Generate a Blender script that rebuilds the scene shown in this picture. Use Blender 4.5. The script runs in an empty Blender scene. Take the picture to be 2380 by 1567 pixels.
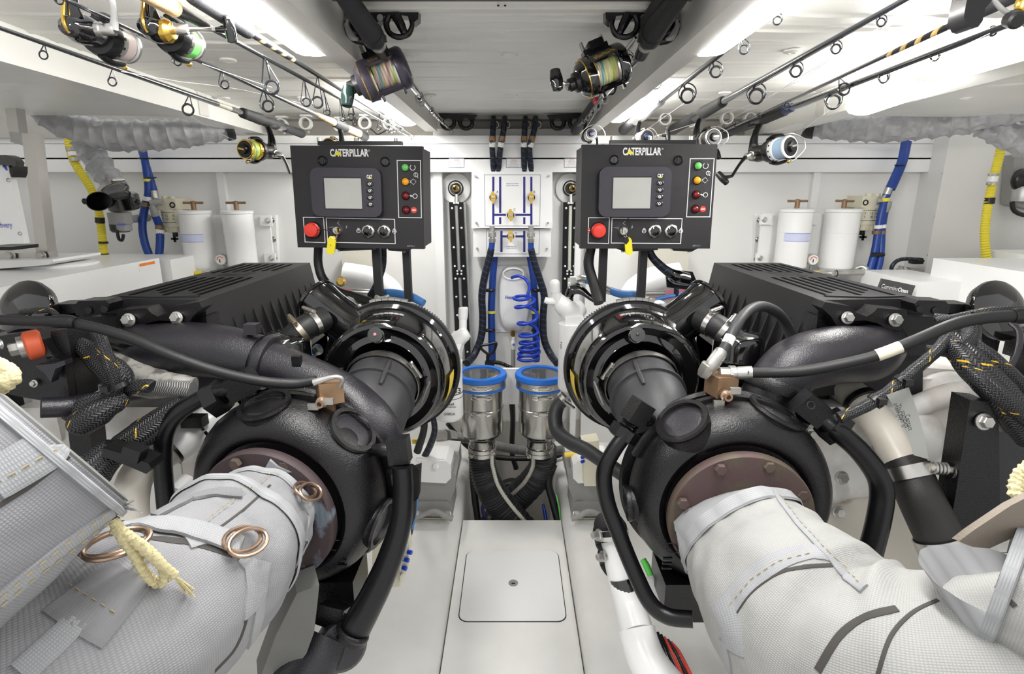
import bpy, bmesh, math, random
from mathutils import Vector as V, Matrix, noise
random.seed(7)
PI = math.pi
SC = bpy.context.scene
COL = SC.collection
# ---------------------------------------------------------------- camera, world, exposure
F = 1300.0
PITCH = math.radians(14.5)
CAMZ = 1.3
cp, sp = math.cos(PITCH), math.sin(PITCH)
cam_data = bpy.data.cameras.new('camera')
cam = bpy.data.objects.new('camera', cam_data)
COL.objects.link(cam)
cam.location = (0, 0, CAMZ)
cam.rotation_euler = (PI / 2 - PITCH, 0, 0)
cam_data.sensor_width = 36
cam_data.lens = 36 * F / 2380
cam_data.clip_start = 0.02
SC.camera = cam
world = bpy.data.worlds.new('world')
SC.world = world
world.use_nodes = True
world.node_tree.nodes['Background'].inputs[0].default_value = (1, 1, 1, 1)
world.node_tree.nodes['Background'].inputs[1].default_value = 0.5
SC.view_settings.view_transform = 'Standard'
SC.view_settings.look = 'None'
SC.view_settings.exposure = 0.85
SC.view_settings.gamma = 1
SC.view_settings.use_curve_mapping = False
LAMP = 32.0

# ---------------------------------------------------------------- measuring: photograph pixel -> point in the room
FLIP = False
def ray(x, y):
    if FLIP:
        x = 2380 - x
    u, v = (x - 1190) / F, (783.5 - y) / F
    return V((u, cp + v * sp, -sp + v * cp))
def P(x, y, Y):
    d = ray(x, y)
    return V((0, 0, CAMZ)) + d * (Y / d.y)
def PZ(x, y, z):
    d = ray(x, y)
    return V((0, 0, CAMZ)) + d * ((z - CAMZ) / d.z)
def PXX(x, y, X):
    d = ray(x, y)
    return V((0, 0, CAMZ)) + d * (X / d.x)
def M(px, x, y, Y):
    """metres covered by px pixels at that place"""
    return px / F * Y / ray(x, y).y
def mir(v):
    return V((-v.x, v.y, v.z)) if FLIP else V(v)

# ---------------------------------------------------------------- mesh building
def basis(axis, up=None):
    w = V(axis).normalized()
    a = V(up) if up else (V((0, 0, 1)) if abs(w.z) < .9 else V((0, 1, 0)))
    u = a.cross(w).normalized()
    return u, w.cross(u).normalized(), w
class MB:
    def __init__(s):
        s.bm = bmesh.new()
        s.uv = s.bm.loops.layers.uv.new('UVMap')
    def _bev(s, faces, bev, seg=2):
        ed = {e for f in faces for e in f.edges if len(e.link_faces) == 2 and e.calc_face_angle(0) > .5}
        if bev > 0 and ed:
            bmesh.ops.bevel(s.bm, geom=list(ed), offset=bev, segments=seg, profile=.5, affect='EDGES', clamp_overlap=True)
    def box(s, c, size, bev=0, axes=None, seg=2):
        c = V(c)
        ax = axes or (V((1, 0, 0)), V((0, 1, 0)), V((0, 0, 1)))
        h = [ax[i] * size[i] / 2 for i in range(3)]
        q = [s.bm.verts.new(c + h[0] * i + h[1] * j + h[2] * k) for i in (-1, 1) for j in (-1, 1) for k in (-1, 1)]
        fs = [s.bm.faces.new([q[i] for i in f]) for f in ((0, 1, 3, 2), (4, 6, 7, 5), (0, 4, 5, 1), (2, 3, 7, 6), (0, 2, 6, 4), (1, 5, 7, 3))]
        s._bev(fs, bev, seg)
        return s
    def prism(s, pts, d, bev=0, seg=2):
        a = [s.bm.verts.new(p) for p in pts]
        b = [s.bm.verts.new(V(p) + V(d)) for p in pts]
        n = len(a)
        fs = [s.bm.faces.new(a), s.bm.faces.new(b[::-1])]
        for i in range(n):
            fs.append(s.bm.faces.new((a[i], b[i], b[(i + 1) % n], a[(i + 1) % n])))
        s._bev(fs, bev, seg)
        return s
    def pp(s, poly, Y, depth, bev=0, seg=2):
        """outline measured in pixels, standing upright at distance Y, extruded away from us"""
        return s.prism([P(x, y, Y) for x, y in poly], (0, depth, 0), bev, seg)
    def prect(s, x0, y0, x1, y1, Y, depth, bev=0, seg=2):
        return s.pp([(x0, y0), (x1, y0), (x1, y1), (x0, y1)], Y, depth, bev, seg)
    def pz(s, poly, z, h, bev=0):
        return s.prism([PZ(x, y, z) for x, y in poly], (0, 0, h), bev)
    def lathe(s, c, axis, prof, seg=32, up=None, cap=True, close=False):
        u, v, w = basis(axis, up)
        c = V(c)
        rings = []
        for a, r in prof:
            if r < 1e-6:
                rings.append([s.bm.verts.new(c + w * a)])
            else:
                rings.append([s.bm.verts.new(c + w * a + (u * math.cos(2 * PI * i / seg) + v * math.sin(2 * PI * i / seg)) * r) for i in range(seg)])
        pairs = list(zip(rings, rings[1:]))
        if close:
            pairs.append((rings[-1], rings[0]))
        for A, B in pairs:
            for i in range(seg):
                j = (i + 1) % seg
                if len(A) == 1 and len(B) == 1:
                    continue
                if len(A) == 1:
                    s.bm.faces.new((A[0], B[j], B[i]))
                elif len(B) == 1:
                    s.bm.faces.new((A[i], A[j], B[0]))
                else:
                    s.bm.faces.new((A[i], A[j], B[j], B[i]))
        if cap and not close:
            if len(rings[0]) > 1:
                s.bm.faces.new(rings[0][::-1])
            if len(rings[-1]) > 1:
                s.bm.faces.new(rings[-1])
        return s
    def cyl(s, c, axis, r, h, seg=24, ch=0):
        ch = ch or min(r, h) * .12
        return s.lathe(c, axis, [(0, r - ch), (ch, r), (h - ch, r), (h, r - ch)], seg)
    def tube(s, pts, rs, seg=14, sub=6, caps=True, fn=None, closed=False, flat=1.0, up=None):
        """smooth tube through pts; fn(length m, angle 0..1) -> extra radius (m)"""
        pts = [V(p) for p in pts]
        if not hasattr(rs, '__len__'):
            rs = [rs] * len(pts)
        n = len(pts)
        C, R = [], []
        if sub <= 1:
            C, R = pts, list(rs)
        else:
            rng = n if closed else n - 1
            for i in range(rng):
                if closed:
                    p0, p1, p2, p3 = pts[i - 1], pts[i], pts[(i + 1) % n], pts[(i + 2) % n]
                    r1, r2 = rs[i], rs[(i + 1) % n]
                else:
                    p1, p2 = pts[i], pts[i + 1]
                    p0 = pts[i - 1] if i else p1 * 2 - p2
                    p3 = pts[i + 2] if i + 2 < n else p2 * 2 - p1
                    r1, r2 = rs[i], rs[i + 1]
                for k in range(sub):
                    t = k / sub
                    C.append(.5 * ((2 * p1) + (p2 - p0) * t + (2 * p0 - 5 * p1 + 4 * p2 - p3) * t * t + (3 * p1 - p0 - 3 * p2 + p3) * t ** 3))
                    R.append(r1 + (r2 - r1) * (t * t * (3 - 2 * t)))
            if not closed:
                C.append(pts[-1]); R.append(rs[-1])
        m = len(C)
        T = []
        for i in range(m):
            if closed:
                d = C[(i + 1) % m] - C[i - 1]
            else:
                d = C[min(i + 1, m - 1)] - C[max(i - 1, 0)]
            T.append(d.normalized() if d.length > 1e-9 else V((0, 0, 1)))
        u, v, _ = basis(T[0], up)
        L, rings, Ls = 0, [], []
        for i in range(m):
            if i:
                L += (C[i] - C[i - 1]).length
                u = (u - T[i] * u.dot(T[i]))
                u = u.normalized() if u.length > 1e-9 else basis(T[i])[0]
                v = T[i].cross(u)
            ring = []
            for j in range(seg):
                a = 2 * PI * j / seg
                r = R[i] + (fn(L, j / seg) if fn else 0)
                ring.append(s.bm.verts.new(C[i] + u * math.cos(a) * r + v * math.sin(a) * r * flat))
            rings.append(ring); Ls.append(L)
        for i in range(m if closed else m - 1):
            A, B = rings[i], rings[(i + 1) % m]
            la, lb = Ls[i], Ls[i + 1] if i + 1 < m else Ls[i] + (C[0] - C[i]).length
            for j in range(seg):
                k = (j + 1) % seg
                f = s.bm.faces.new((A[j], A[k], B[k], B[j]))
                circ = 2 * PI * R[min(i, m - 1)]
                for lp, uvc in zip(f.loops, ((j, la), (j + 1, la), (j + 1, lb), (j, lb))):
                    lp[s.uv].uv = (uvc[0] / seg, uvc[1])
        if caps and not closed:
            s.bm.faces.new(rings[0][::-1])
            s.bm.faces.new(rings[-1])
        return s
    def pt(s, pts, seg=14, sub=6, **k):
        """tube through (x px, y px, Y m, radius px)"""
        return s.tube([P(x, y, Y) for x, y, Y, r in pts], [M(r, x, y, Y) for x, y, Y, r in pts], seg, sub, **k)
    def torus(s, c, axis, R, r, seg=28, rs=8, sx=1, sy=1, up=None):
        u, v, w = basis(axis, up)
        return s.tube([V(c) + u * math.cos(2 * PI * i / seg) * R * sx + v * math.sin(2 * PI * i / seg) * R * sy for i in range(seg)], r, rs, 1, closed=True)
    def ball(s, c, r, sx=1, sy=1, sz=1, seg=16):
        c = V(c)
        ret = bmesh.ops.create_uvsphere(s.bm, u_segments=seg, v_segments=seg // 2 + 2, radius=r)
        for q in ret['verts']:
            q.co = c + V((q.co.x * sx, q.co.y * sy, q.co.z * sz))
        return s
    def hexa(s, c, axis, r, h, washer=True, n=6):
        if washer:
            s.lathe(c, axis, [(0, r * 1.35), (h * .22, r * 1.35), (h * .28, r * 1.2)], 16)
        s.lathe(V(c) + V(axis).normalized() * (h * .2 if washer else 0), axis, [(0, r), (h * .7, r), (h * .85, r * .86), (h * .85, r * .4)], n)
        return s
    def xf(s, m):
        bmesh.ops.transform(s.bm, matrix=m, verts=s.bm.verts)
        return s

# ---------------------------------------------------------------- objects
def ob(name, mb, m, parent=None, label=None, cat=None, group=None, kind=None, sharp=38):
    me = bpy.data.meshes.new(name)
    if isinstance(mb, MB):
        bmesh.ops.recalc_face_normals(mb.bm, faces=mb.bm.faces)
        mb.bm.to_mesh(me)
        mb.bm.free()
    else:
        me = mb
    for q in (m if isinstance(m, (list, tuple)) else [m]):
        me.materials.append(q)
    if isinstance(mb, MB):
        me.shade_smooth()
        me.set_sharp_from_angle(angle=math.radians(sharp))
    o = bpy.data.objects.new(name, me)
    COL.objects.link(o)
    o.parent = parent
    tag(o, label, cat, group, kind)
    return o
def tag(o, label=None, cat=None, group=None, kind=None):
    if label: o['label'] = label
    if cat: o['category'] = cat
    if group: o['group'] = group
    if kind: o['kind'] = kind
    return o
def thing(name, label, cat, group=None):
    o = bpy.data.objects.new(name, None)
    o.empty_display_size = .05
    COL.objects.link(o)
    return tag(o, label, cat, group)
def st(name, mb, m, parent=None):
    return ob(name, mb, m, parent, kind=None if parent else 'structure')
def text(name, s, c, h, m, parent, right=(1, 0, 0), up=(0, 0, 1), width=None, bold=0, ext=.0004, squeeze=None):
    cu = bpy.data.curves.new('t', 'FONT')
    cu.body = s
    cu.align_x = 'CENTER'; cu.align_y = 'CENTER'
    cu.size = 1
    cu.offset = bold
    cu.resolution_u = 3
    o = bpy.data.objects.new('t', cu)
    COL.objects.link(o)
    bpy.context.view_layer.update()
    me = bpy.data.meshes.new_from_object(o)
    bpy.data.objects.remove(o)
    xs = [q.co.x for q in me.vertices]; ys = [q.co.y for q in me.vertices]
    w0, h0 = max(xs) - min(xs), max(ys) - min(ys)
    cx, cy = (max(xs) + min(xs)) / 2, (max(ys) + min(ys)) / 2
    k = h / h0
    kx = (width / w0) if width else k * (squeeze or 1)
    r, u = V(right).normalized(), V(up).normalized()
    for q in me.vertices:
        q.co = V(c) + r * (q.co.x - cx) * kx + u * (q.co.y - cy) * k
    me.name = name
    return ob(name, me, m, parent)
def copy_tree(o, parent=None, off=None):
    c = o.copy()
    COL.objects.link(c)
    c.parent = parent
    if off is not None:
        c.location = V(o.location) + V(off)
    for ch in list(o.children):
        copy_tree(ch, c)
    return c

# ---------------------------------------------------------------- materials
def mat(name, col, rough=.5, metal=0, bump=0, bscale=200, coat=0, var=0, vscale=6, emit=0, spec=.5, alpha=1, trans=0, dirt=None):
    m = bpy.data.materials.new(name)
    m.use_nodes = True
    nt = m.node_tree
    b = nt.nodes['Principled BSDF']
    b.inputs['Base Color'].default_value = (*col, 1)
    b.inputs['Roughness'].default_value = rough
    b.inputs['Metallic'].default_value = metal
    b.inputs['Coat Weight'].default_value = coat
    b.inputs['Coat Roughness'].default_value = .08
    b.inputs['Specular IOR Level'].default_value = spec
    if trans:
        b.inputs['Transmission Weight'].default_value = trans
    if emit:
        b.inputs['Emission Color'].default_value = (*col, 1)
        b.inputs['Emission Strength'].default_value = emit
    tc = None
    def coord():
        nonlocal tc
        if tc is None:
            tc = nt.nodes.new('ShaderNodeTexCoord')
        return tc.outputs['Object']
    if var or dirt:
        n = nt.nodes.new('ShaderNodeTexNoise')
        n.inputs['Scale'].default_value = vscale
        n.inputs['Detail'].default_value = 6
        nt.links.new(coord(), n.inputs['Vector'])
        r = nt.nodes.new('ShaderNodeValToRGB')
        if dirt:
            r.color_ramp.elements[0].position = .38
            r.color_ramp.elements[1].position = .55
            r.color_ramp.elements[0].color = (*dirt, 1)
            r.color_ramp.elements[1].color = (*col, 1)
        else:
            r.color_ramp.elements[0].position = .3
            r.color_ramp.elements[1].position = .7
            r.color_ramp.elements[0].color = (*[c * (1 - var) for c in col], 1)
            r.color_ramp.elements[1].color = (*[min(1, c * (1 + var)) for c in col], 1)
        nt.links.new(n.outputs['Fac'], r.inputs['Fac'])
        nt.links.new(r.outputs['Color'], b.inputs['Base Color'])
    if bump:
        n = nt.nodes.new('ShaderNodeTexNoise')
        n.inputs['Scale'].default_value = bscale
        n.inputs['Detail'].default_value = 3
        nt.links.new(coord(), n.inputs['Vector'])
        q = nt.nodes.new('ShaderNodeBump')
        q.inputs['Strength'].default_value = bump
        q.inputs['Distance'].default_value = .002
        nt.links.new(n.outputs['Fac'], q.inputs['Height'])
        nt.links.new(q.outputs['Normal'], b.inputs['Normal'])
    return m
def nodes(m):
    return m.node_tree, m.node_tree.nodes['Principled BSDF']
def math_node(nt, op, a, b=None, c=None):
    n = nt.nodes.new('ShaderNodeMath')
    n.operation = op
    for i, q in enumerate((a, b, c)):
        if q is None: continue
        if isinstance(q, (int, float)):
            n.inputs[i].default_value = q
        else:
            nt.links.new(q, n.inputs[i])
    return n.outputs[0]
def weave(name, col, circ, pitch=.0028, depth=.0009, rough=.85, contrast=.25):
    """woven glass cloth: u runs around (circ metres), v along in metres"""
    m = mat(name, col, rough, spec=.25)
    nt, b = nodes(m)
    uv = nt.nodes.new('ShaderNodeUVMap')
    sx = nt.nodes.new('ShaderNodeSeparateXYZ')
    nt.links.new(uv.outputs[0], sx.inputs[0])
    u = math_node(nt, 'MULTIPLY', sx.outputs[0], round(circ / pitch) * PI)
    v = math_node(nt, 'MULTIPLY', sx.outputs[1], PI / pitch)
    s = math_node(nt, 'MULTIPLY', math_node(nt, 'SINE', u), math_node(nt, 'SINE', v))
    h = math_node(nt, 'ABSOLUTE', s)
    q = nt.nodes.new('ShaderNodeBump')
    q.inputs['Strength'].default_value = .55
    q.inputs['Distance'].default_value = depth
    nt.links.new(h, q.inputs['Height'])
    nt.links.new(q.outputs['Normal'], b.inputs['Normal'])
    nz = nt.nodes.new('ShaderNodeTexNoise')
    nz.inputs['Scale'].default_value = 9
    nz.inputs['Detail'].default_value = 5
    tc = nt.nodes.new('ShaderNodeTexCoord')
    nt.links.new(tc.outputs['Object'], nz.inputs['Vector'])
    f = math_node(nt, 'ADD', math_node(nt, 'MULTIPLY', h, contrast), math_node(nt, 'MULTIPLY', nz.outputs['Fac'], .35))
    r = nt.nodes.new('ShaderNodeValToRGB')
    r.color_ramp.elements[0].color = (*[c * .72 for c in col], 1)
    r.color_ramp.elements[1].color = (*[min(1, c * 1.18) for c in col], 1)
    r.color_ramp.elements[1].position = .5
    nt.links.new(f, r.inputs['Fac'])
    nt.links.new(r.outputs['Color'], b.inputs['Base Color'])
    return m
def braid(name, n=14, pitch=.006, tracer=(.75, .45, .02), col=(.006, .006, .007), hi=(.055, .055, .06), rough=.4):
    """braided sleeve with a herringbone of strands and a broken yellow tracer thread"""
    m = mat(name, col, rough)
    nt, b = nodes(m)
    uv = nt.nodes.new('ShaderNodeUVMap')
    sx = nt.nodes.new('ShaderNodeSeparateXYZ')
    nt.links.new(uv.outputs[0], sx.inputs[0])
    U, L = sx.outputs[0], sx.outputs[1]
    tri = math_node(nt, 'PINGPONG', math_node(nt, 'MULTIPLY', U, n), 1.0)
    w = math_node(nt, 'SINE', math_node(nt, 'ADD', math_node(nt, 'MULTIPLY', L, 2 * PI / pitch), math_node(nt, 'MULTIPLY', tri, 5.0)))
    h = math_node(nt, 'MULTIPLY_ADD', w, .5, .5)
    q = nt.nodes.new('ShaderNodeBump')
    q.inputs['Strength'].default_value = .8
    q.inputs['Distance'].default_value = .0015
    nt.links.new(h, q.inputs['Height'])
    nt.links.new(q.outputs['Normal'], b.inputs['Normal'])
    r = nt.nodes.new('ShaderNodeValToRGB')
    r.color_ramp.elements[0].color = (*col, 1)
    r.color_ramp.elements[1].color = (*hi, 1)
    r.color_ramp.elements[0].position = .45
    nt.links.new(h, r.inputs['Fac'])
    out = r.outputs['Color']
    if tracer:
        fr = math_node(nt, 'FRACT', math_node(nt, 'ADD', math_node(nt, 'MULTIPLY', U, 1.0), math_node(nt, 'MULTIPLY', L, 9.0)))
        on = math_node(nt, 'MULTIPLY', math_node(nt, 'LESS_THAN', fr, .035),
                       math_node(nt, 'GREATER_THAN', math_node(nt, 'FRACT', math_node(nt, 'MULTIPLY', U, 6.0)), .45))
        mx = nt.nodes.new('ShaderNodeMix')
        mx.data_type = 'RGBA'
        nt.links.new(on, mx.inputs[0])
        nt.links.new(out, mx.inputs[6])
        mx.inputs[7].default_value = (*tracer, 1)
        out = mx.outputs[2]
    nt.links.new(out, b.inputs['Base Color'])
    return m
def spiral_mat(name, cols, turns=60, rough=.4):
    """colour bands along the tube's length (rod wraps, multi-coloured line on a spool)"""
    m = mat(name, cols[0], rough)
    nt, b = nodes(m)
    uv = nt.nodes.new('ShaderNodeUVMap')
    sx = nt.nodes.new('ShaderNodeSeparateXYZ')
    nt.links.new(uv.outputs[0], sx.inputs[0])
    f = math_node(nt, 'FRACT', math_node(nt, 'ADD', math_node(nt, 'MULTIPLY', sx.outputs[1], turns), sx.outputs[0]))
    r = nt.nodes.new('ShaderNodeValToRGB')
    r.color_ramp.interpolation = 'CONSTANT'
    n = len(cols)
    for i, c in enumerate(cols):
        e = r.color_ramp.elements[i] if i < 2 else r.color_ramp.elements.new(i / n)
        e.position = i / n
        e.color = (*c, 1)
    nt.links.new(f, r.inputs['Fac'])
    nt.links.new(r.outputs['Color'], b.inputs['Base Color'])
    return m

WHITE = mat('white_gelcoat', (.86, .86, .85), .35, var=.03, vscale=3, bump=.05, bscale=60)
WALLW = mat('white_bulkhead', (.84, .84, .82), .4, var=.04, vscale=2.5, bump=.04, bscale=90)
STEPW = mat('warm_white_panel', (.74, .73, .70), .5, var=.04, vscale=4)
BEIGE = mat('shaded_beige_ledge', (.47, .45, .41), .6, var=.08, vscale=9)  # beige, darkened to carry the shade under the ceiling
FLOORW = mat('white_floor', (.83, .82, .79), .42, var=.06, vscale=5, bump=.15, bscale=350)
BILGE = mat('grey_bilge', (.30, .29, .28), .5, var=.3, vscale=5)
VINYL = mat('ceiling_vinyl', (.80, .79, .74), .42, bump=.25, bscale=420, var=.03)
VINYL2 = mat('side_ceiling_vinyl', (.86, .855, .81), .3, bump=.15, bscale=380, var=.03)
BEAMM = mat('beam_paint', (.70, .68, .64), .4, var=.03)
LIGHT = mat('lamp_diffuser', (1, .99, .97), .3, emit=LAMP)
PWHITE = mat('white_plastic', (.88, .88, .87), .3)
CREAM = mat('cream_plastic', (.72, .68, .53), .4, var=.04)
ENGW = mat('engine_white', (.80, .79, .76), .35, dirt=(.60, .56, .52), vscale=9, bump=.2, bscale=120)
ENGT = mat('engine_tan', (.60, .56, .49), .35, var=.08, bump=.1, bscale=150)
CASTB = mat('cast_black', (.005, .0045, .0055), .27, bump=.5, bscale=380, spec=.5)
CASTP = mat('cast_black_pipe', (.014, .0125, .017), .32, bump=.45, bscale=380, spec=.7)
SATB = mat('satin_black', (.004, .004, .005), .24, bump=.2, bscale=600, spec=.45)
COVB = mat('black_cover', (.013, .012, .0135), .48, bump=.4, bscale=500)
GLOB = mat('gloss_black', (.003, .003, .0035), .07, coat=1, spec=.6)
PLAB = mat('black_plastic', (.006, .006, .0065), .32)
RUB = mat('black_rubber', (.008, .008, .0085), .5, bump=.2, bscale=300)
RUBG = mat('grey_rubber', (.034, .034, .037), .5, bump=.2, bscale=300)
RUBM = mat('matte_rubber_boot', (.020, .018, .017), .5, bump=.2, bscale=400, var=.3, vscale=12)
PANB = mat('panel_black', (.013, .0115, .013), .5, bump=.35, bscale=900)
PANG = mat('panel_grey', (.034, .031, .043), .48, bump=.3, bscale=900)
SCREEN = mat('grey_screen', (.46, .46, .43), .25, var=.06, vscale=8)
STEEL = mat('steel', (.62, .60, .57), .3, 1)
CHROME = mat('polished_steel', (.44, .43, .41), .17, 1, var=.15, vscale=5)
ZINC = mat('zinc', (.55, .54, .51), .42, 1, var=.15, vscale=30)
ALU = mat('aluminium_dull', (.50, .50, .49), .45, .8, var=.1, vscale=20)
GREYC = mat('grey_casting', (.30, .30, .29), .6, var=.1, bump=.3, bscale=200)
BRASS = mat('brass', (.62, .42, .12), .3, 1)
GOLD = mat('gold_anodised', (.75, .48, .10), .25, 1)
BRONZE = mat('bronze', (.30, .19, .11), .5, .6, var=.2, vscale=25)
RUST = mat('rusty_iron', (.095, .058, .056), .6, .1, dirt=(.10, .08, .055), vscale=14, bump=.3, bscale=200)
COPPER = mat('tarnished_ring', (.42, .30, .22), .35, .9, var=.25, vscale=40)
RED = mat('red_plastic', (.78, .05, .03), .3)
REDSI = mat('orange_red_rubber', (.55, .09, .03), .5)
GREENL = mat('green_lens', (.16, .55, .14), .2)
AMBER = mat('amber_lens', (.90, .38, .02), .2)
DRED = mat('dark_red_lens', (.16, .008, .012), .15)
YEL = mat('yellow_plastic', (.85, .72, .02), .35)
YELH = mat('yellow_hose', (.80, .68, .05), .4)
YTAPE = mat('yellow_tape', (.85, .72, .05), .4)
BLUE = mat('blue_hose', (.01, .05, .28), .4)
BLUEB = mat('bright_blue', (.008, .045, .46), .25)
BLUER = mat('blue_ring', (.02, .16, .62), .35)
LBLUE = mat('light_blue_hose', (.06, .20, .50), .45, var=.1)
NAVY = mat('navy_print', (.015, .02, .20), .4)
BPRINT = mat('blue_print', (.10, .14, .52), .4)
BLPRINT = mat('black_print', (.012, .012, .014), .5)
WPRINT = mat('white_print', (.80, .80, .80), .5)
RPRINT = mat('red_print', (.7, .06, .04), .5)
GPRINT = mat('grey_print', (.30, .31, .38), .5)
PALEBL = mat('pale_blue_label', (.62, .66, .85), .5)
YLAB = mat('yellow_label', (.85, .62, .08), .45)
CORK = mat('cork', (.50, .36, .20), .8, bump=.5, bscale=300, var=.2, vscale=60)
FOAM = mat('grip_foam', (.020, .020, .023), .65, bump=.4, bscale=600)
RODB = mat('rod_blank', (.012, .013, .017), .2, coat=.6)
SILG = mat('silver_grip', (.50, .52, .52), .35, .5)
DUCT = mat('grey_duct', (.42, .42, .43), .36, bump=.7, bscale=70, var=.12, vscale=30)
ROPE = mat('cream_rope', (.66, .58, .33), .9, bump=1, bscale=300, var=.2, vscale=200)
THREAD = mat('tan_thread', (.42, .34, .17), .8)
LINE = mat('clear_line', (.80, .80, .78), .3)
GREENLN = mat('green_line', (.15, .80, .12), .4)
PINKLN = mat('pink_line', (.80, .66, .62), .45, bump=.4, bscale=900)
LIME = mat('lime_line', (.50, .72, .08), .4)
MIRROR = mat('glass_lid', (.55, .56, .56), .06, 0, spec=1, trans=.85)
PURP = mat('coolant_pink', (.45, .16, .20), .4)
TANKW = mat('translucent_tank', (.74, .71, .62), .35)
BRAID = braid('braided_loom')
BRAIDT = braid('braided_thick_loom', n=26, pitch=.006)
BRSTEEL = braid('braided_steel', n=10, pitch=.005, tracer=None, col=(.10, .10, .10), hi=(.42, .41, .39), rough=.35)
BLKSP = spiral_mat('spiral_wrap', [(.012, .012, .014)] * 7 + [(.02, .06, .22)], turns=38)
MULTI = spiral_mat('multi_line', [(.50, .42, .32), (.40, .22, .20), (.50, .45, .36), (.30, .40, .10), (.42, .26, .24), (.12, .26, .28), (.38, .30, .22)], turns=24)
MULTI2 = spiral_mat('multi_line_green', [(.52, .50, .30), (.45, .48, .18), (.36, .42, .12), (.50, .40, .28), (.12, .30, .30), (.50, .48, .24)], turns=26)
GOLDWRAP = spiral_mat('gold_wrap', [(.012, .012, .014), (.012, .012, .014), (.60, .38, .12), (.70, .50, .22), (.012, .012, .014)], turns=22)
FAB = weave('glass_cloth', (.56, .56, .565), .6)
FABR = weave('glass_cloth_light', (.62, .62, .60), .6)
FABW = weave('glass_webbing', (.36, .365, .375), .05, pitch=.003, depth=.0006)
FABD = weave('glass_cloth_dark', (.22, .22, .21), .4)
# ================================================================= ROOM
# walkway, stringers, bilge
st('floor', MB().box((0, .69, -.012), (.40, 2.68, .024), .004), FLOORW)
st('floor_bilge', MB().box((0, 1.2, -.47), (5.6, 4.2, .04)), BILGE)
def stringer(name, s):
    prof = [(-.205, -.45), (-.205, .018), (-.212, .038), (-.228, .052), (-.25, .058), (-.80, .06), (-.81, -.45)]
    b = MB().prism([V((x * -s, -.6, z)) for x, z in prof], (0, 3.3, 0))
    return st(name, b, FLOORW)
stringer('trim_1', -1)
stringer('trim_2', 1)
# access hatch in the walkway
t = thing('floor_hatch', 'square white access hatch with rounded corners set in the walkway floor', 'hatch')
def rrect(x0, x1, y0, y1, r, z, n=5):
    out = []
    for cx, cy, a0 in ((x1 - r, y1 - r, 0), (x0 + r, y1 - r, 1), (x0 + r, y0 + r, 2), (x1 - r, y0 + r, 3)):
        for i in range(n + 1):
            a = (a0 + i / n) * PI / 2
            out.append(V((cx + r * math.cos(a), cy + r * math.sin(a), z)))
    return out
a, c = PZ(1066, 1445, 0), PZ(1305, 1283, 0)
hx0, hx1, hy0, hy1 = a.x, -a.x + .003, a.y, c.y
ob('gasket', MB().prism(rrect(hx0 - .003, hx1 + .003, hy0 - .003, hy1 + .003, .03, .0002), (0, 0, .0008)), RUB, t)
ob('lid', MB().prism(rrect(hx0, hx1, hy0, hy1, .028, .0003), (0, 0, .003)), WHITE, t)
l = ob('latch', MB().lathe(PZ(1193, 1356, .003), (0, 0, 1), [(0, .0165), (.002, .0165), (.002, .012), (.001, .0115), (.001, .004), (.003, .004), (.003, 0)], 20), GREYC, t)
ob('keyhole', MB().box(PZ(1193, 1356, .0055), (.012, .003, .002)), RUB, l)
# bulkhead at the far end
st('wall_back', MB().box((-1.48, 2.71, .5), (2.30, .14, 1.9)).box((1.50, 2.71, .5), (2.30, .14, 1.9)).box((0, 2.76, .78), (.72, .12, 1.6)), WALLW)
st('wall_back_lower', MB().box((0, 2.735, -.16), (.72, .12, .64), .004), BEIGE)
st('trim_3', MB().box((-.35, 2.64, 1.474), (4.5, .10, .064), .003).box((-.35, 2.665, 1.446), (4.5, .06, .02)), WHITE)   # upper rail
st('trim_4', MB().box((-.35, 2.64, 1.418), (4.5, .10, .060), .003), WHITE)   # lower rail
zt = P(1190, 318, 2.6).z
st('trim_5', MB().box((-.35, 2.645, (zt + 1.512) / 2), (4.5, .11, zt - 1.504), .003), WHITE)
st('trim_6', MB().box((-.1, 2.80, 1.60), (5.2, .06, .22)).box((0, 2.73, 1.635), (2.2, .10, .03), .004), BEIGE)
for i, x in enumerate((522, 1888)):
    b = MB().box((P(x, 450, 2.64).x, 2.63, .85), (.032, .03, 1.10), .003)
    st('trim_%d' % (7 + i), b, WHITE)
for i, (x0, x1) in enumerate(((1010, 1030), (1338, 1352))):
    xx0, xx1 = P(x0, 450, 2.66).x, P(x1, 450, 2.66).x
    st('trim_%d' % (9 + i), MB().box(((xx0 + xx1) / 2, 2.655, .72), (xx1 - xx0, .06, 1.36), .003), WHITE)
# step in the wall on either side
st('wall_right', MB().box((2.35, 2.72, .75), (1.0, .44, 1.62), .004).box((2.9, 1.2, .6), (.1, 3.8, 2.2)), STEPW)
st('wall_left', MB().box((-2.7, 1.2, .6), (.1, 3.8, 2.2)), STEPW)
st('trim_17', MB().box((-1.95, 2.60, 1.60), (1.3, .05, .14), .004).box((1.7, 2.70, 1.61), (1.3, .05, .14), .004), BEIGE)  # shade behind the ducts put into the beige colour
for k, (x, y) in enumerate(((2189, 402), (2172, 503), (2155, 592))):
    ob('screw', MB().ball(P(x, y, 2.50), .004, 1, .4, 1, 8), ZINC, bpy.data.objects['wall_right'])

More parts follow.
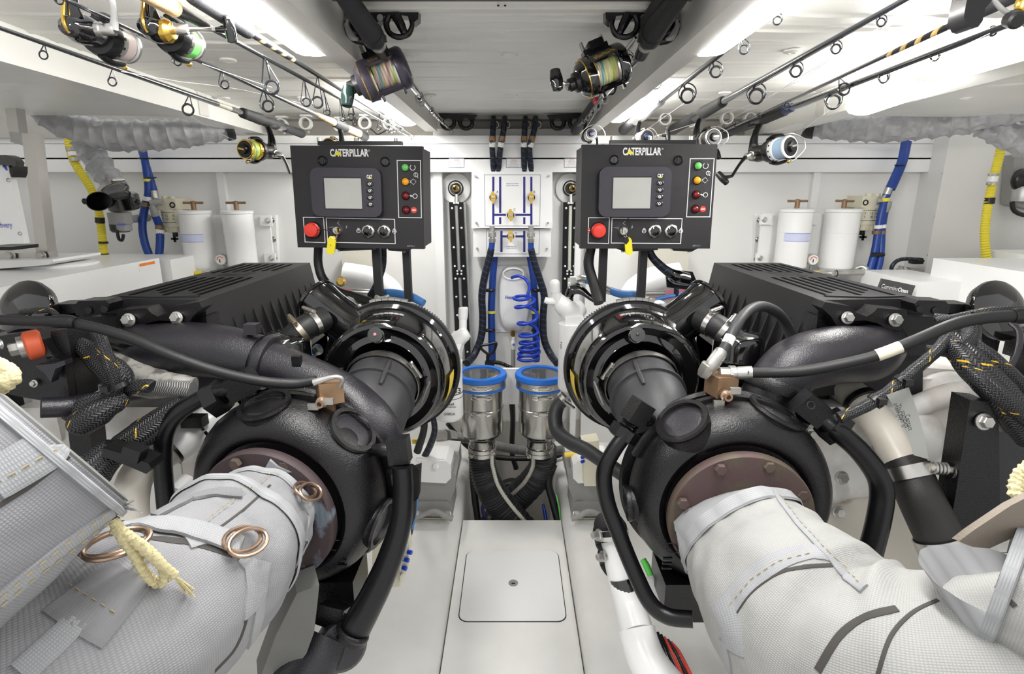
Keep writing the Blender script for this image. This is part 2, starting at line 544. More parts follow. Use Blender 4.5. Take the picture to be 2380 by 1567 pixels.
# ------------------------------------------------------------ ceiling
def sheet(nx, ny, fn, thick=.02):
    b = MB()
    g = [[b.bm.verts.new(fn(i / nx, j / ny)) for i in range(nx + 1)] for j in range(ny + 1)]
    for j in range(ny):
        for i in range(nx):
            b.bm.faces.new((g[j][i], g[j][i + 1], g[j + 1][i + 1], g[j + 1][i]))
    return b
rs = random.Random(3)
folds = [(1.19, .0035, 0), (1.235, .003, .1), (1.30, .004, -.02), (1.385, .004, 0), (1.40, .0025, .1), (1.475, .003, .05), (1.60, .0035, 0), (1.66, .002, -.1), (1.80, .0035, .02), (1.86, .002, .1), (2.02, .003, 0), (2.20, .003, .04), (2.42, .003, -.02)]
diag = [((-.18, 1.45), (.10, 1.18), .004), ((-.25, 1.40), (-.05, 1.33), .003), ((.02, 2.05), (.25, 1.75), .002), ((.62, 1.35), (.75, 1.75), .003), ((-.6, 1.3), (-.75, 1.9), .003), ((.70, 1.5), (.95, 1.2), .003)]
def ceil_z(x, y):
    z = 1.63
    for fy, a, k in folds:
        d = (y - fy - k * x * .3 - .012 * noise.noise(V((x * 2.5, fy * 7, 0)))) / .006
        if abs(d) < 3:
            z -= 1.5 * a * math.exp(-d * d) * (.45 + .8 * abs(noise.noise(V((x * 3, fy * 9, 1)))))
    for (x0, y0), (x1, y1), a in diag:
        dx, dy = x1 - x0, y1 - y0
        L = math.hypot(dx, dy)
        s = ((x - x0) * dx + (y - y0) * dy) / L / L
        if -.05 < s < 1.05:
            d = (((x - x0) * dy - (y - y0) * dx) / L + .012 * math.sin(s * 5)) / .007
            if abs(d) < 3:
                z -= a * math.exp(-d * d)
    return z + .004 * noise.noise(V((x * 4, y * 4, 0)))
ceiling = st('ceiling', sheet(110, 330, lambda u, v: (lambda x, y: V((x, y, ceil_z(x, y))))(-1.14 + 2.28 * u, 1.0 + 1.69 * v)), VINYL)
def button(x, y, z, parent, mm, r=.021):
    c = PZ(x, y, z)
    ob('button', MB().lathe(c, (0, 0, -1), [(-.002, r), (.002, r), (.005, r * .7), (.005, r * .35), (.003, r * .3), (.003, 0)], 20), mm, parent)
for x, y in ((1185, 130), (1190, 222), (1685, 216), (1880, 215), (2105, 117), (1842, 119), (530, 140), (520, 228), (778, 134), (1000, 222), (955, 128), (1555, 118), (1450, 222), (700, 228)):
    button(x, y, 1.628, ceiling, VINYL)
# hatch coaming at the top of the picture
st('trim_11', MB().box((0, 1.02, 1.705), (.74, .16, .16)), mat('dark_coaming', (.10, .09, .08), .6))
b = MB().box((.03, 1.155, 1.628), (.60, .022, .006), .001)
ct = st('trim_12', b, BEAMM)
for x in (1158, 1174):
    ob('screw_hole', MB().box(PZ(x, 13, 1.6245), (.004, .003, .002)), RUB, ct)
# longitudinal beams
def beam(name, p, q, w, h, mm):
    """p, q: near and far points of the lower inner edge"""
    p, q = V(p), V(q)
    d = (q - p).normalized()
    s = V((0, 0, 1)).cross(d).normalized()   # towards -x for +y direction
    q2 = [p, p + s * w, p + s * w + V((0, 0, h)), p + V((0, 0, h))]
    return st(name, MB().prism(q2, q - p, .004), mm)
bl0, bl1 = PZ(781, 98, 1.56), PZ(1016, 306, 1.555)
beam('trim_13', bl0 + (bl0 - bl1) * .6, bl1, .05, .08, BEAMM)
FLIP = True
br0, br1 = PZ(781, 98, 1.56), PZ(1016, 306, 1.555)
FLIP = False
beam('trim_14', br0 + (br0 - br1) * .6, br1, -.05, .08, BEAMM)
beam('trim_15', (-1.0, .95, 1.553), (-1.10, 2.66, 1.550), .10, .09, VINYL2)
beam('trim_16', (1.0, .95, 1.553), (1.10, 2.66, 1.550), -.10, .09, VINYL2)
for (x, y) in ((1976, 212), (428, 215)):   # joint marks on the outer beams
    s_ = 1 if x > 1190 else -1
    b = MB().box((s_ * 1.062, 2.06, 1.592), (.006, .06, .072))
    ob('joint', b, BEAMM, bpy.data.objects['trim_16' if s_ > 0 else 'trim_15'])
# outboard padded ceiling panels, sagging over the air ducts
def side_panel(s):
    def fn(u, v):
        x = 1.08 + 1.7 * u
        yb = 2.34 - .50 * u ** 1.2           # rear edge swings aft outboard
        y = 1.0 + (yb - 1.0) * v
        z = 1.585 - .02 * u + .05 * (1 - v) * u
        z -= .015 * math.sin(PI * u) * v
        if v > .96: z += (v - .96) * 1.2
        z += .006 * noise.noise(V((x * 3, y * 3, s)))
        d = (y - 1.72 + .35 * (x - 1.1)) / .012
        z += .010 * math.exp(-d * d)
        return V((s * x, y, z))
    return fn
for s_, nm in ((-1, 'ceiling_left'), (1, 'ceiling_right')):
    c_ = st(nm, sheet(50, 120, side_panel(s_)), VINYL2)
    for x, y in (((10, 208), (208, 204), (195, 251), (352, 246)) if s_ < 0 else ((2215, 178), (2247, 227), (2030, 255), (2350, 150))):
        button(x, y, 1.582, c_, VINYL2, .02)

# ------------------------------------------------------------ fluorescent lamps
def lamp(name, a, b_, w, label, tail=0):
    """a near end, b_ far end (world), hanging under the ceiling"""
    t = thing(name, label, 'lamp', 'ceiling strip lamps')
    a, b_ = V(a), V(b_)
    d = (b_ - a).normalized()
    s = V((0, 0, 1)).cross(d).normalized()
    up = d.cross(s) if d.cross(s).z > 0 else s.cross(d)
    L = (b_ - a).length
    m = (a + b_) / 2
    ob('housing', MB().box(m + up * .017, (w * .9, max(.1, L - .12), .018), .004, (s, d, up)), BEAMM, t)
    prof = [(-.5, 0), (-.48, .55), (-.38, .85), (-.2, .98), (0, 1), (.2, .98), (.38, .85), (.48, .55), (.5, 0)]
    bm = MB()
    rings = []
    for k, e in ((0, .55), (.015, .85), (.04, 1), (L - .04, 1), (L - .015, .85), (L, .55)):
        rings.append([bm.bm.verts.new(a + d * k + s * (x * w * (.9 + .1 * e)) + up * (.006 - z * .034 * e)) for x, z in prof])
    for A, B in zip(rings, rings[1:]):
        for i in range(len(A) - 1):
            bm.bm.faces.new((A[i], A[i + 1], B[i + 1], B[i]))
    bm.bm.faces.new(rings[0]); bm.bm.faces.new(rings[-1][::-1])
    ob('diffuser', bm, LIGHT, t)
    for k in (-1, 1):
        ob('end_cap', MB().box(m + d * (k * (L / 2 + .006)) + up * .004, (w * .8, .010, .018), .004, (s, d, up)), PWHITE, t)
    if b_.x < .7: ob('clip', MB().box(m + s * (-w * .5 if m.x > 0 else w * .5) + up * .004, (.008, .05, .03), .002, (s, d, up)), BEAMM, t)
    return t
zl = 1.585
p1, p2 = PZ(738, 106, zl), PZ(925, 258, zl)
dl = (p2 - p1).normalized()
lamp('strip_lamp', p1 - dl * .78, p1, .078, 'long glowing strip lamp above the two large spinning reels')
q1 = PZ(893, 231, zl)
lamp('strip_lamp', q1, PZ(950, 279, zl), .078, 'short glowing strip lamp behind the big grey conventional reel')
FLIP = True
p1, p2 = PZ(745, 106, zl), PZ(925, 258, zl)
dl = (p2 - p1).normalized()
lamp('strip_lamp', p1 - dl * .78, p1, .078, 'long glowing strip lamp beside the chrome-ringed rod, over the far engine cover')
lamp('strip_lamp', PZ(893, 226, zl), PZ(950, 270, zl), .078, 'short glowing strip lamp behind the black reel with green and tan line')
FLIP = False
p1, p2 = PZ(2160, 186, 1.548), PZ(1995, 249, 1.548)
lamp('strip_lamp', p1, p2, .075, 'wide glowing strip lamp on the sloping panel above the grey duct')
# wiring tail of the right far lamp
tag(ob('lamp_wire', MB().tube([PZ(1490, 215, 1.60), PZ(1510, 208, 1.60), PZ(1530, 205, 1.6), PZ(1537, 190, 1.61), PZ(1525, 178, 1.625)], .0018, 8), RUB), 'thin dark wire running from the ceiling to the short strip lamp', 'wire')
# ================================================================= ENGINES (mirror twins about the walkway, with their own pipework)
SLOT = mat('slot_shade', (.002, .002, .002), .9, spec=.1)
def bolt_at(x, y, Y, rpx, parent, m=ZINC, axis=(0, -1, .25), name='bolt', h=None, washer=True):
    r = M(rpx, x, y, Y)
    return ob(name, MB().hexa(P(x, y, Y), mir(V(axis)), r * .74, h or r * .9, washer), m, parent)
def clamp_ring(c, axis, r, w, m, parent, screw_dir, name='hose_clamp', t=.0025):
    c = V(c); ax = V(axis).normalized()
    b = MB().lathe(c - ax * w / 2, ax, [(0, r), (0, r + t), (w, r + t), (w, r)], 40, close=True)
    o = ob(name, b, m, parent)
    d = (V(screw_dir) - ax * V(screw_dir).dot(ax)).normalized()
    tn = ax.cross(d)
    p = c + d * (r + t + .005)
    s = MB().box(p - d * .002, (.030, w * .9, .010), .002, (tn, ax, d)).cyl(p - tn * .024 + d * .001, tn, .0055, .048, 12)
    s.hexa(p + tn * .022 + d * .001, tn, .006, .008, False)
    ob('clamp_screw', s, m, o)
    return o
def pipe_frame(pts):
    a, b = P(*pts[0][:3]), P(*pts[1][:3])
    return a, (b - a).normalized()

def make_engine(side):
    global FLIP
    FLIP = side > 0
    sx = 1 if FLIP else -1
    lab = ('white diesel engine with slotted black cover, orange-red mount bushing at its near corner' if not FLIP else
           'white diesel engine with slotted black cover, rubber boot pipe at its near end')
    t = thing('engine', lab, 'engine')
    # block: stacked castings
    b = MB()
    b.box((sx * 1.00, 1.78, .46), (.52, .80, .74), .03)
    b.box((sx * .92, 1.74, .60), (.36, .86, .36), .03)
    b.box((sx * .80, 1.80, .20), (.16, .70, .20), .03)
    ob('block', b, ENGW, t)
    # sloping white casing seen between the looms
    b = MB()
    b.prism([V((sx * X, 1.40, Z)) for X, Z in ((.76, .62), (.82, .76), (1.0, .86), (1.30, .84), (1.42, .70), (1.42, .30), (.76, .30))], (0, .42, 0), .025)
    ob('side_casing', b, ENGW, t)
    b = MB()
    for X, Z, dX, dZ in ((.86, .70, .10, .05), (1.05, .76, .12, .07), (1.22, .72, .10, .09), (1.02, .62, .2, .05), (1.20, .56, .14, .05), (.84, .55, .08, .08)):
        b.box((sx * X, 1.385, Z), (dX, .09, dZ), .018)
    for X, Z, r in ((.95, .73, .045), (1.16, .65, .05), (1.30, .66, .04), (.90, .62, .035), (1.08, .54, .045)):
        b.lathe((sx * X, 1.40, Z), (0, -1, .3), [(0, r * 1.2), (.04, r), (.055, r * .8), (.058, 0)], 20)
    ob('casting_bosses', b, ENGW, t)
    for X, Z in ((.88, .66), (.96, .60), (1.12, .70), (1.27, .60), (1.35, .72), (.82, .50), (.98, .50)):
        ob('bolt', MB().hexa((sx * X, 1.345, Z), (0, -1, .3), .012, .014), ENGW if Z > .62 else ZINC, t)
    # slotted cover
    cx0, cx1, cy0, cy1, ct, cb = .765, 1.035, 1.365, 2.12, 1.042, .80
    b = MB()
    top = [(cx0, cy0), (cx1, cy0 + .02), (cx1 - .02, cy1), (cx0, cy1)]
    tv = [V((sx * x, y, ct)) for x, y in top]
    bv = [V((sx * (x + (-.035 if x < .9 else .02)), y + (-.03 if y < 1.5 else .02), cb)) for x, y in top]
    vs = [b.bm.verts.new(p) for p in tv] + [b.bm.verts.new(p) for p in bv]
    fs = [b.bm.faces.new([vs[i] for i in f]) for f in ((0, 1, 2, 3), (4, 7, 6, 5), (0, 3, 7, 4), (1, 0, 4, 5), (2, 1, 5, 6), (3, 2, 6, 7))]
    b._bev(fs, .022, 4)
    ob('cover', b, COVB, t)
    cov = bpy.data.objects[[o.name for o in t.children if o.name.startswith('cover')][-1]]
    for i in range(7):
        x = .815 + i * .029
        for y0, y1 in ((1.43 + .035 * (i % 3), 1.74), (1.90 - .01 * i, 2.07)):
            ob('vent_slot_shade', MB().box((sx * x, (y0 + y1) / 2, ct + .0002), (.010, y1 - y0, .0024), .001), SLOT, cov)  # thin dark strips paint the shade of recessed slots
    ob('cover_lip', MB().prism([V((sx * x, y, ct - .001)) for x, y in ((.80, 1.405), (.90, 1.385), (1.0, 1.40), (1.01, 1.412), (.90, 1.398), (.80, 1.416))], (0, 0, .005), .001), COVB, cov)
    text('raised_lettering', 'CAT', (sx * .90, 1.82, ct + .001), .10, COVB, cov, right=(0, 1, 0) if FLIP else (0, -1, 0), up=(-1, 0, 0) if FLIP else (1, 0, 0), width=.11, bold=.03)
    for i in range(12):   # tapering fins on the cover's inner flank
        y = 1.42 + i * .06
        b = MB()
        q = [V((sx * .757, y, .98)), V((sx * .700, y - .011, .805)), V((sx * .700, y + .011, .805)), V((sx * .78, y, .80))]
        vv = [b.bm.verts.new(p) for p in q]
        for f in ((0, 1, 2), (0, 2, 3), (0, 3, 1), (1, 3, 2)):
            b.bm.faces.new([vv[k] for k in f])
        ob('fin', b, COVB, cov)
        ob('cover_bolt', MB().hexa((sx * .712, y + .03, .80), (0, 0, 1), .007, .010), SATB, cov)
    ob('cover_flange', MB().box((sx * .76, 1.76, .792), (.12, .80, .02), .004), SATB, t)
    # casting around the charge-air elbow, at the near end of the cover
    Y = 1.30
    b = MB().pp([(272, 722), (340, 716), (352, 728), (366, 736), (392, 726), (405, 712), (462, 702), (470, 716), (448, 736), (436, 756), (410, 758), (394, 746), (368, 745), (340, 752), (318, 766), (288, 768), (270, 748)], Y, .05, .006)
    ob('elbow_bracket', b, CASTB, t)
    b = MB().box((sx * .98, 1.37, .955), (.46, .06, .10), .012).box((sx * 1.20, 1.36, .985), (.16, .05, .05), .01)
    ob('end_casting', b, CASTB, t)
    for x, y, r in ((300, 744, 16), (411, 739, 15)):
        bolt_at(x, y, Y - .004, r, t)
    b = MB().pp([(172, 712), (182, 700), (245, 698), (254, 706), (252, 724), (228, 732), (195, 738), (176, 732)], 1.30, .05, .005)
    lug = ob('lifting_lug', b, CASTB, t)
    for x, y in ((206, 730 - 6), (243, 721)):
        ob('lug_hole', MB().cyl(P(x, y - 2, 1.2985), mir(V((0, -1, .1))), .0085, .003, 14), RUB, lug)
    ob('cover_tab', MB().pp([(112, 720), (120, 708), (190, 706), (194, 724), (150, 732), (118, 734)], 1.36, .06, .006), CASTB, t)
    bolt_at(464, 717, 1.33, 9, t, SATB, (1, -.2, .3))
    # black belt guard hump at the frame's edge
    b = MB().lathe(P(60, 722, 1.34), mir(V((-.15, -1, .45))), [(-.02, .070), (.0, .076), (.008, .074), (.016, .062), (.022, .040), (.024, 0)], 32)
    ob('pulley_guard', b, GLOB, t)
    b = MB().box((sx * 1.42, 1.25, .93), (.36, .22, .05), .012).box((sx * 1.50, 1.30, .80), (.40, .2, .22), .02)
    ob('front_housing', b, CASTB, t)
    # flange of big white coolant pipe at the back
    b = MB().pt([(800, 640, 2.2, 30), (860, 650, 2.2, 30), (900, 668, 2.17, 26), (925, 700, 2.12, 22), (935, 740, 2.1, 20)], 18)
    cpipe = ob('coolant_pipe', b, PWHITE, t)
    ob('pipe_plug', MB().hexa(P(793, 655, 2.08), mir(V((.1, -1, .2))), .014, .012), BRASS, cpipe)
    # rear end of the engine: fuel filter, primer, hoses seen between cover and filter
    return t
eng_l = make_engine(-1)
eng_r = make_engine(1)
FLIP = False

# ---- left engine only: black bracket with the orange-red bushing
br = MB().pp([(-60, 790), (60, 772), (100, 790), (125, 830), (150, 842), (162, 925), (120, 935), (60, 925), (-60, 900)], 1.10, .10, .008)
brk = ob('mount_bracket', br, CASTB, eng_l)
ob('bracket_cheek', MB().pp([(118, 770), (150, 765), (160, 790), (182, 930), (168, 935), (150, 845), (120, 828)], 1.12, .06, .005), CASTB, brk)
ob('bracket_web', MB().pp([(80, 850), (128, 845), (150, 838), (152, 848), (128, 858), (118, 890), (106, 870)], 1.075, .02, .003), CASTP, brk)
ob('top_strap', MB().pt([(25, 772, 1.14, 9), (50, 763, 1.14, 9), (90, 765, 1.14, 9), (110, 785, 1.13, 9), (118, 832, 1.10, 9)], 10, flat=.8), CASTP, brk)
ax = V((-.72, -.62, -.1)).normalized()
c = P(64, 805, 1.10)
ob('bushing', MB().lathe(c + ax * .0, -ax, [(-.004, .012), (-.004, .026), (0, .030), (.022, .030), (.026, .024)], 28), REDSI, brk)
ob('washer', MB().lathe(c + ax * .014, -ax, [(0, .010), (0, .023), (.010, .023), (.010, .01)], 24), ZINC, brk)
ob('bolt', MB().hexa(c + ax * .014, ax, .014, .018, False), ZINC, brk)
bolt_at(80, 892, 1.093, 9, brk, ZINC)
bolt_at(4, 800, 1.06, 12, brk, ZINC, (-.5, -.8, 0))
ob('lower_arm', MB().pt([(95, 948, 1.05, 24), (160, 945, 1.08, 24), (215, 935, 1.12, 22)], 14), CASTP, brk)
ob('web_post', MB().pp([(150, 930), (200, 930), (215, 1060), (165, 1060)], 1.2, .05, .006), CASTB, brk)
# left charge-air pipe
pl = [(372, 742, 1.46, 55), (345, 775, 1.37, 58), (352, 812, 1.31, 62), (430, 812, 1.29, 64), (520, 818, 1.29, 62), (600, 838, 1.285, 60)]
pr = [(596, 838, 1.285, 53), (690, 870, 1.262, 52), (795, 918, 1.225, 51), (866, 976, 1.19, 49), (895, 1050, 1.18, 46), (890, 1110, 1.18, 44)]
cp_ = ob('charge_pipe', MB().pt(pl, 28), CASTP, eng_l)
ob('lower_section', MB().pt(pr, 28), CASTP, cp_)
a_, b_ = P(520, 818, 1.29), P(600, 838, 1.285)
d_ = (b_ - a_).normalized()
for q, w, rr in ((-.012, .010, .062), (.068, .022, .0655)):
    ob('pipe_collar', MB().lathe(a_ + d_ * (q + .028), d_, [(0, .055), (0, rr * .985), (w * .3, rr), (w * .8, rr), (w, .055)], 32), CASTP, cp_)
ob('lug', MB().box(P(586, 764, 1.27), (.030, .026, .024), .006), CASTP, cp_)
ob('lug', MB().box(P(690, 838, 1.225), (.020, .014, .022), .006), CASTB, cp_)
ob('casting_stub', MB().pt([(262, 790, 1.3, 20), (290, 800, 1.27, 18), (315, 805, 1.25, 6)], 12), CASTB, cp_)
# left: heat-wrapped pipe under the elbow
ob('wrapped_pipe', MB().pt([(245, 855, 1.30, 50), (300, 868, 1.26, 48), (350, 890, 1.22, 36), (410, 895, 1.2, 27), (450, 902, 1.2, 24)], 20, fn=lambda l, a: .0025 * noise.noise(V((l * 60, a * 9, 2)))), mat('foil_wrap', (.42, .41, .38), .4, .3, dirt=(.16, .15, .14), vscale=40, bump=1, bscale=60), eng_l)
ob('braided_pipe', MB().pt([(350, 902, 1.19, 19), (400, 903, 1.18, 20), (448, 908, 1.18, 22)], 16), BRSTEEL, eng_l)
# left tan/white water pipe
wp = ob('water_pipe', MB().pt([(545, 945, 1.34, 46), (500, 975, 1.3, 40), (440, 1020, 1.24, 34), (375, 1060, 1.18, 34), (325, 1095, 1.13, 37), (305, 1150, 1.1, 38), (308, 1220, 1.07, 36), (312, 1300, 1.05, 35)], 22), ENGT, eng_l)
ob('white_section', MB().pt([(520, 955, 1.31, 42), (470, 995, 1.26, 37.5), (400, 1047, 1.2, 36)], 22), PWHITE, wp)
for x, y, Y, r in ((462, 1001, 1.255, 40), (400, 1045, 1.2, 37)):
    a_, b_ = P(470, 995, 1.26), P(400, 1047, 1.2)
    ob('pipe_band', MB().lathe(P(x, y, Y), (b_ - a_), [(-.003, .03), (-.003, M(r, x, y, Y)), (.004, M(r, x, y, Y)), (.004, .03)], 28), PLAB, wp)
ob('pipe_clip', MB().box(P(452, 978, 1.22), (.05, .03, .025), .006), PLAB, wp)
# lower left: white cylinder stub and bracket plate behind
ob('drain_stub', MB().pt([(440, 1120, 1.22, 24), (410, 1150, 1.18, 24)], 16), PWHITE, eng_l)
ob('bracket_plate', MB().pp([(395, 1060), (420, 1080), (424, 1120), (400, 1118)], 1.25, .006, .002), ENGW, eng_l)

# ---- right engine only
er = [(2042, 775, 1.47, 52), (2040, 800, 1.37, 60), (2010, 822, 1.30, 66), (1935, 826, 1.27, 68), (1850, 850, 1.265, 66), (1798, 905, 1.26, 64), (1772, 965, 1.25, 62), (1760, 1020, 1.24, 60)]
ce = ob('charge_elbow', MB().pt(er, 28), CASTP, eng_r)
a_, b_ = P(1798, 905, 1.26), P(1772, 965, 1.25)
ob('elbow_flange', MB().lathe(P(1806, 893, 1.262), (b_ - a_), [(-.008, .06), (-.008, .085), (.006, .090), (.02, .088), (.02, .06)], 36), CASTB, ce)
# right: white/tan water pipe, rubber boot, steel clamps
w1 = [(1960, 900, 1.36, 34), (2010, 945, 1.3, 36), (2060, 1010, 1.22, 38), (2105, 1090, 1.14, 40), (2130, 1140, 1.1, 40)]
w2 = [(2185, 1260, 1.06, 42), (2222, 1320, 1.03, 42), (2238, 1380, 1.0, 42), (2215, 1440, .98, 44)]
wp = ob('water_pipe', MB().pt(w1, 24), ENGT, eng_r)
ob('lower_pipe', MB().pt(w2, 24), PWHITE, wp)
bt = ob('rubber_boot', MB().pt([(2098, 1070, 1.145, 45), (2124, 1118, 1.112, 45), (2140, 1160, 1.09, 48), (2172, 1225, 1.065, 50), (2200, 1285, 1.045, 49)], 26), RUBM, eng_r)
for (x, y, Y, r, nx, ny, nY) in ((2112, 1097, 1.125, 46.5, 2124, 1125, 1.11), (2188, 1262, 1.05, 51.5, 2200, 1290, 1.04)):
    c, d = P(x, y, Y), P(nx, ny, nY) - P(x, y, Y)
    rr = M(r, x, y, Y)
    cl = ob('boot_clamp', MB().lathe(c - d.normalized() * .014, d, [(0, rr), (0, rr + .003), (.028, rr + .003), (.028, rr)], 40, close=True), STEEL, bt)
    if y < 1200:
        p = P(2160, 1088, 1.09)
        s = MB().cyl(p, (1, -.2, 0), .008, .05, 14)
        for k in range(4): s.lathe(p + V((.008 + k * .007, -.001 * k, 0)), (1, -.2, 0), [(0, .010), (.001, .0135), (.005, .0135), (.006, .010)], 16)
        s.hexa(p + V((.042, -.008, 0)), (1, -.2, 0), .013, .016)
        ob('t_bolt', s, ZINC, cl)
ob('pipe_band', MB().lathe(P(2000, 932, 1.31), P(2010, 945, 1.3) - P(1990, 923, 1.33), [(-.006, .03), (-.006, .0415), (.008, .0415), (.008, .03)], 28), PLAB, wp)
# right: tan lower plate and black bracket plate
ob('lower_plate', MB().pp([(1905, 1190), (1990, 1165), (2060, 1160), (2200, 1150), (2260, 1250), (2260, 1480), (1900, 1500)], 1.30, .04, .01), ENGT, eng_r)
bp = ob('bracket_plate', MB().pp([(2255, 930), (2300, 935), (2318, 960), (2322, 1000), (2325, 1230), (2300, 1260), (2205, 1250), (2232, 1080)], 1.06, .05, .006), CASTB, eng_r)
ob('bracket_edge', MB().pp([(2318, 985), (2400, 1000), (2400, 1240), (2322, 1235)], 1.10, .05, .006), CASTP, bp)
bolt_at(2285, 980, 1.055, 20, bp, ZINC)
ob('strap', MB().pp([(2320, 970), (2345, 978), (2345, 1010), (2322, 1002)], 1.07, .01, .002), ZINC, bp)
for x, y, r in ((1955, 1110, 16), (1948, 1190, 15), (2035, 1050, 16), (1885, 1010, 14)):
    bolt_at(x, y, 1.29, r, eng_r, ZINC)
ob('pump_body', MB().lathe(P(2105, 1010, 1.34), (0, -1, .3), [(0, .085), (.02, .09), (.045, .07), (.06, .05), (.065, .0)], 32), ENGW, eng_r)
b = MB()
for x, y, Y, r, k in ((2190, 930, 1.40, 95, .5), (2120, 1030, 1.38, 70, .6), (2235, 1010, 1.40, 60, .7), (2060, 900, 1.42, 60, .6), (2160, 1100, 1.38, 60, .6), (2010, 1030, 1.40, 55, .6), (2270, 880, 1.42, 70, .6)):
    b.ball(P(x, y, Y), M(r, x, y, Y), 1, k, 1 if y > 950 else .75, 24)
b.tube([P(2040, 1000, 1.36), P(2110, 955, 1.33), P(2200, 920, 1.33), P(2290, 905, 1.36)], [.02, .028, .03, .025], 16, 6)
ob('gear_case', b, ENGW, eng_r)
for x, y, r in ((2190, 978, 26), (2085, 965, 15)):
    ob('casting_recess', MB().lathe(P(x, y, 1.325), (-.1, -1, .35), [(-.03, M(r, x, y, 1.33)), (.002, M(r, x, y, 1.33)), (.004, M(r, x, y, 1.33) * .9), (-.012, M(r, x, y, 1.33) * .8), (-.012, 0)], 24), ENGT, eng_r)
ob('hanger', MB().pt([(2350, 750, 1.22, 10), (2370, 775, 1.2, 10), (2362, 830, 1.18, 10), (2335, 870, 1.16, 9)], 12, flat=.6), CASTP, eng_r)

# ---------------------------------------------------------------- turbochargers
RUSTL = mat('scuffed_iron', (.060, .040, .042), .6, .1, dirt=(.17, .20, .24), vscale=11, bump=.3, bscale=200)
for n_ in RUSTL.node_tree.nodes:
    if n_.type == 'VALTORGB':
        n_.color_ramp.elements[0].position, n_.color_ramp.elements[1].position = .36, .42
def make_turbo(side):
    global FLIP
    FLIP = side > 0
    sx = 1 if FLIP else -1
    lab = ('black turbocharger with scuffed blue-grey patch on its rusty outlet flange' if not FLIP else
           'black turbocharger with a hexagon bolt showing on its brown outlet flange')
    t = thing('turbocharger', lab, 'turbocharger')
    c = P(695, 1148, 1.12) if FLIP else P(682, 1142, 1.12)
    ax = V((-.06, -1, 0)).normalized() if FLIP else V((-.16, -1, 0)).normalized()
    prof = [(-.075, .10), (-.075, .180), (-.055, .199), (-.03, .211), (-.005, .216), (.02, .214), (.044, .206), (.062, .193), (.074, .177), (.078, .163), (.074, .153), (.066, .147), (.066, .135), (.07, .10)]
    b = MB().lathe(c, ax, prof, 72)
    for q in b.bm.verts:      # the volute swells towards its outlet and is a little lumpy
        d = q.co - c
        a = math.atan2(d.z, d.x * -sx)
        k = 1 + .025 * math.sin(a - 1.0) + .008 * noise.noise(q.co * 9)
        q.co.x = c.x + d.x * k; q.co.z = c.z + d.z * k
    ob('turbine_housing', b, CASTB, t)
    b = MB().lathe(c, ax, [(-.066, .17), (-.066, .224), (-.052, .228), (-.044, .222), (-.044, .17)], 64, close=True)
    ob('rear_flange', b, CASTB, t)
    b = MB().lathe(c, ax, [(-.12, .10), (-.12, .15), (-.10, .165), (-.08, .165), (-.08, .10)], 48, close=True)
    ob('compressor_cover', b, CASTP, t)
    fl = ob('outlet_flange', MB().lathe(c, ax, [(.06, .10), (.078, .130), (.084, .144), (.088, .147), (.106, .147), (.110, .144), (.110, .06), (.09, .055)], 64, cap=False), RUST if FLIP else RUSTL, t)
    for a in ((1.25, 2.0, 2.8, .5, -.3) if FLIP else (1.15, 1.9, 2.7, .4, -.4)):
        ob('bolt', MB().hexa(c + ax * .109 + V((math.cos(a), 0, math.sin(a))) * .131, ax, .012, .012, False), RUST, fl)
    # round covers on the shoulder
    def port(a, lean, r, rad=.192, ya=.02):
        n = V((math.cos(a), -lean, math.sin(a))).normalized()
        p = c + V((math.cos(a), 0, math.sin(a))) * rad + ax * ya
        o = ob('port_boss', MB().lathe(p, n, [(-.04, r * 1.04), (.0, r * .98), (.014, r * .94), (.020, r * .96), (.024, r), (.030, r * .97), (.030, r * .80), (.022, r * .77), (.022, r * .70)], 40), CASTB, t)
        ob('port_plate', MB().lathe(p, n, [(.012, r * .76), (.0215, r * .72), (.0235, r * .6), (.0235, 0)], 32), CASTP, o)
    if FLIP:
        port(2.13, .25, .058, .196); port(1.14, .10, .062, .190, .0); port(3.25, 0, .04, .192, .0)
    else:
        port(1.72, .22, .056, .190, .012); port(.80, .24, .056, .192, .012); port(-.28, .2, .058, .188, .03)
    # rim plate joining the two covers
    b = MB()
    for i in range(12):
        a0 = .35 + i * .2; a1 = a0 + .2
        b.prism([c + ax * -.03 + V((math.cos(a), 0, math.sin(a))) * r for a, r in ((a0, .20), (a1, .20), (a1, .226), (a0, .226))], ax * .016)
    ob('rim_plate', b, CASTB, t)
    # foot under the housing
    b = MB().box(c + V((-sx * .06, .0, -.225)), (.15, .12, .07), .012).box(c + V((-sx * .05, .02, -.28)), (.10, .10, .07), .01)
    ob('foot', b, CASTB, t)
    ob('cast_mark', MB().torus(c + ax * .098 + V((-sx * .135, 0, -.07)), V((-sx * .5, -1, -.2)), .013, .0012, 20, 6), CASTB, t)
    for k in range(3):
        ob('rib', MB().box(c + ax * .09 + V((-sx * .14, 0, -.10 - k * .012)), (.02, .006, .004), .001), CASTB, t)
    return t
tur_l = make_turbo(-1)
tur_r = make_turbo(1)
FLIP = False

